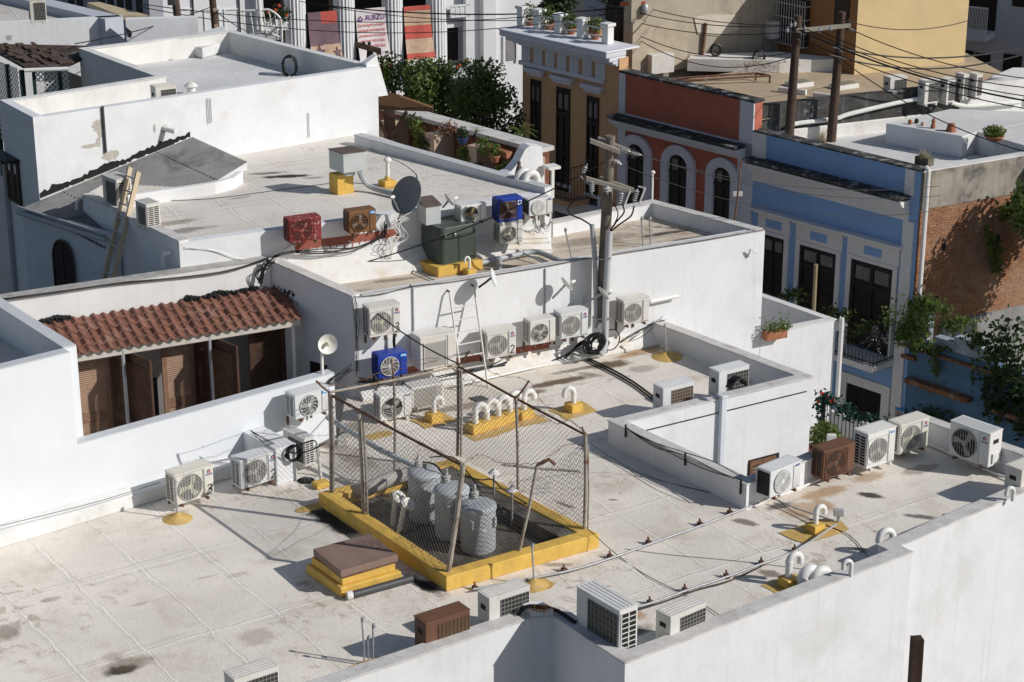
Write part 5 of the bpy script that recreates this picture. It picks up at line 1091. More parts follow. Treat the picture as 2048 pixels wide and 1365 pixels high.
# ================================================================== AIR CONDITIONERS
PK1 = PL(c1, ck); PK2 = PL(ck, b1); PK3 = PL(b1, b2)
ACS = []
def ac_build(T_, W, H, D, body, style, blade, logo, num, side, back, lid, grime, brackets, zf=.0):
    """outdoor unit; local frame: front face y=0 looking to -y, x left to right, z up"""
    m = MB(); m.box(0, W, 0, D, zf, H); m.build('casing', body, T_, local=True, bevel=.014, seg=3)
    if lid:
        m = MB(); m.box(-.006, W+.006, -.006, D+.006, H-.004, H+.014)
        for k in range(4): y = D*(.16+.2*k); m.box(.03, W-.03, y, y+D*.07, H+.014, H+.021)
        m.build('lid', body, T_, local=True, bevel=.006)
    cx, cz = W*.385, zf+(H-zf)*.49; r = min(W*.31, (H-zf)*.43)
    if style == 'louvre':
        x0, x1, z0, z1 = W*.12, W*.7, H*.08, H*.8
        m = MB(); m.box(x0, x1, -.004, .004, z0, z1); fg = m.build('front_grille', M_fan, T_, local=True)
        m = MB(); n_ = 24
        for k in range(n_): z = z0+(z1-z0)*k/n_; m.obox((x0, -.004, z), (x1-x0, 0, 0), (0, -.014, .006), (0, .0, (z1-z0)/n_*.45))
        m.box(x0-.02, x0, -.02, 0, z0-.02, z1+.02); m.box(x1, x1+.02, -.02, 0, z0-.02, z1+.02); m.build('slat', paint('greyed grille', (.55, .53, .49), .6, .08), fg, local=True)
    elif style == 'bare':
        m = MB(); m.box(W*.06, W*.94, -.004, .004, H*.06, H*.94); fg = m.build('front_grille', paint('greyed grille', (.55, .53, .49), .6, .08), T_, local=True, bevel=.004)
        m = MB()
        for k in range(26): x = W*(.09+.82*k/25); m.box(x, x+.008, -.012, -.003, H*.09, H*.91)
        m.build('slat', MC['greyed grille'], fg, local=True)
    elif style:
        m = MB(); m.lathe([(r, 0), (r, .006)], (cx, 0, cz), 36, (0, -1, 0)); fg = m.build('fan_opening', M_slot if style != 'rect' else M_slot, T_, local=True)
        m = MB(); m.lathe([(r*.2, 0), (r*.22, .008), (r*.14, .016)], (cx, -.005, cz), 16, (0, -1, 0))
        for b in range(3):
            a0_ = b*2.094+blade[1]; pts = []
            for k in range(7): a = a0_+k*.15; pts.append((r*.9, a))
            poly = [(r*.16, a0_)]+[(r*(.45+.45*min(1, k/2)), a0_+.05+k*.16) for k in range(6)]+[(r*.2, a0_+.75)]
            vs = [(cx+q*math.cos(a), -.008-.004*i/len(poly), cz+q*math.sin(a)) for i, (q, a) in enumerate(poly)]; m.add(vs, [tuple(range(len(vs)-1, -1, -1))])
        m.build('fan', blade[0], fg, local=True)
        g = MB(); wire = M_ac if body is M_acblue and style == 'curved' else body if style in ('spiral', 'curved') else (M_wire if style not in ('rect',) else (body if body in (M_acred, M_acbrown) else M_rust))
        rr = .0032; y = -.018
        def ring(q, rad=rr): g.tube([(cx+q*math.cos(a*math.pi/18), y, cz+q*math.sin(a*math.pi/18)) for a in range(37)], rad, 4, False)
        if style == 'spiral':
            for k in range(28):
                a0_ = k*2*math.pi/28; g.tube([(cx+q*r*math.cos(a0_-1.1*q), y, cz+q*r*math.sin(a0_-1.1*q)) for q in (.22, .4, .6, .8, .98)], [.004, .006, .008, .010, .012], 4)
            g.lathe([(r*.2, 0), (r*.2, .012)], (cx, -.012, cz), 18, (0, -1, 0)); ring(r*.99, .007)
        elif style == 'curved':
            for k in range(12):
                a0_ = k*2*math.pi/12; g.tube([(cx+q*r*math.cos(a0_-.7*q), y, cz+q*r*math.sin(a0_-.7*q)) for q in (.12, .4, .7, .98)], .0055, 4)
            for q in (.35, .5, .62, .74, .86): ring(r*q, .002)
            ring(r*.99, .008); g.lathe([(r*.14, 0), (r*.14, .012)], (cx, -.012, cz), 14, (0, -1, 0))
        elif style == 'ring':
            for k in range(9): x = -r+2*r*(k+.5)/9; h = math.sqrt(max(0, r*r-x*x)); g.tube([(cx+x, y, cz-h), (cx+x, y, cz+h)], .005, 4, False)
            for k in range(18):
                z = -r+2*r*(k+.5)/18; h = math.sqrt(max(0, r*r-z*z)); g.tube([(cx-h, y+.003, cz+z), (cx+h, y+.003, cz+z)], .0042, 4, False)
            ring(r*1.0, .006)
            for (xa, za, xb, zb_) in ((cx-r*1.12, cz-r*1.1, cx+r*1.12, cz-r*1.1), (cx-r*1.12, cz+r*1.1, cx+r*1.12, cz+r*1.1), (cx-r*1.12, cz-r*1.1, cx-r*1.12, cz+r*1.1), (cx+r*1.12, cz-r*1.1, cx+r*1.12, cz+r*1.1)): g.tube([(xa, -.004, za), (xb, -.004, zb_)], .006, 4)
        elif style == 'bars':
            for k in range(10): x = -r+2*r*(k+.5)/10; h = math.sqrt(max(0, r*r-x*x)); g.tube([(cx+x, y, cz-h), (cx+x, y, cz+h)], .004, 4, False)
            ring(r*1.0, .008); ring(r*.55, .002)
        elif style == 'radial':
            for k in range(8):
                a = k*math.pi/4+.2; g.tube([(cx+.1*r*math.cos(a), y, cz+.1*r*math.sin(a)), (cx+r*math.cos(a), y, cz+r*math.sin(a))], .006, 4)
            for q in (.3, .45, .6, .72, .86, 1.0): ring(r*q, .003 if q < 1 else .007)
            g.lathe([(r*.12, 0), (r*.12, .012)], (cx, -.012, cz), 14, (0, -1, 0))
        elif style == 'rect':
            for k in range(12): x = -r+2*r*k/11; g.tube([(cx+x, y, cz-r), (cx+x, y, cz+r)], .0028, 4, False)
            for k in range(16): z = -r+2*r*k/15; g.tube([(cx-r, y+.003, cz+z), (cx+r, y+.003, cz+z)], .0035, 4, False)
            for (xa, za, xb, zb_) in ((-r*1.06, -r*1.06, r*1.06, -r*1.06), (-r*1.06, r*1.06, r*1.06, r*1.06), (-r*1.06, -r*1.06, -r*1.06, r*1.06), (r*1.06, -r*1.06, r*1.06, r*1.06)): g.tube([(cx+xa, -.006, cz+za), (cx+xb, -.006, cz+zb_)], .009, 4)
        elif style == 'broken':
            for k in range(5): z = -r+2*r*(k+1)/12; h = math.sqrt(max(0, r*r-z*z)); g.tube([(cx-h, y, cz+z), (cx+h, y, cz+z)], .005, 4, False)
            ring(r, .007)
        g.build('fan_grille', wire, fg, local=True)
    if style:
        xs = W*.745
        m = MB(); m.box(xs, xs+.006, -.002, .004, zf+.03, H-.03); m.box(xs, W-.02, -.002, .004, zf+.02, zf+.026); m.build('panel_seam', M_slot, T_, local=True)
        m = MB(); m.box(xs+.012, W-.014, -.006, .004, zf+.035, H-.03); m.build('service_panel', body, T_, local=True, bevel=.004)
        if logo in ('GREE',):
            m = MB(); c = (xs+(W-xs)*.5, -.0065, H*.83); q = .036
            m.add([(c[0]+q*math.cos(a*.31), c[1], c[2]+q*math.sin(a*.31)) for a in range(1, 15)]+[(c[0]+q*.45*math.cos(a*.31), c[1], c[2]+q*.45*math.sin(a*.31)) for a in range(14, 0, -1)], [tuple(range(27, -1, -1))]); m.build('emblem', M_logo_b, T_, local=True)
            m = MB(); m.box(c[0]-.002, c[0]+.034, c[1]-.0005, c[1]+.002, c[2]-.028, c[2]+.006); m.build('emblem', M_logo_r, T_, local=True)
            m = MB(); put_text(m, 'GREE', .045, (xs+(W-xs)*.14, -.0068, H*.70), (1, 0, 0), (0, 0, 1), 0, .0015, (W-xs)*.72); m.build('lettering', M_logo_b, T_, local=True)
        elif logo in ('Midea', 'Midea2'):
            m = MB(); x0, x1 = W*.76, W*.97; m.box(x0, x1, -.0085, .004, H*.8, H*.93); m.build('sticker', M_cyan, T_, local=True); m = MB(); put_text(m, 'Midea', .05, (x0+.02, -.0088, H*.835), (1, 0, 0), (0, 0, 1), .15, .0015, (x1-x0)*.8); m.build('lettering', M_print, T_, local=True)
        elif logo == 'eye':
            m = MB(); x0, x1 = W*.8, W*.95; m.box(x0, x1, -.0085, .004, H*.66, H*.86); m.build('sticker', M_print, T_, local=True); m = MB(); m.lathe([(.032, 0), (.032, .001)], ((x0+x1)/2, -.0085, H*.775), 18, (0, -1, 0)); m.build('emblem', M_cyan, T_, local=True); m = MB(); m.lathe([(.008, 0), (.03, 0.0001), (.008, .001)], ((x0+x1)/2, -.0097, H*.775), 10, (0, -1, 0)); m.build('emblem', M_logo_b, T_, local=True)
        elif logo:
            m = MB(); put_text(m, logo, .05, (xs+(W-xs)*.16, -.0068, H*.86), (1, 0, 0), (0, 0, 1), .1 if logo == 'MDV' else 0, .003, (W-xs)*.66); m.build('lettering', M_cyan if logo == 'MDV' else M_logo_b, T_, local=True)
        if num:
            m = MB(); X = lambda u: xs+(W-xs)*(.18+.62*u); Z = lambda v: H*(.08+.3*v)
            pts = {'3': [(.25, .82), (.5, 1), (.85, .92), (.8, .68), (.4, .56), (.8, .48), (.92, .25), (.6, .05), (0, .0)], '2': [(.15, .8), (.4, 1), (.8, .92), (.85, .68), (.5, .35), (.1, .05), (.55, .1), (.95, .08)]}[num]
            m.ribbon(spline([(X(u), -.0065, Z(v)) for u, v in pts], 4), .02, (0, -1, 0), .002); m.build('painted_number', M_spray, T_, local=True)
    if side == 'grid':
        m = MB(); m.box(-.004, .004, D*.1, D*.9, zf+.05, H-.05); sg = m.build('side_vent', M_slot, T_, local=True)
        m = MB()
        for k in range(11): z = zf+.05+(H-zf-.1)*k/10; m.box(-.012, -.003, D*.1, D*.9, z-.006, z+.006)
        for y in (.1, .5, .9): m.box(-.012, -.003, D*y-.008, D*y+.008, zf+.05, H-.05)
        m.build('side_guard', body, sg, local=True)
    elif side == 'open':
        m = MB(); m.box(-.004, .004, D*.06, D*.94, zf+.03, H-.03); sg = m.build('side_vent', M_slot, T_, local=True)
        m = MB(); m.box(-.02, .0, D*.94, D*1.0, zf, H); m.build('side_guard', body, sg, local=True)
    if back:
        m = MB(); m.box(W*.03, W*.72, D-.004, D+.005, zf+.06, H-.07); bc = m.build('condenser_coil', back, T_, local=True)
        m = MB()
        for k in range(9): x = W*(.03+.69*k/8); m.box(x-.0016, x+.0016, D+.006, D+.012, zf+.06, H-.07)
        for k in range(9): z = zf+.06+(H-zf-.13)*k/8; m.box(W*.03, W*.72, D+.006, D+.010, z-.0016, z+.0016)
        m.build('coil_guard', M_wire if body is not M_acbrown else M_acbrown, bc, local=True)
        m = MB(); m.box(W-.004, W+.03, D*.25, D*.75, zf+.06, zf+.24); m.build('valve_cover', body, T_, local=True, bevel=.01)
        m = MB(); m.box(W-.002, W+.006, D*.3, D*.7, H*.66, H*.78); m.build('handle', M_slot, T_, local=True)
    if brackets == 'wall':
        for x in (W*.14, W*.8):
            m = MB(); m.box(x, x+.035, -.03, D+.16, -.05, -.004); m.box(x, x+.035, D+.12, D+.15, -.25, -.0051); m.build('bracket', M_rust, T_, local=True)
    elif brackets == 'feet':
        for x in (W*.12, W*.8): m = MB(); m.box(x, x+.06, -.03, D+.03, -.05, 0); m.build('foot', M_acold if body not in (M_acbrown,) else M_acbrown, T_, local=True, bevel=.006)
def solve_w(p, d, px):
    lo, hi = .05, 3.
    for _ in range(40):
        mid = (lo+hi)/2
        if proj(p+d*mid)[0] < px: lo = mid
        else: hi = mid
    return lo
def solve_h(p, py):
    lo, hi = .05, 2.
    for _ in range(40):
        mid = (lo+hi)/2
        if proj(p+UP*mid)[1] > py: lo = mid
        else: hi = mid
    return lo
def ac(label, fl=None, rx=None, ty=None, z=None, az=60, plane=None, off=None, D=.3, body=None, style='ring', blade=None, logo=None, num=None, side='grid', back=None, lid=True, grime=None, mount='feet', showback=False, tl=None, H=None, name='air_conditioner', W=None, group='outdoor air conditioner units on the roofs'):
    body = body or (M_ac, M_acb, M_acc)[sum(map(ord, label)) % 3]; blade = blade or (M_fan, .4)
    if plane: off = off or D+.15; p = plane.px(*fl, off); d = plane.d
    elif tl: p = P(tl[0], tl[1], z+H); p.z = z; d = dv(az)
    else: p = P(fl[0], fl[1], z); d = dv(az)
    W = W or solve_w(p+(UP*H if tl else Vector()), d, rx); H = H or solve_h(p, ty)
    away = Vector((-d.y, d.x, 0))
    if showback: o = p+d*W+away*D; d = -d
    else: o = p
    T_ = thing(name, label, 'air conditioner', o, math.atan2(d.y, d.x), group)
    ac_build(T_, W, H, D, body, style, blade, logo, num, side, back, lid, grime, mount)
    ACS.append((label, round(W, 2), round(H, 2), tuple(round(v, 2) for v in o)))
    return T_
M_bcream = paint('cream blades', (.5, .46, .34), .6, .15, 5); M_brust = paint('rust stained blades', (.3, .22, .09), .7, .4, 6, dirt=(.12, .08, .04), dsc=8, damt=.8)
# -- on the upper block wall
ac('flaking red air conditioner, leftmost on the upper roof wall', (579, 488), 644, 441, plane=NP, off=.42, body=M_acred, style='rect', blade=(M_acred, .2), mount='wall', lid=False)
ac('tan brown air conditioner with blue sticker right of the red one', (699, 469), 753, 425, plane=NP, off=.42, body=M_actan, style='curved', blade=(M_fan, .9), logo='Midea', mount='wall', lid=False)
ac('white air conditioner with a rust stained fan right of the grey cabinet', (922, 447), 973, 413, plane=NP, off=.5, body=M_ac, style='broken', blade=(M_brust, .5), mount='wall', lid=False)
ac('bright blue air conditioner with a rusty square grille, stacked on a white one', (997, 446), 1045, 400, plane=NP, off=.62, body=M_acblue, style='rect', blade=(M_fan, 1.2), logo='eye', lid=False)
ac('white air conditioner with spiral fan grille at the right end of the upper wall', (1058, 434), 1105, 401, plane=NP, off=.5, style='spiral', logo='LENNOX', side='open', mount='wall', lid=False)
ac('white air conditioner with rusty foot beneath the bright blue one', (1000, 491), 1046, 449, plane=NP, off=.62, body=M_acold, style='bars', blade=(M_bcream, .7), lid=True)
# -- on the long white wall by the ladder
ac('white air conditioner painted 3 high on the wall left of the ladder', (739, 677), 802, 619, plane=MP, style='ring', blade=(M_bcream, .3), logo='GREE', num='3', mount='wall', body=M_acold)
ac('large off-white air conditioner with a flat louvred grille behind the ladder foot', (841, 743), 913, 677, plane=MP, off=.5, D=.42, body=M_acold, style='louvre', side=None, mount='wall', lid=False)
ac('deep blue air conditioner with round white fan grille low on the wall', (757, 759), 815, 713, plane=MP, off=.55, body=M_acblue, style='curved', logo='Midea', mount='wall', lid=False)
ac('white air conditioner painted 2 beside the ladder', (973, 720), 1032, 667, plane=MP, style='ring', logo='GREE', num='2', mount='wall', body=M_acold)
ac('cream air conditioner with spoked fan guard, second right of the ladder', (1060, 692), 1111, 644, plane=MP, style='radial', blade=(M_bcream, .1), mount='wall', body=M_acold, lid=False)
ac('white air conditioner with emblem just left of the utility pole', (1121, 680), 1176, 629, plane=MP, style='ring', logo='GREE', mount='wall')
ac('white air conditioner on the wall just right of the utility pole', (1246, 652), 1298, 604, plane=MP, style='ring', logo='CRAC' if False else None, mount='wall', body=M_acold)
# -- behind the cage and along the low left wall
ac('white air conditioner with a broken fan guard seen through the cage mesh', (761, 844), 824, 795, z=.06, az=62, style='broken', blade=(M_fan, .2), logo='LG', lid=True)
ac('old cream air conditioner with a bare flat grille behind the cage', (824, 822), 888, 777, z=.12, az=62, D=.34, style='bare', body=M_acold, side=None, lid=False)
ac('white air conditioner with blue sticker on the parapet left of the cage', (591, 841), 662, 794, plane=WP, off=.5, style='curved', logo='Midea', mount='wall')
ac('white air conditioner painted 2 on the low wall left of the cage', (483, 980), 556, 924, plane=WP, off=.98, style='ring', logo='GREE', num='2', mount='wall')
ac('white air conditioner painted 3 low at the left behind a thin pole', (352, 1012), 429, 953, plane=WP, off=.9, style='ring', blade=(M_bcream, .6), logo='GREE', num='3', mount='wall')
p = P(612, 904, .02)
ac('small white air conditioner showing dark fins, beside the white step by the cage', tl=(565, 859), rx=595, z=.12, H=.52, az=138, D=.22, style=None, showback=True, back=M_coil, W=.62)
# -- right group
ac('white air conditioner with spiral fan at the corner of the sunken patio', (1539, 998), 1600, 946, plane=PK1, off=.5, style='spiral', logo='LENNOX', side='open', mount='wall')
ac('all brown air conditioner between two white ones on the right parapet', (1645, 962), 1708, 905, plane=PK2, off=.5, body=M_acbrown, style='rect', blade=(M_acbrown, .5), mount='wall')
ac('large white air conditioner with blue letters right of the brown one', (1732, 940), 1788, 871, plane=PK2, off=.6, style='ring', blade=(M_fan, .9), logo='MDV', D=.34)
ac('white air conditioner half in shade in the far right roof corner', (1797, 911), 1855, 852, plane=PK2, off=.5, style='ring', blade=(M_bcream, .6), logo='GREE', mount='wall')
ac('biggest white air conditioner hung on the far right parapet, dark round fan', (1896, 908), 1975, 842, plane=PK3, off=.6, D=.36, style='bars', logo='GREE', side=None, mount='wall', back=M_coil)
ac('white air conditioner cut off by the right edge of the photo', tl=(2044, 943), rx=2110, z=.05, H=.62, az=52, D=.34, style=None, showback=True, back=M_coil)
# -- behind the sunken patio
ac('white air conditioner showing brown fins behind the patio parapet', tl=(1326, 779), rx=1388, z=.06, H=.62, az=57, style=None, showback=True, back=M_coilb)
ac('white air conditioner with a coil of black hose at its back', tl=(1438, 746), rx=1499, z=.06, H=.7, az=57, style=None, showback=True, back=M_coil)
# -- along the front parapet
ac('brown air conditioner behind the front parapet, seen from the back', tl=(851, 1249), rx=940, z=.06, H=.62, az=55, style=None, showback=True, back=M_coilb, body=M_acbrown)
ac('white air conditioner right of the brown one behind the front parapet', tl=(978, 1199), rx=1060, z=.06, H=.66, az=55, style=None, showback=True, back=M_coil, body=M_acold)
ac('largest white air conditioner with a gridded side at the parapet notch', tl=(1153, 1174), rx=1239, z=.06, H=.88, az=143, D=.34, style=None, showback=True, back=M_coil)
ac('white air conditioner alone behind the sloping front parapet on the right', tl=(1341, 1236), rx=1413, z=.06, H=.6, az=50, style=None, showback=True, back=M_coil, body=M_acold)
ac('white air conditioner cut off by the bottom edge of the photo', tl=(468, 1362), rx=557, z=.06, H=.62, az=55, style=None, showback=True, back=M_coil, body=M_acold)
# -- upper roofs
ac('white air conditioner on the tall block roof at upper left', tl=(310, 176), rx=352, z=ZT-.45, H=.6, az=58, D=.28, style=None, showback=True, back=M_coil)
ac('white air conditioner behind the ladder top on the upper roof edge', tl=(203, 350), rx=232, z=ZR, H=.58, az=140, D=.34, style=None, showback=True, back=M_coil, body=M_acold)
ac('small rust marked air conditioner with slatted end on the upper roof left corner', tl=(270, 402), rx=292, z=ZR, H=.48, az=140, D=.3, style=None, showback=True, back=M_coil, body=M_acold, side='grid')
ac('grey white air conditioner on the farthest roof at the upper left corner', tl=(58, 1), rx=90, z=4.55, H=.55, az=75, style=None, showback=True, back=M_coil)
for i, (x, y, rx_, az_, lab) in enumerate(((1781, 157, 1815, 62, 'largest of the condensers on the roof at upper right, by the cream gable'), (1851, 164, 1880, 62, 'low condenser peeping over the grimy wall, second from the cream gable'), (1895, 161, 1912, 62, 'condenser turned sideways in the middle of the upper right group'), (1928, 151, 1939, 62, 'narrow condenser second from right in the upper right group'), (1954, 151, 1966, 62, 'rightmost condenser with bluish coil in the upper right group'))):
    ac(lab, tl=(x, y), rx=rx_, z=1.75, H=.62, az=az_, style=None, showback=True, back=M_coil, D=.34 if i > 1 else .3, body=M_acold, group='outdoor air conditioner units on the roofs')
# ================================================================== TRANSFORMER CAGE
k1, k2, k3 = P(637, 985, .25), P(893, 1155, .25), P(1198, 1068, .25)
k4 = k1+(k3-k2); k4 = P(906, 916, .25)
KC = thing('cage_plinth', 'yellow painted concrete kerb round the transformer cage', 'plinth', P(893, 1187, 0))
mb = MB(); chain(mb, [k2, k3, k4, k1], .24, 0, closed=True); mb.build('kerb', M_yellow, KC, bevel=.02, seg=3)
mb = MB(); slab(mb, offs([k2, k3, k4, k1], .2, True), .03); mb.build('dirty_floor', paint('oily floor', (.13, .115, .095), .85, .4, 2.5, dirt=(.02, .019, .018), dsc=1.3, damt=.9, bump=.3), KC)
rgt = offs([k2, k3, k4, k1], .26, True)
mb = MB(); a = rgt[1]; b_ = rgt[2]; mb.obox(Vector((a.x, a.y, .031)), Vector((b_.x-a.x, b_.y-a.y, 0)), (k1-k4).normalized()*.28-UP*0, UP*.2); mb.build('inner_step', paint('sooty ledge', (.16, .14, .12), .9, .4, 3, dirt=(.03, .03, .03), dsc=2, damt=.8), KC)
# posts
CG = thing('chain_link_cage', 'rusty chain link cage with barbed wire standing on the yellow kerb', 'fence', P(893, 1155, .25))
M_link = paint('dark chain link', (.10, .10, .095), .55, .4, 5, dirt=(.25, .13, .07), dsc=4, damt=.8)
def post(bx, by, tx, ty, r=.03, mat=None, zb=.25, ext=0):
    b_ = P(bx, by, zb); r_ = ray(tx, ty); t_ = b_.y/r_.y; top = Vector((r_.x*t_, b_.y, CH+r_.z*t_)); top += (top-b_)*ext
    m = MB(); m.tube([b_, b_.lerp(top, .5)+Vector((.012, 0, 0)), top], r*.82, 8); m.build('post', mat or M_post, CG, smooth=True); return b_, top
pBL = post(662, 984, 659, 785, .035); pBL2 = post(667, 986, 664, 790, .022)
pML = post(727, 1026, 718, 830, .04); pMLb = post(735, 1029, 726, 838, .025)
pF = post(897, 1143, 926, 930, .05)
pG = post(1039, 1102, 1074, 931, .03)
pR = post(1169, 1058, 1171, 868, .035); pRb = post(1176, 1056, 1176, 890, .018)
pRM = post(1036, 982, 1032, 797, .03)
pB = post(915, 912, 916, 733, .035); pBb = post(922, 914, 922, 740, .025)
pBM = post(789, 945, 788, 760, .028)
def rail(a, b_, r=.024, nm='rail', mat=None):
    m = MB(); m.tube([a, a.lerp(b_, .5)-UP*.015, b_], r*.8, 7); m.build(nm, mat or M_post, CG, smooth=True)
rail(pBL[1], pB[1], .028); rail(pB[1], pR[1]-UP*.02, .026, mat=M_rust); rail(pBL[1]+Vector((.03, 0, -.05)), pF[1]-UP*.02, .03, mat=M_rust)
arm = lambda q, x, y, r=.022: rail(q, PY(x, y, q.y-.02), r, 'barb_arm', M_rust)
arm(pBL[1], 632, 762); arm(pB[1], 939, 702); arm(pRM[1], 1058, 762); arm(pR[1], 1164, 855); arm(pBM[1], 783, 720)
m = MB(); q0 = pG[1]; m.tube([q0, PY(1098, 919, q0.y), PY(1110, 929, q0.y)], .03, 7); m.build('bent_top', M_rust, CG, smooth=True)
rail(PY(1003, 929, 29.4), PY(1159, 943, 29.4), .028, 'loose_rail', M_post)
def link(a0, b0, a1, b1, sagt=0., sagb=0., pitch=.047, jit=.012, seed=1):
    """one panel of diagonal mesh; a0,b0 bottom ends, a1,b1 top ends"""
    m = MB(); rg = random.Random(seed); L = (b0-a0).length; h0 = (a1-a0).length
    nu_ = int(L/pitch); nv_ = int(max(h0, (b1-b0).length)/pitch)
    nrm = (b0-a0).cross(UP).normalized()
    def S(i, j):
        u = min(1, max(0, i/nu_)); v = min(1, max(0, j/nv_)); p = a0.lerp(b0, u).lerp(a1.lerp(b1, u), v)
        s_ = 4*u*(1-u); p = p-UP*(sagt*s_*v)+UP*sagb*s_*(1-v); return p+nrm*(.035*math.sin(u*9+seed)*math.sin(v*4+seed*2))
    r_ = .0028
    def seg(p, q):
        d = (q-p); s_ = d.cross(nrm).normalized()*r_; n_ = nrm*r_
        b_ = len(m.v); m.v += [p+s_, p-s_*.5+n_, p-s_*.5-n_, q+s_, q-s_*.5+n_, q-s_*.5-n_]; m.f += [(b_, b_+1, b_+4, b_+3), (b_+1, b_+2, b_+5, b_+4), (b_+2, b_, b_+3, b_+5)]
    for j in range(nv_):
        for i in range(nu_):
            if (i+j) % 2 == 0: seg(S(i, j), S(i+1, j+1))
            else: seg(S(i, j+1), S(i+1, j))
    return m.build('mesh_panel', M_link, CG)
z_ = UP*.02
link(pBL[0]+z_, pF[0]+z_, pBL[1]-UP*.04, pF[1]-UP*.04, .05, .0, seed=1)
link(pBL[0]+z_, pB[0]+z_, pBL[1]-UP*.04, pB[1]-UP*.04, .03, 0, seed=2)
link(pB[0]+z_, pR[0]+z_, pB[1]-UP*.04, pR[1]-UP*.04, .04, .0, seed=3)
tf = pF[0].lerp(pF[1], .8); tr = pR[0].lerp(pR[1], .95); link(pF[0]+z_, pR[0]+z_, tf, tr, .28, 0, seed=4)
def barb(pts, seed, r=.004):
    rg = random.Random(seed); L = spline(pts, 7); m = MB(); m.tube([p+Vector((rg.gauss(0, .008), rg.gauss(0, .008), rg.gauss(0, .012))) for p in L], r, 4)
    for p in L[::2]:
        for _ in range(2): d = Vector((rg.gauss(0, 1), rg.gauss(0, 1), rg.gauss(0, 1))).normalized()*.03; m.tube([p-d, p+d], .0025, 3)
    m.build('barbed_wire', M_rust, CG)
barb([pBL[1]+UP*.1, PY(790, 742, pBM[1].y), PY(870, 722, pB[1].y), PY(938, 704, pB[1].y)], 1); barb([PY(634, 764, pBL[1].y), PY(700, 770, 32), PY(790, 730, pBM[1].y), PY(900, 712, pB[1].y), PY(938, 706, pB[1].y)], 2)
barb([PY(939, 703, pB[1].y), PY(985, 745, 32.6), PY(1057, 763, pRM[1].y), PY(1090, 810, 31), PY(1163, 856, pR[1].y)], 3); barb([pRM[1], PY(1110, 845, 30.5), PY(1140, 842, 30), pR[1]], 4)
barb([pML[1]+UP*.05, PY(800, 868, 30), PY(870, 900, 29.4), pF[1]+UP*.03], 5); barb([pF[1]+UP*.02, PY(960, 910, 29.3), PY(1000, 925, 29.3), pG[1]+UP*.03, PY(1130, 890, 29.6), pR[1]-UP*.2], 6)
for (x, y, w_, h_, Y, lab) in ((1082, 985, .22, .16, 28.6, 0), (686, 888, .14, .2, 31.2, 0)): m = MB(); q = PY(x-10, y+8, Y); m.obox(q, (w_, .03, h_*.35), (0, .01, 0), (0, 0, h_)); m.build('blank_sign', M_paper, CG)
# transformers
M_tank = paint('transformer grey', (.45, .475, .5), .45, .06, 3, dirt=(.28, .26, .24), dsc=3, damt=.35, streak=.12, spots=(.5, .5, .5), ssc=8, sth=.75)
M_porc = paint('dark porcelain', (.07, .07, .075), .25, .2, 6)
def transformer(x, y, H, R_, lab, yaw):
    zt_ = .04+H; p = P(x, y, zt_); p.z = .04
    T_ = thing('transformer_tank', lab, 'transformer', p, yaw, 'grey pole transformers inside the cage')
    m = MB(); m.lathe([(R_*.93, 0), (R_*.95, .03), (R_*.95, H*.9)], (0, 0, 0), 36); m.build('tank', M_tank, T_, local=True, smooth=True)
    m = MB(); m.lathe([(R_*.97, H*.86), (R_*1.0, H*.87), (R_*1.0, H*.93), (R_*.98, H*.945), (R_*.8, H*.985), (R_*.4, H), (.001, H*1.003)], (0, 0, 0), 36); m.build('lid', M_tank, T_, local=True, smooth=True)
    for k, a in enumerate((-.35, .15)):
        d = Vector((math.cos(a), math.sin(a), .25)).normalized(); o = Vector((math.cos(a), math.sin(a), 0))*R_*.93+UP*H*.72
        pr = []
        for i in range(5): pr += [(.022, i*.03), (.045, i*.03+.012), (.022, i*.03+.024)]
        m = MB(); m.lathe(pr+[(.012, .17)], o, 12, d); m.build('bushing', M_porc, T_, local=True, smooth=True)
    a = 1.5; o = Vector((math.cos(a)*R_*.55, math.sin(a)*R_*.55, H*.96)); pr = []
    for i in range(4): pr += [(.03, i*.04), (.07, i*.04+.012), (.03, i*.04+.026)]
    m = MB(); m.lathe(pr+[(.02, .2), (.02, .26)], o, 12); m.build('bushing', paint('grey porcelain', (.5, .5, .48), .3, .1), T_, local=True, smooth=True)
    for a in (-2.3, -.9): m = MB(); c = Vector((math.cos(a), math.sin(a), 0)); m.obox(c*R_*.93+UP*H*.55-Vector((-c.y, c.x, 0))*.03, c*.05, Vector((-c.y, c.x, 0))*.06, UP*.16); m.build('lug', M_tank, T_, local=True, bevel=.006)
    m = MB(); c = Vector((math.cos(-1.6), math.sin(-1.6), 0)); t_ = Vector((-c.y, c.x, 0)); m.obox(c*R_*.945+UP*H*.5-t_*.03, c*.004, t_*.06, UP*.05); m.build('nameplate', M_paper, T_, local=True); return p
tr3 = transformer(956, 1004, .80, .295, 'grey transformer tank nearest the front of the cage', .4)
tr2 = transformer(903, 971, .86, .29, 'grey transformer tank in the middle of the three', .6)
tr1 = transformer(849, 938, .86, .285, 'grey transformer tank farthest back of the three, by the fat pipe', .8)
for i, (x, y, xb, yb, lab) in enumerate(((791, 998, 785, 1050, 'pipe stub with a flattened cap inside the cage, left of two'), (809, 1012, 798, 1066, 'pipe stub with a flattened cap inside the cage, right of two'))):
    b_ = P(xb, yb, .03); t_ = PY(x, y, b_.y); T_ = thing('cable_riser', lab, 'pipe', b_); m = MB(); m.tube([b_, t_], .045, 10); m.build('pipe', M_pvc, T_, smooth=True); m = MB(); m.lathe([(.001, -.03), (.1, -.03), (.13, 0), (.1, .035), (.001, .04)], t_+Vector((.06, .03, .02)), 20, (.55, -.35, .75)); m.build('cap', M_flash, T_, smooth=True)
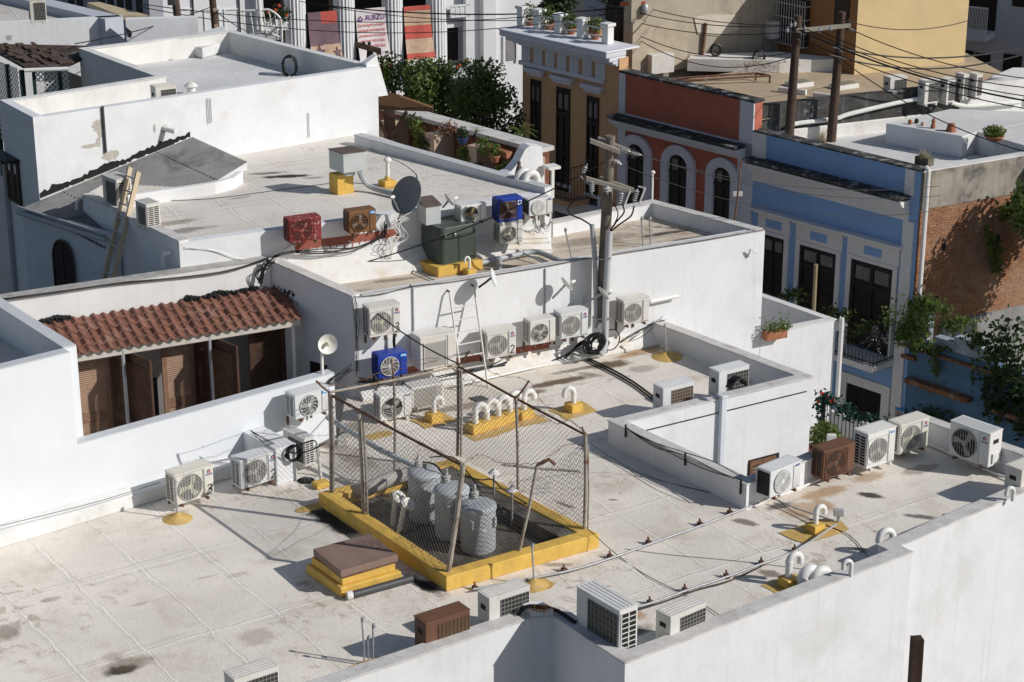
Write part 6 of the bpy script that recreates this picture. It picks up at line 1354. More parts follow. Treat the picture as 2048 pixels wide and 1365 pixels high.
m = MB(); m.tube(spline([P(*q) for q in ((700, 985, .1), (740, 975, .3), (790, 955, .32), (830, 950, .25), (835, 975, .1))], 6), .12, 12); single(m, 'flexible_duct', paint('pale duct', (.4, .38, .35), .7, .2, 4), 'fat pale bent duct lying in the back of the cage', 'duct', smooth=True)
m = MB(); m.tube([P(655, 835, .75), P(760, 900, .62), P(862, 948, .55)], .05, 10); m.tube([P(695, 862, .0), P(695, 862, .68)], .025, 6); single(m, 'cage_pipe', paint('bluish white pipe', (.5, .56, .58), .5, .1, 5), 'long bluish pipe running down to the back transformer inside the cage', 'pipe', smooth=True)
m = MB()
for s_ in (0, .04, .08):
    m.tube(spline([P(835, 925, .8)+Vector((s_, 0, 0)), P(870, 930, 1.0), P(890, 960, .75), P(895, 1000, .4), P(870, 1040, .08), P(800, 1070, .06)+Vector((0, s_, 0))], 6), .016, 6)
m.tube(spline([P(915, 950, .9), P(960, 960, .98), P(985, 960, .75), P(1015, 985, .4), P(1120, 1045, .07), P(1150, 1050, .06)], 6), .012, 6)
m.tube(spline([P(860, 915, .9), P(905, 915, .98), P(935, 945, .8), P(960, 980, .75)], 6), .012, 6)
single(m, 'cage_cables', M_black, 'black cables looping between the transformer tanks', 'cable')
for (x, y, h, lab) in ((988, 990, .55, 'white porcelain insulator on a rod behind the front transformer, left one'), (1024, 1032, .6, 'white porcelain insulator on a rod behind the front transformer, right one')):
    b_ = P(x, y+20, .03); T_ = thing('insulator_stand', lab, 'insulator', b_); m = MB(); m.tube([b_, b_+UP*h], .02, 6); m.build('rod', M_steel, T_); m = MB(); m.lathe([(.03, 0), (.1, .03), (.07, .06), (.03, .08), (.03, .12)], b_+UP*h, 14); m.build('porcelain', M_pvc, T_, smooth=True)
# yellow hatch
HT = thing('roof_hatch', 'rusty brown hatch lid on a stepped yellow base beside the cage', 'roof hatch', P(681, 1196, 0))
q1, q2, q3 = P(611, 1128, .17), P(681, 1177, .17), P(804, 1143, .17); q4 = q1+q3-q2
m = MB(); m.ext([q1, q2, q3, q4], (0, 0, -.17)); m.build('base', M_yellow, HT, bevel=.03, seg=3)
ins = offs([q2, q3, q4, q1], .07, True); m = MB(); m.ext([p+UP*.001 for p in ins], (0, 0, .13)); m.build('upstand', M_yellow, HT, bevel=.012)
l1, l2, l3 = P(626, 1098, .44), P(681, 1143, .44), P(796, 1110, .44); l4 = l1+l3-l2
M_lid = paint('rusty hatch lid', (.25, .17, .135), .75, .12, 4, dirt=(.3, .2, .17), dsc=3, damt=.5, spots=(.11, .035, .015), ssc=6.5, sth=.63, bump=.2)
m = MB(); m.ext([l1, l2, l3, l4], (0, 0, -.11)); m.build('lid', M_lid, HT, bevel=.012)
lo = offs([l2, l3, l4, l1], .02, True); m = MB(); m.ext([p-UP*.112 for p in lo], (0, 0, -.03)); m.build('lid_rim', M_rust, HT)
m = MB(); m.tube([P(706, 1190, .07), P(824, 1157, .07)], .062, 12); hp = single(m, 'charcoal_pipe', M_darkpipe, 'dark grey pipe with a white end lying before the yellow hatch', 'pipe', smooth=True)
m = MB(); m.tube([P(694, 1192, .07), P(705, 1190, .07)], .068, 12); m.build('end_cap', M_pvc, hp, smooth=True)

# ================================================================== VENTS, STUBS AND CONDUITS ON THE MAIN ROOF
def gooseneck(name, label, x, y, h, r, az, z=0, boxs=None, patch=None, hook=1., group='white gooseneck vent pipes on the roof', mat=None, drop=.06):
    b_ = P(x, y, z); T_ = thing(name, label, 'vent pipe', b_, 0, group); d = dv(az)
    if patch: m = MB(); c = b_; n_ = 10; rg = random.Random(int(x)); m.add([Vector((c.x, c.y, z+.006+.0009*(int(x/7) % 9)))+(dv(56)*sx*patch[0]+dv(-34)*sy*patch[1])*(1+rg.uniform(-.12, .12)) for sx, sy in ((-.5, -.5), (0, -.55), (.5, -.5), (.55, 0), (.5, .5), (0, .52), (-.5, .5), (-.53, 0))], [tuple(range(8))]); m.build('flashing_patch', M_yellowp, T_)
    zb = 0
    if boxs: m = MB(); s_ = boxs; m.obox(b_-dv(56)*s_/2-dv(-34)*s_/2, dv(56)*s_, dv(-34)*s_, UP*s_*.62); m.build('base_block', M_yellow, T_, bevel=.02, seg=3); zb = s_*.55
    R_ = r*1.9*hook; top = b_+UP*(zb+h-R_)
    pts = [b_+UP*zb, top]+[top+d*R_*(1-math.cos(a*math.pi/8))+UP*R_*math.sin(a*math.pi/8) for a in range(1, 9)]+[top+d*2*R_-UP*drop]
    m = MB(); m.tube(pts, r, 12); m.build('pipe', mat or M_pvc, T_, smooth=True)
    m = MB(); m.lathe([(r*1.12, 0), (r*1.12, .05)], top-UP*.03, 14); m.lathe([(r*1.02, 0), (r*.8, .001)], top+d*2*R_-UP*(drop+.002), 12, -UP); m.build('collar', mat or M_pvc, T_, smooth=True); return T_
gooseneck('vent_pipe', 'white hooked vent pipe on a yellow block left of the patio parapet', 1147, 822, .32, .05, 250, boxs=.26, patch=(.75, .55))
gooseneck('vent_pipe', 'white hooked vent pipe on a yellow block near the junction box', 1630, 1064, .3, .045, 60, boxs=.24, patch=(1.0, .55))
gooseneck('vent_pipe', 'tall white hooked vent pipe beside two fat elbows near the front parapet', 1576, 1172, .38, .055, 62, boxs=.24, patch=(.7, .5))
for i, (x, y, lab) in enumerate(((951, 864, 'leftmost'), (974, 856, 'second from left'), (997, 849, 'third from left'), (1020, 840, 'fourth from left'), (1048, 836, 'rightmost'))): gooseneck('vent_pipe', lab+' of five white hooked vents in a row behind the cage', x, y, .36, .055, 62, boxs=.28, patch=(.5, .75))
gooseneck('vent_pipe', 'short white hooked vent on a yellow block behind the broken fan unit', 868, 842, .3, .045, 62, boxs=.26, patch=(.7, .5))
gooseneck('vent_pipe', 'fat white elbow vent close behind the front parapet, left of the fat pair', 1604, 1178, .3, .085, 62, hook=.8)
gooseneck('vent_pipe', 'fat white elbow vent close behind the front parapet, right of the fat pair', 1626, 1178, .28, .085, 62, hook=.8)
gooseneck('vent_pipe', 'thin white hooked vent on the front parapet coping', 1701, 1152, .26, .035, 250, z=.37)
gooseneck('vent_pipe', 'fat white hooked vent at the jog of the front parapet', 1785, 1084, .22, .055, 250, z=.2, hook=1.2)
gooseneck('vent_pipe', 'white hooked vent on the parapet coping at the right edge', 2025, 1002, .24, .035, 250, z=.37)
gooseneck('vent_pipe', 'thick double-looking white gooseneck at the right end of the upper roof', 1036, 372, .3, .075, 62, z=ZR)
gooseneck('vent_pipe', 'thick white gooseneck right beside its twin by the curved buttress', 1050, 374, .28, .075, 62, z=ZR)
def mast(name, label, x, y, tx, ty, r, cone=.22, z=0, mat=None, cap=True, cat='pole', group=None, lean=True):
    b_ = P(x, y, z); t_ = PY(tx, ty, b_.y); T_ = thing(name, label, cat, b_, 0, group)
    if cone: m = MB(); m.lathe([(cone*1.15, .0), (cone*.9, .025), (cone*.4, .06), (r*1.8, .11)], b_, 18); m.build('base_flashing', M_yellowc, T_, smooth=True)
    m = MB(); m.tube([b_, b_.lerp(t_, .5)+Vector((.004, 0, 0)), t_], r, 8); m.build('tube', mat or M_steel, T_, smooth=True)
    if cap: m = MB(); m.lathe([(r*1.2, -.01), (r*2, .02), (r*2, .05), (r*.7, .075)], t_, 10, (t_-b_)+Vector((.2, 0, 0))); m.build('weather_cap', mat or M_steel, T_, smooth=True)
    return T_
mast('conduit_mast', 'thin grey conduit mast on a yellow cone in front of the unit painted 3', 355, 1038, 350, 968, .016)
mast('conduit_mast', 'thin grey conduit mast on a yellow patch in front of the yellow kerb', 1068, 1170, 1064, 1096, .014)
mast('conduit_mast', 'thin bent grey mast on a yellow mound beside the patio parapet', 1334, 714, 1329, 655, .016, cone=.28)
gg = 'trio of conduit masts on one yellow patch'
mast('conduit_mast', 'left and tallest of three thin grey masts at the bottom of the roof', 729, 1325, 724, 1243, .013, cone=.0, group=gg)
mast('conduit_mast', 'middle and shortest of three thin grey masts at the bottom of the roof', 737, 1329, 735, 1279, .011, cone=0, group=gg)
mast('conduit_mast', 'right of three thin grey masts at the bottom of the roof', 745, 1334, 746, 1256, .014, cone=.0, group=gg)
def patch(x, y, z, w, d, label, h=.006, rot=56):
    c = P(x, y, z); rg = random.Random(int(x+y)); m = MB(); n_ = 16; m.ext([Vector((c.x, c.y, z+.004))+dv(rot)*w*math.copysign(abs(math.cos(a*6.283/n_))**.6, math.cos(a*6.283/n_))*rg.uniform(.9, 1.1)+dv(rot-90)*d*math.copysign(abs(math.sin(a*6.283/n_))**.6, math.sin(a*6.283/n_))*rg.uniform(.9, 1.1) for a in range(n_)], (0, 0, h)); return single(m, 'flashing_patch', M_yellowp, label, 'roof patch')
patch(738, 1332, 0, .28, .16, 'worn yellow patch under the three thin masts', .01)
patch(1072, 1172, 0, .26, .2, 'worn yellow patch on the roof under the mast by the kerb')
patch(755, 872, 0, .28, .14, 'yellow patch on the roof seen through the left of the cage')
patch(625, 1015, .0, .12, .3, 'worn yellow patch by the white pipe stub left of the cage', rot=146)
T_ = mast('pipe_stub', 'white chipped pipe stub with a black bent hose left of the cage', 643, 968, 634, 890, .028, cone=0, mat=paint('chipped white pipe', (.66, .65, .62), .6, .1, 5, spots=(.1, .09, .08), ssc=16, sth=.66), cap=False)
m = MB(); t_ = PY(634, 890, P(643, 968, 0).y); m.tube(spline([t_, t_+UP*.08+Vector((-.05, 0, 0)), t_+Vector((-.22, 0, .03)), t_+Vector((-.6, .1, -.18))], 5), .012, 6); m.build('hose', M_black, T_)
m = MB(); b_ = P(642, 974, 0); m.obox(b_-dv(56)*.13-dv(-34)*.1, dv(56)*.26, dv(-34)*.2, UP*.1); m.build('base_block', M_yellow, T_, bevel=.015)
m = MB(); c = P(612, 962, .0); m.lathe([(.15, .003), (.15, .008)], c, 20); dr = single(m, 'roof_drain', M_slot, 'round roof drain with a domed strainer by the step left of the cage', 'drain')
m = MB()
for k in range(10): a = k*.628; m.tube([c+Vector((.075*math.cos(a), .075*math.sin(a), .008)), c+Vector((.06*math.cos(a), .06*math.sin(a), .06)), c+UP*.075], .006, 4)
m.build('strainer', M_steel, dr)
m = MB(); c = P(958, 799, 0); m.obox(c-dv(62)*.13-dv(-40)*.12+UP*.004, dv(62)*.26, dv(-40)*.24, UP*.02); single(m, 'floor_grate', M_darkpipe, 'square grey grate in the roof behind the cage', 'grate', bevel=.004)
def conduit(name, label, pts, r, mat, clamps=(), z=.07, cat='conduit', group=None, cl='clamp'):
    W_ = [P(x, y, z) if len(q) == 0 else P(x, y, q[0]) for x, y, *q in pts]; T_ = thing(name, label, cat, W_[0], 0, group); m = MB(); m.tube(spline(W_, 3), r, 8); m.build('tube', mat, T_, smooth=True)
    for (x, y) in clamps:
        c = P(x, y, 0); m = MB(); m.obox(c-dv(60)*.03-dv(-30)*.05, dv(60)*.07, dv(-30)*.1, UP*(z-.01)); m.tube(arc(c+UP*z, dv(-30), UP, r*1.5, -.3, 3.4, 6), .01, 5); m.obox(c+dv(-30)*.02+UP*z, dv(60)*.02, dv(-30)*.02, UP*.05); m.build(cl, M_rust, T_)
    return T_
conduit('steel_conduit', 'long silver conduit on small blocks running from the kerb to the patio corner', [(946, 1179), (1128, 1144), (1220, 1117), (1297, 1089), (1400, 1052), (1460, 1029), (1518, 1006)], .018, M_steel, ((950, 1180), (1128, 1144), (1220, 1117), (1297, 1089), (1400, 1052), (1460, 1029)))
conduit('steel_conduit', 'long silver conduit on small blocks running to the grey junction box', [(1262, 1217), (1300, 1207), (1370, 1182), (1453, 1154), (1523, 1128), (1590, 1102), (1672, 1049, .16)], .018, M_steel, ((1300, 1209), (1370, 1184), (1453, 1156), (1523, 1130), (1590, 1104)))
conduit('black_cable', 'black cable strapped beside the second silver conduit', [(1268, 1222), (1330, 1203), (1400, 1178), (1460, 1162), (1523, 1133)], .012, M_black, z=.05)
m = MB(); c = P(1676, 1046, .0); m.box(c.x-.08, c.x+.08, c.y-.05, c.y+.05, .13, .24); m.box(c.x-.02, c.x+.02, c.y-.02, c.y+.02, 0, .13); single(m, 'junction_box', M_greypipe, 'small grey junction box on the yellow patch near the right vent', 'box', bevel=.006)
conduit('grey_conduit', 'thin grey conduit from the patio corner to the junction box', [(1553, 1000, .1), (1600, 1020, .1), (1670, 1042, .18)], .014, M_greypipe)
conduit('white_pipe', 'thin white drain pipe running along the foot of the right parapet', [(1520, 1004), (1580, 985), (1632, 962), (1700, 935)], .02, M_pvc, z=.05)
conduit('white_pipe', 'white pipe along the foot of the far right parapet', [(1856, 888), (1900, 907), (1960, 935), (2040, 966)], .022, M_pvc, z=.05)
conduit('white_pipe', 'white fat pipe end on the roof below the coil of black cable', [(1147, 716), (1206, 707)], .06, M_pvc, z=.1)
conduit('white_pipe', 'thin white pipe along the wall base behind the ladder', [(905, 772), (975, 757), (1060, 737), (1148, 718)], .022, M_pvc, z=.06)
for i, (dx, dy) in enumerate(((0, 0), (3, 6))): conduit('floor_cables', ('upper', 'lower')[i]+' black cable line crossing the roof to the patio units', [(1172+dx, 715+dy), (1225, 740+dy), (1268, 765+dy), (1310, 796+dy)], .02, M_black, z=.03)
conduit('loose_wire', 'thin black wire from the cage corner curving across the roof', [(1182, 888, .9), (1230, 920, .3), (1300, 955, .02), (1420, 985, .02), (1510, 1000, .02)], .006, M_black)
conduit('loose_wire', 'thin black wire from the cage corner down to the front parapet', [(1172, 1055, .4), (1240, 1115, .02), (1300, 1155, .02), (1390, 1200, .02), (1445, 1235, .03)], .006, M_black)
conduit('loose_wire', 'thin black wire lying between the conduits to the far right vents', [(1250, 1098, .01), (1340, 1110, .01), (1500, 1125, .01), (1690, 1150, .01)], .004, M_black)
conduit('loose_wire', 'black cable from patio corner across the roof to the jog', [(1558, 1000, .05), (1580, 1020, .02), (1640, 1046, .02), (1700, 1072, .02), (1735, 1112, .02)], .007, M_black)
conduit('black_hose', 'black hoses draped over the notch of the front parapet', [(1030, 1240, .3), (1050, 1215, .5), (1080, 1214, .5), (1115, 1222, .42), (1150, 1245, .4)], .03, M_black)
m = MB(); rg = random.Random(9); c = P(1087, 1221, .5)
for k in range(60): m.leaf(c+Vector((rg.gauss(0, .09), rg.gauss(0, .04), rg.uniform(0, .07))), .05, rg)
single(m, 'orange_foam', paint('orange foam', (.45, .2, .04), .9, .3, 9), 'crumbling orange foam on top of the parapet pier', 'foam')
# patio parapet wires, drip lines
PWL = PL(c2, c1)
m = MB()
for k, (s0, pts) in enumerate(((0, ((1252, 856), (1310, 895), (1368, 910), (1440, 945), (1484, 962))), (1, ((1252, 856), (1300, 882), (1368, 905), (1430, 925), (1484, 955))), (2, ((1254, 856), (1290, 880), (1400, 935), (1484, 960))))): m.tube(spline([PWL.px(x, y, .235+.006*k) for x, y in pts], 5), .008, 5)
for x, y in ((1252, 862), (1371, 918), (1482, 975)): u, z = PWL.uz(x, y, .22); m.obox(PWL.pt(u-.012, z-.12, .214), PWL.d*.025, PWL.n*.03, UP*.24)
single(m, 'wall_cables', M_black, 'sagging black cables clipped along the sloping patio parapet', 'cable')

# ================================================================== ON THE STAINED ROOF AND ITS WALLS
GT = thing('green_transformer_box', 'dark green metal transformer cabinet on a yellow plinth', 'transformer box', P(876, 554, ZRM))
A, B_, C_ = P(827, 517, ZRM+.2), P(876, 536, ZRM+.2), P(966, 520, ZRM+.2); D_ = A+C_-B_
m = MB(); m.ext([A, B_, C_, D_], (0, 0, -.2)); m.build('plinth', M_yellow, GT, bevel=.015)
A, B_, C_ = P(844, 512, ZRM+.2), P(881, 532, ZRM+.2), P(951, 518, ZRM+.2); D_ = A+C_-B_
M_gr = paint('dark green enamel', (.06, .078, .064), .4, .08, 3, streak=.35, scol=(.1, .12, .1))
ed1, ed2 = (C_-B_), (A-B_)
rb = .12
cor = [B_+ed1.normalized()*rb*(1-math.sin(t_*math.pi/12))+ed2.normalized()*rb*(1-math.cos(t_*math.pi/12)) for t_ in range(7)]
poly = [A]+cor[::-1][::-1][0:0]+[B_+ed2.normalized()*rb*(1-math.sin(t_*math.pi/12))+ed1.normalized()*rb*(1-math.cos(t_*math.pi/12)) for t_ in range(7)]+[C_, D_]
m = MB(); m.ext([p+UP*.001 for p in poly], (0, 0, .58)); m.build('cabinet', M_gr, GT)
cen = (A+C_)/2; m = MB(); sc_ = 1.02; lidp = [cen+(p-cen)*sc_+UP*.582 for p in poly]; top_ = [cen+(p-cen)*.93+UP*.74 for p in poly]; n_ = len(poly)
m.add(lidp+top_, [(i, (i+1) % n_, n_+(i+1) % n_, n_+i) for i in range(n_)]+[tuple(range(n_, 2*n_))]); m.build('hood', M_gr, GT, bevel=.01)
m = MB(); q = B_+ed1*.52; m.obox(q+UP*.03-ed2.normalized()*.004, ed1.normalized()*.012, ed2.normalized()*-.004, UP*.55); m.build('door_seam', M_slot, GT)
for k in (.13, .4): m = MB(); q = B_+ed1*k-ed2.normalized()*.012+UP*.6; m.lathe([(.028, 0), (.028, .03), (.015, .04)], q, 10, -ed2); m.build('latch', M_steel, GT, smooth=True)
gooseneck('vent_pipe', 'thin white hooked vent pipe on a small yellow block before the green cabinet', 939, 550, .26, .025, 250, z=ZRM, boxs=.2)
conduit('fat_conduit', 'thick grey conduit bending across the stained roof right of the green cabinet', [(962, 526), (993, 519), (1039, 509), (1077, 505), (1120, 523), (1140, 533)], .055, M_greypipe, z=ZRM+.1)
for x, y, h, r_, lab in ((999, 540, .24, .05, 'short thick white pipe stub at the roof edge right of the green cabinet'), ):
    b_ = P(x, y, ZRM); m = MB(); m.tube([b_, b_+UP*h], r_, 12); single(m, 'pipe_stub', M_greypipe, lab, 'pipe', smooth=True)
m = MB(); b_ = P(1003, 496, ZRM); m.obox(b_-dv(62)*.1-dv(-40)*.08, dv(62)*.22, dv(-40)*.16, UP*.1); single(m, 'pipe_block', M_yellow, 'small yellow block at the foot of the stacked white unit', 'block', bevel=.012)
m = MB(); m.tube(spline([P(1000, 482, ZRM+.3), P(1003, 490, ZRM+.16), P(1003, 496, ZRM+.1)], 4), .03, 8); m.tube(spline([P(955, 500, ZRM+.15), P(968, 490, ZRM+.25), P(985, 480, ZRM+.28), P(1000, 482, ZRM+.3)], 5), .02, 6); m.tube([P(955, 500, ZRM+.1), P(990, 490, ZRM+.15)], .022, 6); single(m, 'white_conduits', M_pvc, 'tangle of white conduits left of the stacked blue and white units', 'conduit', smooth=True)
conduit('grey_conduit', 'pair of thin grey conduits slanting from the stacked units to the roof edge', [(1004, 488, ZRM+.15), (1050, 508, ZRM+.12), (1098, 531, ZRM+.05)], .02, M_greypipe)
conduit('rusty_conduit', 'rust marked white conduit along the foot of the upper wall', [(632, 550), (712, 539), (780, 528), (830, 520)], .022, paint('rusty white conduit', (.6, .53, .42), .6, .15, 6, spots=(.25, .1, .03), ssc=12, sth=.6), z=ZRM+.06)
conduit('grey_conduit', 'thin grey conduit crossing the stained roof to the front edge', [(770, 478, ZRM+.5), (776, 518, ZRM+.12), (810, 535, ZRM+.05), (850, 553, ZRM+.04), (885, 568, ZRM+.03)], .016, M_greypipe)
for (x, y, tx, ty, lab) in ((1144, 520, 1131, 463, 'thin leaning grey mast left of the utility pole on the stained roof'), (1286, 495, 1283, 440, 'thin bent grey mast, left of a pair right of the utility pole'), (1301, 491, 1299, 441, 'thin bent grey mast, right of a pair right of the utility pole')):
    mast('conduit_mast', lab, x, y, tx, ty, .016, cone=0, z=ZRM)
mast('conduit_mast', 'white capped standpipe at the far corner of the stained roof parapet', 1304, 399, 1305, 348, .025, cone=0, z=ZM+.02, mat=M_pvc)
b_ = P(1470, 452, ZRM+.15); T_ = mast('antenna_mast', 'rusty antenna mast with a flat white panel near the right end of the stained roof', 1468, 455, 1482, 325, .02, cone=0, z=ZRM+.15, mat=M_rust, cap=False); m = MB(); q = PY(1475, 388, b_.y-.03); m.box(q.x-.1, q.x+.1, q.y-.02, q.y, q.z-.055, q.z+.055); m.build('panel_antenna', M_ac, T_, bevel=.02)
m = MB(); m.tube([MP.px(1495, 515, .02), MP.px(1501, 499, .1), MP.px(1513, 505, .12)], .018, 6); single(m, 'wall_spout', M_steel, 'small bent grey spout high on the right end of the long white wall', 'spout')
m = MB(); m.tube([MP.px(1300, 604, .1), MP.px(1356, 592, .1)], .05, 8); single(m, 'wall_duct', M_pvc, 'white covered duct on the wall right of the rightmost wall unit', 'duct')
for i, (xa, ya, xb, yb, lab) in enumerate(((826, 574, 835, 664, 'thin grey conduit straight down the long white wall left of the ladder'), (1091, 538, 1092, 632, 'thin white double conduit down the wall right of the ladder'))):
    m = MB(); ua, za = MP.uz(xa, ya, .02); ub, zb = MP.uz(xb, yb, .02); m.tube([MP.pt(ua, za, -.1), MP.pt(ua, za, .02), MP.pt(ua, zb, .02)], .016, 6); single(m, 'wall_conduit', M_greypipe, lab, 'conduit')
def dish(label, mount, c, nrm, r, mat, arm=True, deep=.22, name='satellite_dish', flip=False):
    c = Vector(c); n_ = Vector(nrm).normalized(); T_ = thing(name, label, 'satellite dish', mount); m = MB()
    pr = [(r*k/8, deep*r*(k/8)**2) for k in range(9)]; pr2 = [(r*k/8, deep*r*(k/8)**2-.012) for k in range(8, -1, -1)]; pr[0] = (.001, 0); pr2[-1] = (.001, -.012)
    m.lathe(pr2[::-1]+pr[::-1], c, 32, n_); m.build('reflector', mat, T_, smooth=True)
    m = MB(); m.tube([mount, mount.lerp(c, .6)+(mount-c).cross(n_)*0, c-n_*.02], .022, 7); m.build('mount', M_iron if mat is not M_pvc else M_steel, T_, smooth=True)
    if arm:
        lo = c-UP.cross(n_).normalized()*0-(UP-n_*UP.dot(n_)).normalized()*r*.95+n_*deep*r; f_ = c+n_*r*1.0-(UP-n_*UP.dot(n_)).normalized()*r*.35; m = MB(); m.tube([lo, f_], .012, 5); m.build('feed_arm', M_steel, T_); m = MB(); m.lathe([(.02, -.05), (.035, 0), (.035, .04), (.01, .06)], f_, 10, c-f_); m.build('feed_horn', M_pvc, T_, smooth=True)
    return T_
M_dish = paint('dark grey dish', (.22, .225, .23), .6, .12, 5, spots=(.2, .2, .2), ssc=18, sth=.68)
cd = NP.px(816, 392, .35); dish('large dark grey satellite dish tilted up at the edge of the upper roof', NP.px(793, 447, .1), cd, (-.62, -.62, .45), .39, M_dish, True, .14)
dish('pale satellite dish seen edge on at the wall top above the ladder', MP.px(958, 575, .08), MP.px(984, 556, .38), (.93, -.1, .3), .18, paint('pale dish', (.62, .65, .66), .5, .06), False)
dish('white satellite dish seen from its side on the wall left of the utility pole', MP.px(1105, 597, .05), MP.px(1131, 570, .32), (.75, .35, .55), .165, M_pvc)
dish('white satellite dish seen from its side against the utility pole', MP.px(1167, 608, .05), MP.px(1205, 588, .42), (.75, .35, .55), .165, M_pvc)
dish('small white satellite dish at the upper roof edge by the grey cabinet', NP.px(886, 415, .1), NP.px(897, 402, .3), (.75, .35, .55), .15, M_pvc)
b_ = WP.pt(WP.uz(661, 765)[0]-.1, 1.28, -.1); cdd = PY(653, 687, b_.y-.05); T_ = dish('small round white antenna dish on a white pole left of the blue unit', cdd+Vector((.06, .12, 0)), cdd, (.35, -.9, .12), .18, M_pvc, False, .5, 'antenna_dish')
m = MB(); m.tube([b_, Vector((b_.x, b_.y, cdd.z+.02))], .028, 8); m.build('pole', M_pvc, T_, smooth=True); m = MB(); m.lathe([(.03, 0), (.04, .1), (.02, .14)], cdd, 10, (.35, -.9, .12)); m.build('feed_horn', paint('ivory feed', (.6, .58, .4), .5), T_, smooth=True)
# ladders
LD = thing('white_ladder', 'white rusty metal ladder leaning against the long white wall', 'ladder', P(940, 780, 0))
ra0, ra1 = P(927, 783, 0), MP.px(899, 585, .1); rb0, rb1 = P(976, 775, 0), MP.px(948, 574, .1)
M_ladw = paint('rust marked white metal', (.68, .66, .62), .5, .08, 6, spots=(.32, .15, .07), ssc=11, sth=.63)
for a, b_ in ((ra0, ra1), (rb0, rb1)): m = MB(); m.tube([a, b_], .02, 8); m.build('rail', M_ladw, LD, smooth=True); m = MB(); m.tube([b_, b_+UP*.02-MP.n*.2], .02, 6); m.build('hook', M_rust, LD)
for k in range(7): t_ = .1+.122*k; m = MB(); m.tube([ra0.lerp(ra1, t_), rb0.lerp(rb1, t_)], .014, 6); m.build('rung', M_ladw, LD, smooth=True)
L0 = nl.px(204, 557, .75); Lc = nl.px(234, 428, .04); dirL = (Lc-L0).normalized(); tt = 1.0
while proj(L0+dirL*tt)[1] > 333 and tt < 8: tt += .02
LW = thing('wooden_ladder', 'pale wooden extension ladder leaning in the court at left', 'ladder', L0)
M_lw = paint('pale ladder wood', (.50, .40, .27), .6, .12, 5, streak=.2)
for s_ in (0, .36): m = MB(); o = L0+nl.d*s_; m.obox(o-nl.d*.02, nl.d*.05, dirL.cross(nl.d).normalized()*.1, dirL*(tt+(-.02 if s_ else 0))); m.build('rail', M_lw, LW)
for k in range(int(tt/.3)): m = MB(); o = L0+dirL*(.15+.3*k); m.tube([o, o+nl.d*.36], .016, 6); m.build('rung', M_steel, LW)
# pedestal box on the upper roof and companions
T_ = thing('pedestal_box', 'pale grey metal box with brown top on a yellow pedestal, upper roof', 'equipment box', P(690, 388, ZR))
b_ = P(690, 389, ZR); m = MB(); m.obox(b_-dv(62)*.16-dv(-40)*.0, dv(62)*.36, dv(-40)*.3, UP*.42); m.build('pedestal', M_yellow, T_, bevel=.01)
zb_ = ZR+.5; c = P(689, 347, zb_); m = MB(); m.obox(c-dv(62)*.02-dv(-40)*.0+dv(-40)*.0, dv(62)*.5, dv(-40)*.5, UP*.4); m.obox(c+dv(62)*.1+dv(-40)*.1-UP*.1, dv(62)*.2, dv(-40)*.2, UP*.099); m.build('cabinet', paint('pale grey cabinet', (.52, .55, .54), .5, .05, 3, dirt=(.35, .33, .3), dsc=4, damt=.3), T_, bevel=.008)
m = MB(); m.obox(c-dv(62)*.035-dv(-40)*.015+UP*.401, dv(62)*.53, dv(-40)*.53, UP*.015); m.build('top', paint('brown rusted top', (.13, .1, .085), .8, .2, 6), T_)
conduit('bent_conduit', 'thick white conduit curving from the grey pedestal box along the upper roof', [(719, 343, zb_), (728, 362, ZR+.25), (748, 377, ZR+.1), (800, 391, ZR+.08), (838, 402, ZR+.08)], .06, M_greypipe)
T_ = mast('vent_pipe', 'white mushroom capped vent pipe on a yellow block, upper roof', 775, 372, 775, 322, .04, cone=0, z=ZR, mat=M_pvc, cap=False, cat='vent pipe'); b_ = P(775, 372, ZR); t_ = PY(775, 322, b_.y)
m = MB(); m.lathe([(.05, 0), (.08, .02), (.085, .06), (.05, .1), (.01, .115)], t_-UP*.03, 16); m.build('cap', M_pvc, T_, smooth=True); m = MB(); m.obox(b_-dv(62)*.14-dv(-40)*.12, dv(62)*.28, dv(-40)*.24, UP*.13); m.build('base_block', M_yellow, T_, bevel=.02); m = MB(); m.tube([b_, b_+UP*.2], .055, 10); m.build('collar', M_yellow, T_)
patch(775, 376, ZR, .24, .2, 'faded yellow patch under the mushroom vent')
T_ = thing('wall_cabinet', 'pale grey cabinet with rusty brown top fixed to the upper wall behind the green one', 'cabinet', NP.px(850, 449, .4)); q = NP.px(852, 452, .45); m = MB(); w_ = solve_w(q, NP.d, 882); h_ = solve_h(q, 415); m.obox(q, NP.d*w_, -NP.n*.44, UP*h_); m.build('cabinet', MC['pale grey cabinet'], T_, bevel=.008)
m = MB(); e = [q-NP.d*.02+NP.n*.02+UP*(h_+.001), q+NP.d*(w_+.02)+NP.n*.02+UP*(h_+.001), q+NP.d*(w_+.02)-NP.n*.44+UP*(h_+.08), q-NP.d*.02-NP.n*.44+UP*(h_+.08)]; m.ext(e, (0, 0, .015)); m.build('top', MC['brown rusted top'], T_)
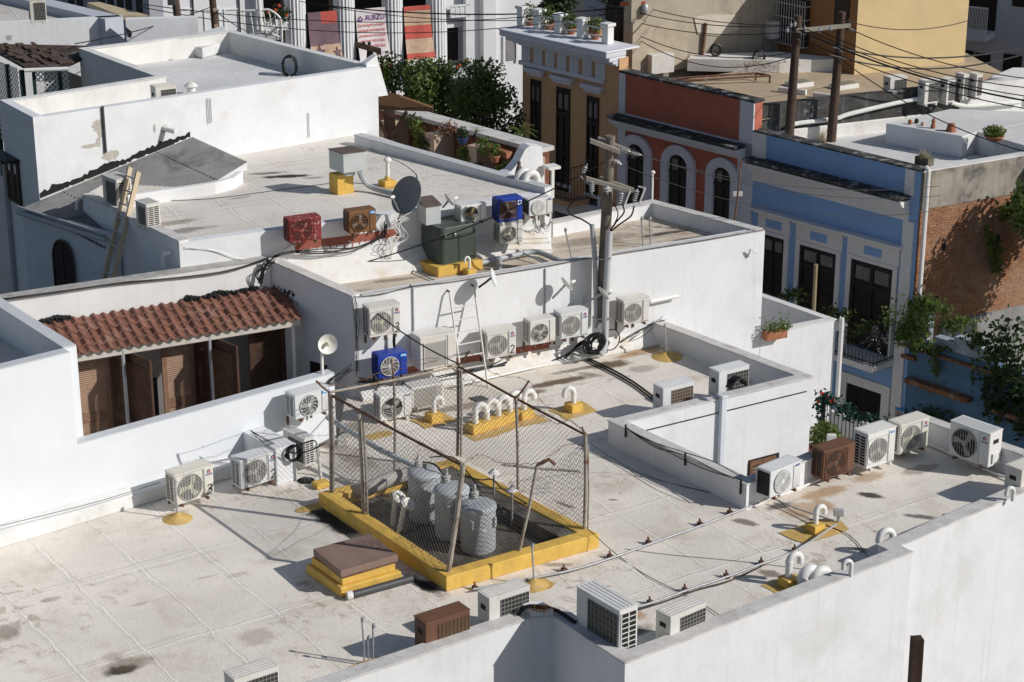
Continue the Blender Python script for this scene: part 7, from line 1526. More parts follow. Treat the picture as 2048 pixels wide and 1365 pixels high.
# cable bundles along the walls
def cables(label, plane, pts, n, r, jit, seed, mat=None, off=.03, name='wall_cables'):
    rg = random.Random(seed); m = MB()
    for k in range(n):
        L = [plane.px(x+rg.gauss(0, jit), y+rg.gauss(0, jit), off+.02*rg.random()) for x, y in pts]; m.tube(spline(L, 5), r*rg.uniform(.6, 1.1), 5)
    return single(m, name, mat or M_black, label, 'cable')
cables('black cable bundle running along the coping of the terrace back wall', BW, [(0, 599), (120, 583), (250, 567), (380, 553), (470, 538), (535, 517)], 4, .012, 1.5, 1, off=.05)
cables('thick black cable bunch hanging in the corner above the tiled roof', BW, [(542, 520), (530, 532), (524, 548), (520, 566)], 14, .012, 3.5, 2, off=.12)
cables('black cable bundle below the red and tan units on the upper wall', NP, [(540, 520), (575, 506), (640, 503), (700, 497), (745, 485), (768, 470), (772, 450)], 6, .014, 2.2, 3, off=.12)
cables('grey wires sagging along the upper wall toward the terrace', NP, [(370, 495), (430, 500), (480, 520), (540, 512), (590, 485)], 2, .006, 2, 4, mat=M_steel)
cables('tangle of white wires hanging under the dark dish', NP, [(812, 430), (790, 450), (800, 470), (785, 490), (778, 520), (782, 545)], 9, .008, 7, 5, mat=M_pvc, off=.2)
cables('loose grey wires hanging under the spiral fan unit at the right of the upper wall', NP, [(1065, 440), (1075, 458), (1085, 450), (1092, 462), (1102, 440)], 4, .007, 5, 6, mat=M_darkpipe, off=.2)
cables('black cable bundle low along the long white wall, left part', MP, [(720, 760), (760, 765), (830, 765), (905, 752), (975, 735), (1010, 727)], 7, .014, 3, 7, off=.15)
cables('heavy black cables sloping along the wall base under the middle units', MP, [(1000, 750), (1060, 740), (1120, 715), (1160, 692), (1172, 680)], 5, .018, 3, 8, off=.2)
cables('fan of thin black wires from the rightmost wall unit to the cable coil', MP, [(1330, 640), (1290, 655), (1250, 680), (1215, 700)], 6, .007, 5, 9, off=.12)
cables('black line of cable along the front edge of the stained roof', MP, [(708, 594), (760, 588), (826, 573), (900, 564), (1000, 548), (1093, 533), (1190, 516), (1400, 482), (1525, 460)], 2, .009, .8, 10, off=.015)
cables('wires dropping down the corner left of the unit painted 3', MP, [(708, 595), (712, 640), (716, 700), (714, 745)], 4, .007, 2.5, 11, off=.04)
cables('short black pipe dropping below the unit painted 3 on the wall', MP, [(789, 672), (788, 690), (792, 712)], 3, .025, 1, 12, off=.1)
cables('wires beside the dish pole on the terrace parapet', WP, [(640, 775), (665, 762), (690, 745), (700, 735)], 9, .009, 5, 13, off=.05)
cables('black wires lying along the step coping left of the cage', WP, [(500, 862), (540, 885), (580, 915), (600, 920)], 5, .008, 3, 14, off=.8)
cables('thin wire hung along the base of the bluish white wall at left', WP, [(0, 1052), (80, 1030), (200, 1003), (320, 965)], 1, .006, 1, 15, off=.32)
m = MB(); rg = random.Random(21)
for k in range(16):
    c = MP.px(1190+rg.gauss(0, 6), 688+rg.gauss(0, 3), .3+.02*k); m.tube([c+MP.d*math.cos(a*.45)*.2*rg.uniform(.85, 1.1)+UP*math.sin(a*.45)*.19*rg.uniform(.9, 1.1) for a in range(15)], .014, 5)
c = MP.px(1222, 680, .35); m.tube([c+MP.d*math.cos(a*.4)*.2+UP*math.sin(a*.4)*.22 for a in range(17)], .012, 5)
single(m, 'cable_coil', M_black, 'large coil of black cable hanging at the foot of the utility pole', 'cable coil')
m = MB(); rg = random.Random(22); c = P(1468, 770, .75)
for k in range(6): m.tube([c+dv(57)*math.cos(a*.32)*.17*rg.uniform(.8, 1.1)+UP*math.sin(a*.32)*.16-dv(-33)*.03*k for a in range(11)], .02, 6)
single(m, 'hose_coil', M_black, 'loop of black hose hanging behind the right patio unit', 'hose')
m = MB(); c = WP.pt(UPL+.3, .56, OPL+.06)
for k in range(9): m.tube([c+dv(56)*math.cos(a*.42)*.13*rg.uniform(.8, 1.2)+UP*math.sin(a*.42)*.14+WP.n*.008*k for a in range(16)], .012, 5)
single(m, 'cable_coil', M_black, 'coil of black cable on the step beside the small dark finned unit', 'cable coil')
m = MB(); c = P(578, 135, ZT-.28)
for k in range(7): m.tube([c+Vector((math.cos(a*.42)*.17*rg.uniform(.8, 1.15), .04*k, math.sin(a*.42)*.24)) for a in range(16)], .016, 5)
single(m, 'cable_coil', M_black, 'black cable coil leaning on the parapet of the tall block roof', 'cable coil')
T_ = thing('paint_bucket', 'black bucket with brushes on a flat board on the tall block roof', 'bucket', P(311, 118, ZT-.5)); b_ = P(311, 118, ZT-.5); m = MB(); m.lathe([(.1, 0), (.12, .22), (.11, .22), (.09, .02)], b_, 18); m.build('pail', M_black, T_, smooth=True)
m = MB(); m.obox(b_+Vector((-.1, -.25, .005)), (.55, .08, 0), (-.03, .2, 0), (0, 0, .015)); m.build('board', M_lw, T_)
for a in (-.04, .03): m = MB(); m.tube([b_+Vector((a, 0, .1)), b_+Vector((a*3, 0, .34))], .012, 5); m.build('brush', M_woodmid, T_)
m = MB(); b_ = P(383, 190, ZT-.5); m.lathe([(.1, 0), (.1, .18), (.16, .2), (.1, .26), (.01, .3)], b_, 12); single(m, 'roof_vent', M_flash, 'small white lumpy vent on the tall block roof right of its unit', 'vent', smooth=True)
# fittings on the face of the tall block
for i, (pts, lab, mt) in enumerate((([(205, 213), (212, 250), (219, 304)], 'dark grey pipe down the tall white block above a bare patch', M_darkpipe), ([(617, 226), (620, 240), (624, 274)], 'thin grey rod standing against the right of the tall white block', M_steel), ([(415, 197), (418, 225), (420, 247)], 'left of two thin conduits ending halfway down the tall white block', M_steel), ([(421, 197), (423, 225), (423, 245)], 'right of two thin conduits ending halfway down the tall white block', M_steel))):
    m = MB(); W_ = [TT.px(x, y, .03) for x, y in pts]; W_[1].x = W_[0].x; W_[2].x = W_[0].x; W_[1].y = W_[2].y = W_[0].y; m.tube(W_, .03 if i == 0 else .009, 7); single(m, 'wall_pipe', mt, lab, 'pipe')
m = MB(); q = TT.px(328, 257, 0); m.tube([q, q+TT.n*.3+TT.d*.12-UP*.03], .06, 10); single(m, 'overflow_spout', M_pvc, 'short white overflow spout sticking out of the tall white block', 'spout', smooth=True)
conduit('roof_wire', 'thin black wire crossing the upper roof from the wall to the dark dish', [(728, 282, ZR+.05), (742, 300, ZR), (800, 325, ZR), (833, 350, ZR), (830, 368, ZR+.02)], .009, M_black)
conduit('roof_wire', 'thin wire lying across the upper roof from the left unit', [(300, 402, ZR+.01), (420, 398, ZR+.01), (560, 380, ZR+.01), (675, 365, ZR+.01)], .006, M_black)
# ================================================================== UTILITY POLES AND WIRES
UPo = MP.uz(1202, 642, .25); pb0 = MP.pt(UPo[0], UPo[1], .25); pt0 = PY(1221, 272, pb0.y)
PO = thing('utility_pole', 'weathered grey utility pole with crossarms and insulators in front of the long white wall', 'utility pole', pb0)
m = MB(); n_ = 16; m.tube([pb0.lerp(pt0, i/n_) for i in range(n_+1)], [.12-.025*i/n_ for i in range(n_+1)], 14); m.build('shaft', M_woodpole, PO, smooth=True)
def pq(x, y, dy=0): return PY(x, y, pb0.y+dy)
M_arm = paint('grey crossarm', (.3, .27, .23), .85, .2, 6, streak=.3)
def beam(a, b_, w_, h_, nm='crossarm', mat=None, par=None): m = MB(); s_ = (b_-a).cross(UP).normalized()*w_; m.obox(a-s_/2, b_-a, s_, UP*h_); return m.build(nm, mat or M_arm, par or PO, bevel=.006)
beam(pq(1180, 286, -.17), pq(1240, 309, -.17), .09, .09); beam(pq(1196, 285, .15), pq(1260, 310, .15), .09, .11); beam(pq(1172, 362, -.18), pq(1262, 388, -.18), .08, .09); beam(pq(1200, 362, .16), pq(1268, 386, .16), .08, .09)
def insul(o, d, n, r, nm='insulator', mat=None):
    d = Vector(d).normalized(); pr = [(.012, -.03)]
    for i in range(n): pr += [(r*.4, i*.045), (r, i*.045+.018), (r*.4, i*.045+.036)]
    m = MB(); m.lathe(pr+[(.01, n*.045+.05)], o, 12, d); m.build(nm, mat or M_steel, PO, smooth=True)
insul(pq(1240, 297, -.1), (.9, .2, -.35), 4, .05); insul(pq(1262, 305, .1), (.9, .2, -.3), 4, .05, mat=M_greypipe); insul(pq(1232, 322, -.1), (.7, .1, -.5), 2, .05, mat=M_pvc)
insul(pq(1184, 362, -.2), (0, 0, -1), 5, .06); insul(pq(1215, 375, -.22), (0, 0, -1), 2, .09, mat=paint('grey porcelain', (.5, .5, .48), .3, .1)); insul(pq(1166, 345, -.2), (.3, 0, .6), 3, .05)
for x, y, yb in ((1244, 386, 404), (1274, 381, 404)):
    insul(pq(x, y, -.2), (-.25, 0, -1), 5, .06); m = MB(); m.tube([pq(x+16, y-4, -.22), pq(x+4, y+28, -.22)], .018, 6); m.build('fuse_tube', M_pvc, PO); m = MB(); m.tube([pq(x+2, y-8, -.2), pq(x+18, y-4, -.2)], .02, 5); m.build('fuse_bracket', M_steel, PO)
for k in range(3): m = MB(); m.tube([pq(1160+6*k, 352+4*k, -.15), pq(1172+6*k, 366+4*k, -.2), pq(1180+6*k, 362+3*k, -.2)], .012, 5); m.build('bracket_iron', M_steel, PO)
# risers
m = MB(); m.tube([pq(1184, 450, -.1), pq(1190, 520, -.1), pq(1193, 655, -.05)], .05, 10); m.build('riser_pipe', M_greypipe, PO, smooth=True)
m = MB(); m.tube(spline([pq(1219, 462, -.2), pq(1212, 600, -.2), pq(1210, 682, -.2), pq(1207, 700, -.25), pq(1200, 708, -.3)], 4), .068, 12); m.build('riser_pipe', paint('pale grey riser', (.5, .51, .52), .45, .05, 4, dirt=(.3, .3, .3), dsc=4, damt=.3), PO, smooth=True)
for y in (520, 590, 640): m = MB(); m.tube([pq(1188, y, -.16), pq(1222, y-3, -.27)], .018, 5); m.build('strap', M_steel, PO)
def cab(pts, r=.016, nm='jumper_cable'): m = MB(); m.tube(spline(pts, 6), r, 6); m.build(nm, M_black, PO, smooth=True)
cab([pq(1183, 390, -.2), pq(1160, 395, -.3), pq(1138, 412, -.3), pq(1140, 428, -.3), pq(1165, 440, -.2), pq(1184, 452, -.1)]); cab([pq(1244, 408, -.2), pq(1248, 425, -.25), pq(1232, 445, -.25), pq(1220, 462, -.2)]); cab([pq(1268, 412, -.2), pq(1262, 432, -.25), pq(1238, 450, -.25), pq(1221, 464, -.2)]); cab([pq(1226, 405, -.15), pq(1236, 430, -.2), pq(1222, 460, -.2)], .012)
# tall pair across the street
POL = []
for i, (xb, yb, xt, yt, lab) in enumerate(((1578, 268, 1596, 32, 'dark utility pole before the grimy wall, left one of the pair sharing a crossarm'), (1662, 283, 1684, 24, 'dark utility pole before the grimy wall, right one of the pair sharing a crossarm'))):
    b_ = DW.px(xb, yb, .28) if i == 0 else P(xb, yb, zr1); b_.z = min(b_.z, zr1); t_ = PY(xt, yt, b_.y); T_ = thing('utility_pole', lab, 'utility pole', b_); m = MB(); m.tube([b_.lerp(t_, k/12) for k in range(13)], [.13-.035*k/12 for k in range(13)], 12); m.build('shaft', M_poledark, T_, smooth=True); POL.append((b_, t_, T_))
Yp = POL[0][1].y-.25; Yq = POL[1][1].y-.25
a, b_ = PY(1592, 66, Yp), PY(1700, 55, Yq); beam(a, b_, .1, .1, mat=M_arm, par=POL[0][2])
PO2 = PO; PO = POL[0][2]
for x, y in ((1575, 60), (1582, 50), (1590, 48), (1610, 58), (1640, 60), (1662, 56)): insul(PY(x, y, Yp)-UP*.05, (0, -.2, 1), 2, .045)
PO = POL[1][2]; insul(PY(1700, 58, Yq), (.8, 0, -.4), 3, .05); insul(PY(1694, 40, Yq), (.8, 0, 0), 1, .06, mat=M_iron)
PO = PO2
T_, b_, t_ = wpole('brown pole with orange fittings rising past the top edge near the ochre building', 1270, 100, 1273, -40, 56, .13, M_woodpole, zb=1.0)
m = MB(); q = PY(1262, 12, 55.8); m.obox(q-Vector((.3, 0, 0)), (.7, .05, .03), (0, .1, 0), (0, 0, .08)); m.build('bracket', paint('orange fitting', (.5, .1, .03), .6), T_)
m = MB(); q = PY(1290, 30, 55.8); m.lathe([(.08, 0), (.1, .05), (.1, .25), (.06, .3)], q, 12); m.build('lamp_housing', M_steel, T_, smooth=True)
# foreground post
b_ = PY(1830, 1400, 23); t_ = PY(1837, 1282, 23); m = MB(); m.obox(b_-Vector((.06, 0, .3)), (.14, .02, 0), (-.02, .14, 0), (t_-b_)+UP*.3); single(m, 'post', paint('charred post', (.06, .035, .022), .9, .4, 8, streak=.7, scol=(.008, .007, .006)), 'dark charred wooden post at the bottom right corner', 'post')
b_ = P(1626, 650, pz-1); t_ = PY(1632, 529, b_.y); m = MB(); m.tube([b_, t_], .045, 8); single(m, 'wooden_stake', paint('mossy stake', (.3, .24, .14), .9, .2, 6, streak=.5), 'thin wooden stake standing inside the low terrace wall', 'stake')
WN = 0
def wire(label, a, b_, sg=.3, r=.018, n=18, name='overhead_cable', group='overhead cables'):
    m = MB(); m.tube(sag(a, b_, sg, n), r, 5); return single(m, name, M_black, label, 'cable', group)
A_ = PY(1592, 50, Yp); B2_ = PY(1700, 60, Yq)
WI = [
 ('overhead cable from the tall pole pair sweeping left over the stained wall, upper one', A_, PY(1225, -6, 58), .25), ('overhead cable from the tall pole pair sweeping left over the stained wall, middle one', PY(1585, 52, Yp), PY(1180, -4, 58), .3), ('overhead cable from the tall pole pair sweeping left over the stained wall, lowest one', PY(1580, 64, Yp), PY(1180, 14, 58), .35),
 ('highest cable from the right tall pole across the cream gable', PY(1703, 60, Yq), PY(2075, 160, 44), .2), ('second highest cable from the tall poles across the cream gable', PY(1640, 62, Yp), PY(2075, 178, 43), .25), ('third cable down from the tall poles across the cream gable', PY(1612, 58, Yp), PY(2075, 196, 43), .25), ('thick doubled cable from the left tall pole to the right edge', PY(1598, 60, Yp), PY(2075, 206, 43), .22), ('lowest cable of the fan from the left tall pole to the right edge', PY(1590, 72, Yp), PY(2075, 222, 42.5), .22),
 ('cable hanging from the right tall pole down over the blue house roof', PY(1680, 118, Yq), PY(2080, 312, 42), .3),
 ('wavy cable from the left pole toward the tyre and grey pole', PY(1585, 105, Yp), PY(1275, 70, 55.9), .35), ('lower wavy cable from the left pole to the grey pole', PY(1582, 115, Yp), PY(1275, 78, 55.9), .5),
 ('long horizontal cable across the cream gable wall', PY(1685, 40, Yq), PY(1935, 42, 54), .25), ('bundled cable across the lower cream gable wall', PY(1665, 95, Yq), PY(2060, 92, 52), .3), ('second bundled cable across the lower cream gable wall', PY(1660, 110, Yq), PY(2060, 105, 52), .4),
 ('upper of two long cables crossing in front of the white columns', PY(280, 8, 54), PY(1262, 10, 56), .5), ('lower of two long cables crossing in front of the white columns', PY(280, 14, 54), PY(1262, 18, 56), .7), ('thicker cable crossing the white columns toward the tall poles', PY(640, 10, 60), PY(1268, 14, 56), .25), ('thin cable dipping across the banners', PY(600, 3, 60), PY(1262, 24, 56), .4),
 ('cable from the leaning pole down across the far white wall', PY(428, 12, 53.8), PY(150, 88, 47), .1), ('cable from the leaning pole to the white stair landing', PY(433, 24, 53.8), PY(500, 66, 60), .05),
 ('cable from the utility pole over the green cabinet to the stained roof', pq(1208, 325, -.1), P(626, 551, ZRM), .25), ('cable from the roof corner down to the back post of the cage', PY(714, 592, 35.9), pB[1]+UP*.05, .12),
 ('street cable from the top crossarm past the red house, upper one', pq(1262, 306, .1), PY(1880, 372, 43), .35), ('street cable from the top crossarm past the red house, middle one', pq(1290, 312, .1), PY(1880, 392, 43), .35), ('street cable from the pole past the red house, lower one', pq(1236, 327, -.1), PY(1880, 420, 43), .5),
 ('cable from the cage corner post out over the roof', PY(640, 892, 31.3), PY(575, 905, 31.2), .06)]
for lab, a, b_, s_ in WI: wire(lab, a, b_, s_, .022 if 'thick' in lab or 'bundled' in lab else (.007 if 'red house' in lab else .013))

# ================================================================== TREES AND PLANTS
def tree(name, label, x, y, Y, rx, rz, nl_, size, trunk=True, seed=1, mat=None, zb=-7.6, group=None):
    c = PY(x, y, Y); T_ = thing(name, label, 'tree', (c.x, c.y, zb), 0, group); rg = random.Random(seed); m = MB(); w = MB()
    base = Vector((c.x, c.y, zb)); fork = Vector((c.x+rg.uniform(-.2, .2), c.y, c.z-rz*.8)); w.tube([base, base.lerp(fork, .5)+Vector((.1, 0, 0)), fork], [.2, .15, .11], 8)
    cl = []
    for k in range(16):
        d = Vector((rg.gauss(0, 1), rg.gauss(0, 1), rg.gauss(0, 1))).normalized(); q = c+Vector((d.x*rx*rg.uniform(.4, .85), d.y*rx*rg.uniform(.4, .85), d.z*rz*rg.uniform(.35, .85))); cl.append(q)
        mid = fork.lerp(q, .5)+Vector((0, 0, -.1)); w.tube([fork, mid, q], [.06, .035, .012], 5)
    for q in cl: m.leaves(q, (rx*.42, rx*.42, rz*.34), nl_//len(cl), size, seed=rg.randrange(9999))
    m.build('crown', mat or M_leaf, T_); w.build('trunk', M_bark, T_); return T_
tree('street_tree', 'dense dark green tree in the street left, before the striped banner', 838, 198, 60, 1.5, 1.85, 7500, .15, seed=3)
tree('street_tree', 'dense dark green tree in the street right, beside the yellow house', 970, 226, 57, 1.4, 1.45, 6500, .14, seed=5)
tree('roof_garden_tree', 'dark leafy tree behind the balustrade of the yellow house', 1112, 2, 62, .8, .75, 2600, .13, seed=8, mat=M_leafd)
tq = BS.px(2150, 450, 1.7); tree('leafy_tree', 'leafy tree at the right edge shading the orange brick wall', *proj(tq), tq.y, 1.5, 1.9, 6500, .17, seed=12)
def palm(label, x, y, Y, R_, n, zb, seed, name='palm', mat=None, curve=.5):
    c = PY(x, y, Y); T_ = thing(name, label, 'plant', (c.x, c.y, zb)); rg = random.Random(seed); w = MB(); w.tube([Vector((c.x-.12, c.y, zb)), c.lerp(Vector((c.x, c.y, zb)), .5)+Vector((-.03, 0, 0)), c], [.035, .03, .025], 7); m = MB()
    for k in range(n):
        a = k*2.4; el = rg.uniform(-.1, 1.0); d = Vector((math.cos(a)*math.cos(el), math.sin(a)*math.cos(el), math.sin(el))); L = R_*rg.uniform(.75, 1.1); pts = [c+d*L*t_/6-UP*curve*L*(t_/6)**2 for t_ in range(7)]
        for i in range(1, 7):
            t_ = (pts[i]-pts[i-1]); s_ = t_.cross(UP).normalized()
            for sg in (-1, 1):
                for h in (0, .5): p0 = pts[i-1].lerp(pts[i], h); p1 = p0+s_*sg*L*.22*(1-i/9)+t_*.9-UP*L*.08; m.add([p0, p1, p0+t_*.3], [(0, 1, 2)])
    m.build('fronds', mat or M_leafl, T_); w.build('stem', M_bark, T_); return T_
palm('small bright palm with a thin pale trunk before the yellow house', 1040, 262, 46.2, .5, 16, .5, 4)
palm('feathery light green palm between the two street trees', 942, 168, 64, .9, 14, -7, 6)
palm('spiky pale yucca in a pot on the garden wall pier', 953, 262, 45.6, .22, 16, 2.45, 7, 'yucca', paint('grey green leaf', (.2, .24, .13), .6, .2), .1)
def bush(name, label, c, rad, n, size, seed, mat=None, pot=None, cat='plant', up=.3, potr=.12, poth=.16):
    c = Vector(c); T_ = thing(name, label, cat, c-UP*rad[2]); m = MB(); m.leaves(c, rad, n, size, seed=seed, up=up); m.build('foliage', mat or M_leafl, T_)
    w = MB()
    for k in range(4): w.tube([c-UP*rad[2], c+Vector((rad[0]*.5*math.cos(k*1.6), rad[1]*.5*math.sin(k*1.6), rad[2]*.3))], .008, 4)
    w.build('stem', M_bark, T_)
    if pot: m = MB(); m.lathe([(potr*.65, 0), (potr*.95, poth*.8), (potr*1.05, poth*.8), (potr*1.05, poth), (potr*.85, poth), (potr*.8, poth*.85)], c-UP*(rad[2]+poth*.8), 18); m.build('pot', pot, T_, smooth=True)
    return T_
def gpt(x, y, off=.3): return GW.px(x, y, off)
for i, (x, y, rx, rz, n, mt, lab) in enumerate(((828, 245, .22, .25, 160, M_leafl, 'loose leafy shrub in a long pot, leftmost niche of the garden wall'), (838, 272, .18, .4, 260, M_leafl, 'tall light green climbing plant in front of the left niche'), (856, 290, .14, .25, 140, M_leafd, 'dark shrub below the left pier of the garden wall'), (895, 256, .3, .2, 120, paint('pinkish foliage', (.22, .1, .06), .6, .4, 4), 'sparse red flowered plant in the middle niche'), (925, 265, .16, .15, 110, M_leafd, 'dark plant in a blue pot in the middle niche'), (930, 312, .24, .25, 300, M_leafl, 'bright fern in front of the garden wall ledge'), (968, 290, .2, .25, 200, M_leaf, 'green plant in the right niche beside the pier'), (990, 300, .2, .16, 110, M_leaf, 'low plants in long pots in the right niche'), (955, 333, .15, .08, 110, M_leafl, 'low yellow green plant on the garden floor'), (1000, 342, .22, .12, 200, M_leafl, 'leafy green plant at the foot of the curved buttress'), (1020, 338, .25, .2, 220, M_leafd, 'dark shrub at the foot of the small palm'))):
    bush('garden_plant', lab, gpt(x, y, .6 if y > 260 else .3), (rx, rx, rz), n, .09, 40+i, mt, pot=M_terra if i == 7 else (paint('dull blue pot', (.03, .05, .12), .5, .2) if i == 4 else None), potr=.13)
for i, (x, y) in enumerate(((985, 303), (1010, 312))): q = gpt(x, y, .3); m = MB(); m.obox(q-GW.d*.25, GW.d*.5, GW.n*.18, UP*.15); single(m, 'planter_box', M_terra, ('left', 'right')[i]+' long terracotta planter in the right niche of the garden wall', 'planter', bevel=.01)
for i, x in enumerate((1060, 1098, 1142, 1190)): p = FB.pt(FB.uz(x, 62+(x-1060)*.25, -.5)[0], 2.86, -.5); bush('balustrade_plant', ('leftmost', 'second', 'third', 'rightmost')[i]+' potted plant behind the yellow house balustrade', p+UP*.42, (.26, .2, .28), 150, .1, 60+i, M_leaf, pot=M_terra, potr=.15, poth=.18)
bush('doorway_plant', 'dark plant in the doorway of the blue grey rooftop hut', HB.pt(-.3, 3.9, .3), (.25, .25, .5), 220, .12, 71, M_leafd)
# pots on the blue house roof
T_ = thing('terracotta_pot', 'upturned terracotta pot on the white roof step of the blue house', 'pot', P(1902, 263, 1.62)); m = MB(); m.lathe([(.14, 0), (.14, .03), (.125, .03), (.09, .2), (.001, .2)], P(1902, 263, 1.62), 20); m.build('pot_body', M_terra, T_, smooth=True)
m = MB(); c = P(1866, 257, 1.62); m.lathe([(.05, 0), (.07, .03), (.06, .09), (.035, .12), (.055, .17), (.05, .21), (.025, .23), (.04, .255), (.001, .27)], c, 12); single(m, 'clay_figure', M_terra, 'small clay figure on the white roof step, middle of the ornaments', 'ornament', smooth=True)
for i, (x, y, r_, mt, lab) in enumerate(((1820, 249, .06, M_terra, 'small round terracotta pot left on the white roof step'), (1833, 247, .06, M_leafd, 'tiny dark potted cactus on the white roof step'), (1845, 252, .05, M_tan, 'small tan ball ornament on the white roof step'))): m = MB(); m.lathe([(r_*.7, 0), (r_, r_*.8), (r_*.9, r_*1.6), (r_*.5, r_*2), (.001, r_*2.2)], P(x, y, 1.62), 12); single(m, 'roof_ornament', mt, lab, 'ornament', smooth=True)
c = P(1988, 278, 1.62); T_ = bush('fern_bowl', 'bright green fern spilling from a shallow terracotta bowl on the white roof', c+UP*.2, (.3, .28, .14), 520, .08, 81, M_leafl, pot=M_terra, potr=.24, poth=.12)
def drygrass(name, label, c, n, h, mat, pot=None, seed=1, r=.1, box=None):
    rg = random.Random(seed); T_ = thing(name, label, 'plant', c); m = MB(); c = Vector(c)
    for k in range(n): a = rg.uniform(0, 6.28); q = r*rg.random(); b_ = c+Vector((q*math.cos(a), q*math.sin(a), .1)); t_ = b_+Vector((rg.gauss(0, .1), rg.gauss(0, .1), h*rg.uniform(.5, 1.1))); s_ = Vector((.004, .004, 0)); mid = b_.lerp(t_, .6)+UP*.03; m.add([b_-s_, b_+s_, mid+s_*.7, mid-s_*.7, t_], [(0, 1, 2, 3), (3, 2, 4)])
    m.build('blades', mat, T_)
    if pot: m = MB(); m.lathe([(r*.9, 0), (r*1.25, .12), (r*1.35, .12), (r*1.35, .15), (r, .14)], c, 18); m.build('pot', pot, T_, smooth=True)
    if box: m = MB(); m.obox(c-dv(-42)*.2-dv(48)*.12, dv(-42)*.4, dv(48)*.24, UP*.2); m.build('box', box, T_, bevel=.01)
    return T_
M_dry = paint('dry grass', (.3, .25, .16), .9, .3, 5)
drygrass('dry_pot_plant', 'dry grass in a terracotta pot behind the blue parapet', P(1643, 295, zr1), 90, .38, M_dry, M_terra, 1)
drygrass('dry_box_plant', 'dry weed in a mossy box on the corner of the blue house roof', P(1848, 330, 1.5), 80, .3, M_dry, None, 2, .12, paint('mossy box', (.13, .12, .08), .9, .3, 5))
drygrass('dry_weeds', 'dry yellow weeds in the cracked wall corner left of the tall poles', P(1535, 268, zr1), 50, .4, paint('yellow weeds', (.35, .27, .06), .9, .3), None, 3, .1)
m = MB(); c = P(1608, 289, zr1); m.lathe([(.1, 0), (.16, .05), (.12, .1), (.001, .12)], c, 9); single(m, 'loose_rubble', paint('brown rubble', (.2, .14, .1), .95, .3, 5), 'small heap of brown rubble on the blue house roof', 'rubble')
# flower box
T_ = thing('flower_box', 'terracotta flower box with ferns on the low terrace wall', 'flower box', MP.px(1545, 668, .05)); q = MP.px(1523, 678, .02); m = MB(); w_ = solve_w(q, MP.d, 1564); m.obox(q, MP.d*w_, MP.n*.2, UP*.19); m.build('box', M_terra, T_, bevel=.01)
m = MB(); rg = random.Random(31)
for k in range(260): m.leaf(q+MP.d*rg.uniform(-.02, w_+.08)+MP.n*rg.uniform(0, .25)+UP*(.18+abs(rg.gauss(0, .12))), .07, rg)
m.build('fern', M_leafl, T_)
m = MB(); q = MP.px(1530, 660, -.3); m.obox(P(1532, 655, pz-.95), dv(-39)*1.0, dv(55)*.6, UP*.55); single(m, 'covered_bench', paint('dark cover', (.02, .022, .025), .7, .2), 'dark covered bench in the shade inside the low terrace wall', 'bench', bevel=.03)
# patio with garlanded railing
m = MB(); slab(m, [P(1560, 960, -2.4), P(1600, 880, -2.4), P(1860, 950, -2.4), P(1800, 1000, -2.4)], -2.4); struct(m, 'patio', M_coping)
ga0, ga1 = P(1648, 800, -1.35), P(1812, 858, -1.35); GR = PL(ga0, ga1)
T_ = thing('garland_railing', 'black railing wrapped with a green garland and red baubles below the blue house', 'railing', (ga0.x, ga0.y, -2.4)); m = MB()
for k in range(22): u = GR.L*k/21; m.tube([GR.pt(u, -2.4), GR.pt(u, -1.35)], .012, 4)
m.tube([GR.pt(0, -1.35), GR.pt(GR.L, -1.35)], .02, 5); m.tube([GR.pt(0, -2.25), GR.pt(GR.L, -2.25)], .02, 5); m.tube([GR.pt(0, -2.4), GR.pt(0, -1.2)], .05, 6); m.build('bars', M_iron, T_)
garland('g', [GR.pt(0, -2.1, .05), GR.pt(0, -1.3, .05), GR.pt(.6, -1.38, .06), GR.pt(GR.L*.5, -1.42, .06), GR.pt(GR.L, -1.36, .06)], 900, .09, (paint('artificial pine', (.012, .06, .045), .6, .3, 4), paint('red bauble', (.4, .03, .02), .35)), '', '', .07, 5, T_)
m = MB(); m.obox(GR.pt(0, -2.4, -.3), GR.d*GR.L, GR.n*.1, UP*.75); single(m, 'low_wall', M_whiteold, 'low white wall behind the garlanded railing', 'wall')
bush('patio_bush', 'bright green bush in a terracotta planter behind the right parapet', P(1648, 872, -1.2), (.34, .3, .3), 700, .09, 91, M_leafl, pot=M_terra, potr=.3, poth=.3)
m = MB(); q = P(1663, 892, -.0); m.box(q.x-.08, q.x+.08, q.y, q.y+.1, -.9, .2+.0); single(m, 'white_post', M_pvc, 'short white post behind the brown unit on the right parapet', 'post', bevel=.01)
# balcony decorations on the blue house
m = MB(); c = FB.px(1680, 652, .95); pl = [c+(FB.d*math.sin(k*math.pi/5)+UP*math.cos(k*math.pi/5))*(.26 if k % 2 == 0 else .11) for k in range(10)]; m.ext(pl, FB.n*.02); single(m, 'star_ornament', M_pvc, 'white star ornament on the balcony railing of the blue house', 'star')
rg = random.Random(17); T_ = thing('balcony_vine', 'leafy vine and silver tinsel on the blue house balcony', 'plant', FB.px(1745, 660, .8)); m = MB()
for (x, y, n, s_) in ((1730, 655, 90, .12), (1700, 668, 40, .1), (1775, 640, 60, .1), (1780, 620, 40, .1), (1590, 590, 90, .14), (1570, 600, 60, .12), (1670, 625, 60, .13), (1690, 630, 60, .13)):
    for k in range(n): m.leaf(FB.px(x+rg.gauss(0, 9), y+rg.gauss(0, 7), .75+rg.gauss(0, .08)), s_, rg)
m.build('foliage', M_leaf, T_); m = MB()
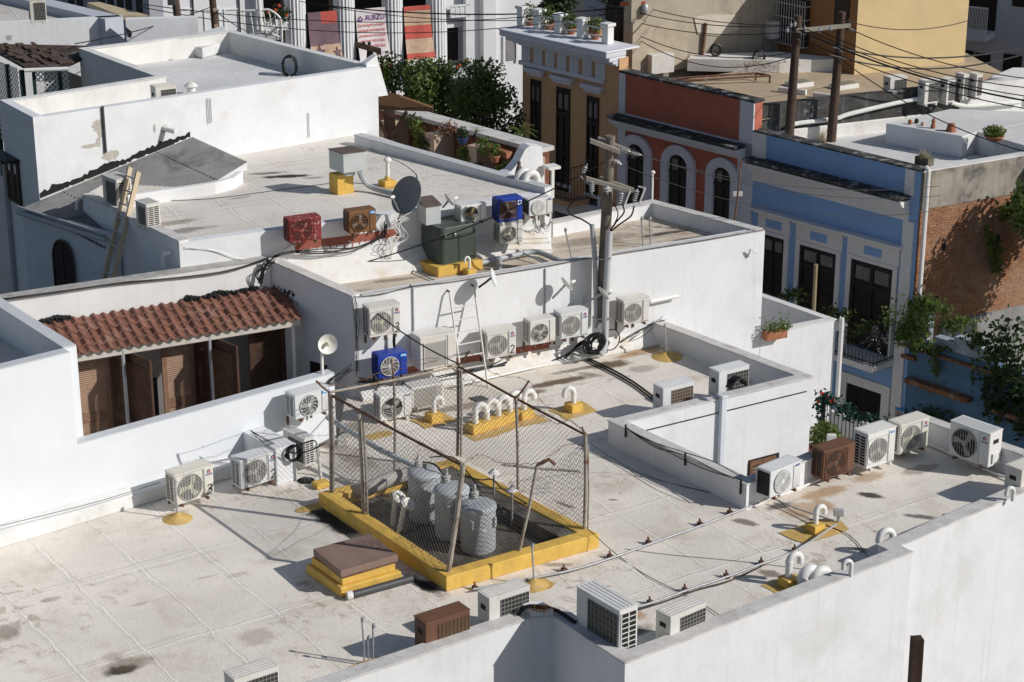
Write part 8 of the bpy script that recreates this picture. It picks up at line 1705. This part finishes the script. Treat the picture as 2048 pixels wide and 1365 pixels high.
for pts in ([(1690, 695), (1720, 690), (1740, 675), (1750, 655)], [(1700, 700), (1730, 700), (1745, 680), (1752, 655)], [(1752, 655), (1755, 680), (1758, 705)], [(1752, 655), (1765, 675), (1772, 685), (1776, 660)]):
    L = spline([FB.px(x, y, .84) for x, y in pts], 8)
    for p in L:
        for _ in range(4): m.leaf(p+Vector((rg.gauss(0, .025), rg.gauss(0, .025), rg.gauss(0, .025))), .035, rg)
m.build('tinsel', M_steel, T_)
# vines
def vine(label, plane, spots, size, seed, mat=None, off=.12):
    rg = random.Random(seed); m = MB(); w = MB()
    for (x, y, sx, sy, n) in spots:
        for k in range(n): m.leaf(plane.px(x+rg.gauss(0, sx), y+rg.gauss(0, sy), off+abs(rg.gauss(0, .12))), size*rg.uniform(.6, 1.3), rg, plane.n)
        w.tube([plane.px(x, y-sy*1.5, .03), plane.px(x+sx*.3, y, .05), plane.px(x, y+sy*1.6, .04)], .01, 4)
    T_ = thing('climbing_vine', label, 'vine', plane.px(spots[0][0], spots[0][1], 0)); m.build('foliage', mat or M_leaf, T_); w.build('stem', M_bark, T_)
vine('bushy vine hanging over the broken wall at the foot of the white drain pipe', FB, [(1840, 610, 18, 9, 240), (1870, 615, 16, 8, 160), (1822, 640, 9, 16, 140), (1808, 665, 9, 12, 130), (1835, 665, 14, 14, 120), (1850, 640, 9, 16, 70), (1833, 690, 7, 12, 60), (1868, 712, 5, 16, 60), (1872, 740, 4, 9, 35), (1800, 670, 6, 8, 60), (1925, 640, 18, 5, 90), (1905, 655, 14, 6, 90)], .13, 1)
vine('heavy dark vine curtain over the ruined blue front at the right edge', FB, [(2010, 700, 26, 30, 500), (1990, 760, 14, 24, 200), (2035, 780, 14, 36, 300), (1972, 790, 5, 18, 70), (2000, 820, 10, 14, 80), (2040, 850, 10, 12, 80), (1955, 680, 14, 8, 110), (1945, 745, 2, 18, 20), (1870, 700, 20, 4, 60)], .15, 2, M_leafd)
vine('narrow vine creeping diagonally up the orange brick wall', BS, [(1992, 510, 7, 14, 110), (1985, 485, 5, 10, 50), (1975, 462, 4, 8, 30), (1995, 530, 6, 8, 60), (2020, 420, 14, 7, 90), (2040, 408, 8, 8, 60), (2008, 435, 6, 6, 30), (1830, 600, 4, 6, 10)], .13, 3, M_leafl, .06)
vine('thin creeping shrub at the base of the grey sidewalk wall beneath the ruin', FB, [(1850, 830, 25, 8, 160), (1900, 850, 20, 10, 120)], .13, 4, M_leafd)
drygrass('wall_grass', 'tuft of tall grass growing on top of the ruined house front', FB.pt(FB.uz(1948, 640)[0], zr+.1, -.1), 70, .75, M_leafl, None, 9, .14)
m = MB(); u0, z1 = FB.uz(1795, 812); u1, z0 = FB.uz(1812, 838); m.obox(FB.pt(min(u0, u1), min(z0, z1), .07), FB.d*abs(u1-u0), FB.n*.02, UP*abs(z1-z0)); sg = single(m, 'notice_plate', paint('pale notice', (.5, .48, .46), .6), 'pale notice plate with a blue heading on the wall beside the ruined front', 'sign')
m = MB(); w_, h_ = abs(u1-u0), abs(z1-z0); m.obox(FB.pt(min(u0, u1), min(z0, z1)+h_*.78, .091), FB.d*w_, FB.n*.003, UP*h_*.22); m.build('heading', M_cyan, sg)
m = MB()
for k in range(7): m.obox(FB.pt(min(u0, u1)+w_*.1, min(z0, z1)+h_*(.08+.095*k), .091), FB.d*w_*.8, FB.n*.003, UP*h_*.03)
m.build('text_line', M_rust, sg)
# drain pipe on the terrace corner, pipes on the far left
m = MB(); a = Vector((s2.x, s2.y, pz))+MP.n*.08+MP.d*.1; m.tube([a+UP*.05, a-UP*3.4], .05, 8); single(m, 'drain_pipe', M_pvc, 'white drain pipes down the corner of the low terrace wall', 'pipe', smooth=True)
m = MB(); q = tl.px(8, 330, .06); m.tube([Vector((q.x, q.y, q.z)), Vector((q.x, q.y, -2))], .05, 8); single(m, 'drain_pipe', M_greypipe, 'grey drain pipe at the left edge below the shuttered window', 'pipe', smooth=True)
m = MB(); q = nl.px(160, 398, .06); m.tube(spline([nl.px(166, 395, .02), nl.px(158, 398, .06), nl.px(153, 410, .08), nl.px(155, 440, .08), nl.px(163, 470, .08), nl.px(165, 490, .08)], 4), .03, 7); single(m, 'bent_pipe', M_pvc, 'bent pale pipe on the corner of the narrow court', 'pipe', smooth=True)
m = MB(); q = nl.px(345, 520, .02); m.tube(spline([nl.px(343, 505, .03), nl.px(330, 508, .12), nl.px(325, 520, .14), nl.px(327, 535, .14)], 4), .045, 8); single(m, 'bent_pipe', M_pvc, 'short white elbow pipe on the shaded court wall', 'pipe', smooth=True)
# ================================================================== CAMERA, LIGHT
cam = bpy.data.cameras.new('camera'); co = bpy.data.objects.new('camera', cam); COL.objects.link(co)
cam.sensor_width = 36; cam.lens = F/2048*36; cam.clip_end = 2000; cam.clip_start = .5
co.location = (0, 0, CH); co.rotation_euler = (R(70), 0, 0); SC.camera = co
SEL, SAZ = R(32), R(107)
sv = Vector((math.cos(SEL)*math.sin(SAZ), math.cos(SEL)*math.cos(SAZ), math.sin(SEL)))
sl = bpy.data.lights.new('sun', 'SUN'); sl.energy = 4.2; sl.angle = R(.5); sl.color = (1, .968, .925)
so = bpy.data.objects.new('sun', sl); COL.objects.link(so); so.rotation_euler = (-sv).to_track_quat('-Z', 'Y').to_euler(); so.location = (30, -10, 40)
w = bpy.data.worlds.new('World'); SC.world = w; w.use_nodes = True
sk = w.node_tree.nodes.new('ShaderNodeTexSky'); sk.sky_type = 'NISHITA'; sk.sun_disc = False; sk.sun_elevation = SEL; sk.sun_rotation = SAZ
bg = w.node_tree.nodes['Background']; bg.inputs['Strength'].default_value = .07; w.node_tree.links.new(sk.outputs[0], bg.inputs[0])
SC.view_settings.view_transform = 'Standard'; SC.view_settings.look = 'None'; SC.view_settings.exposure = -.17; SC.view_settings.gamma = 1
SC.cycles.max_bounces = 6
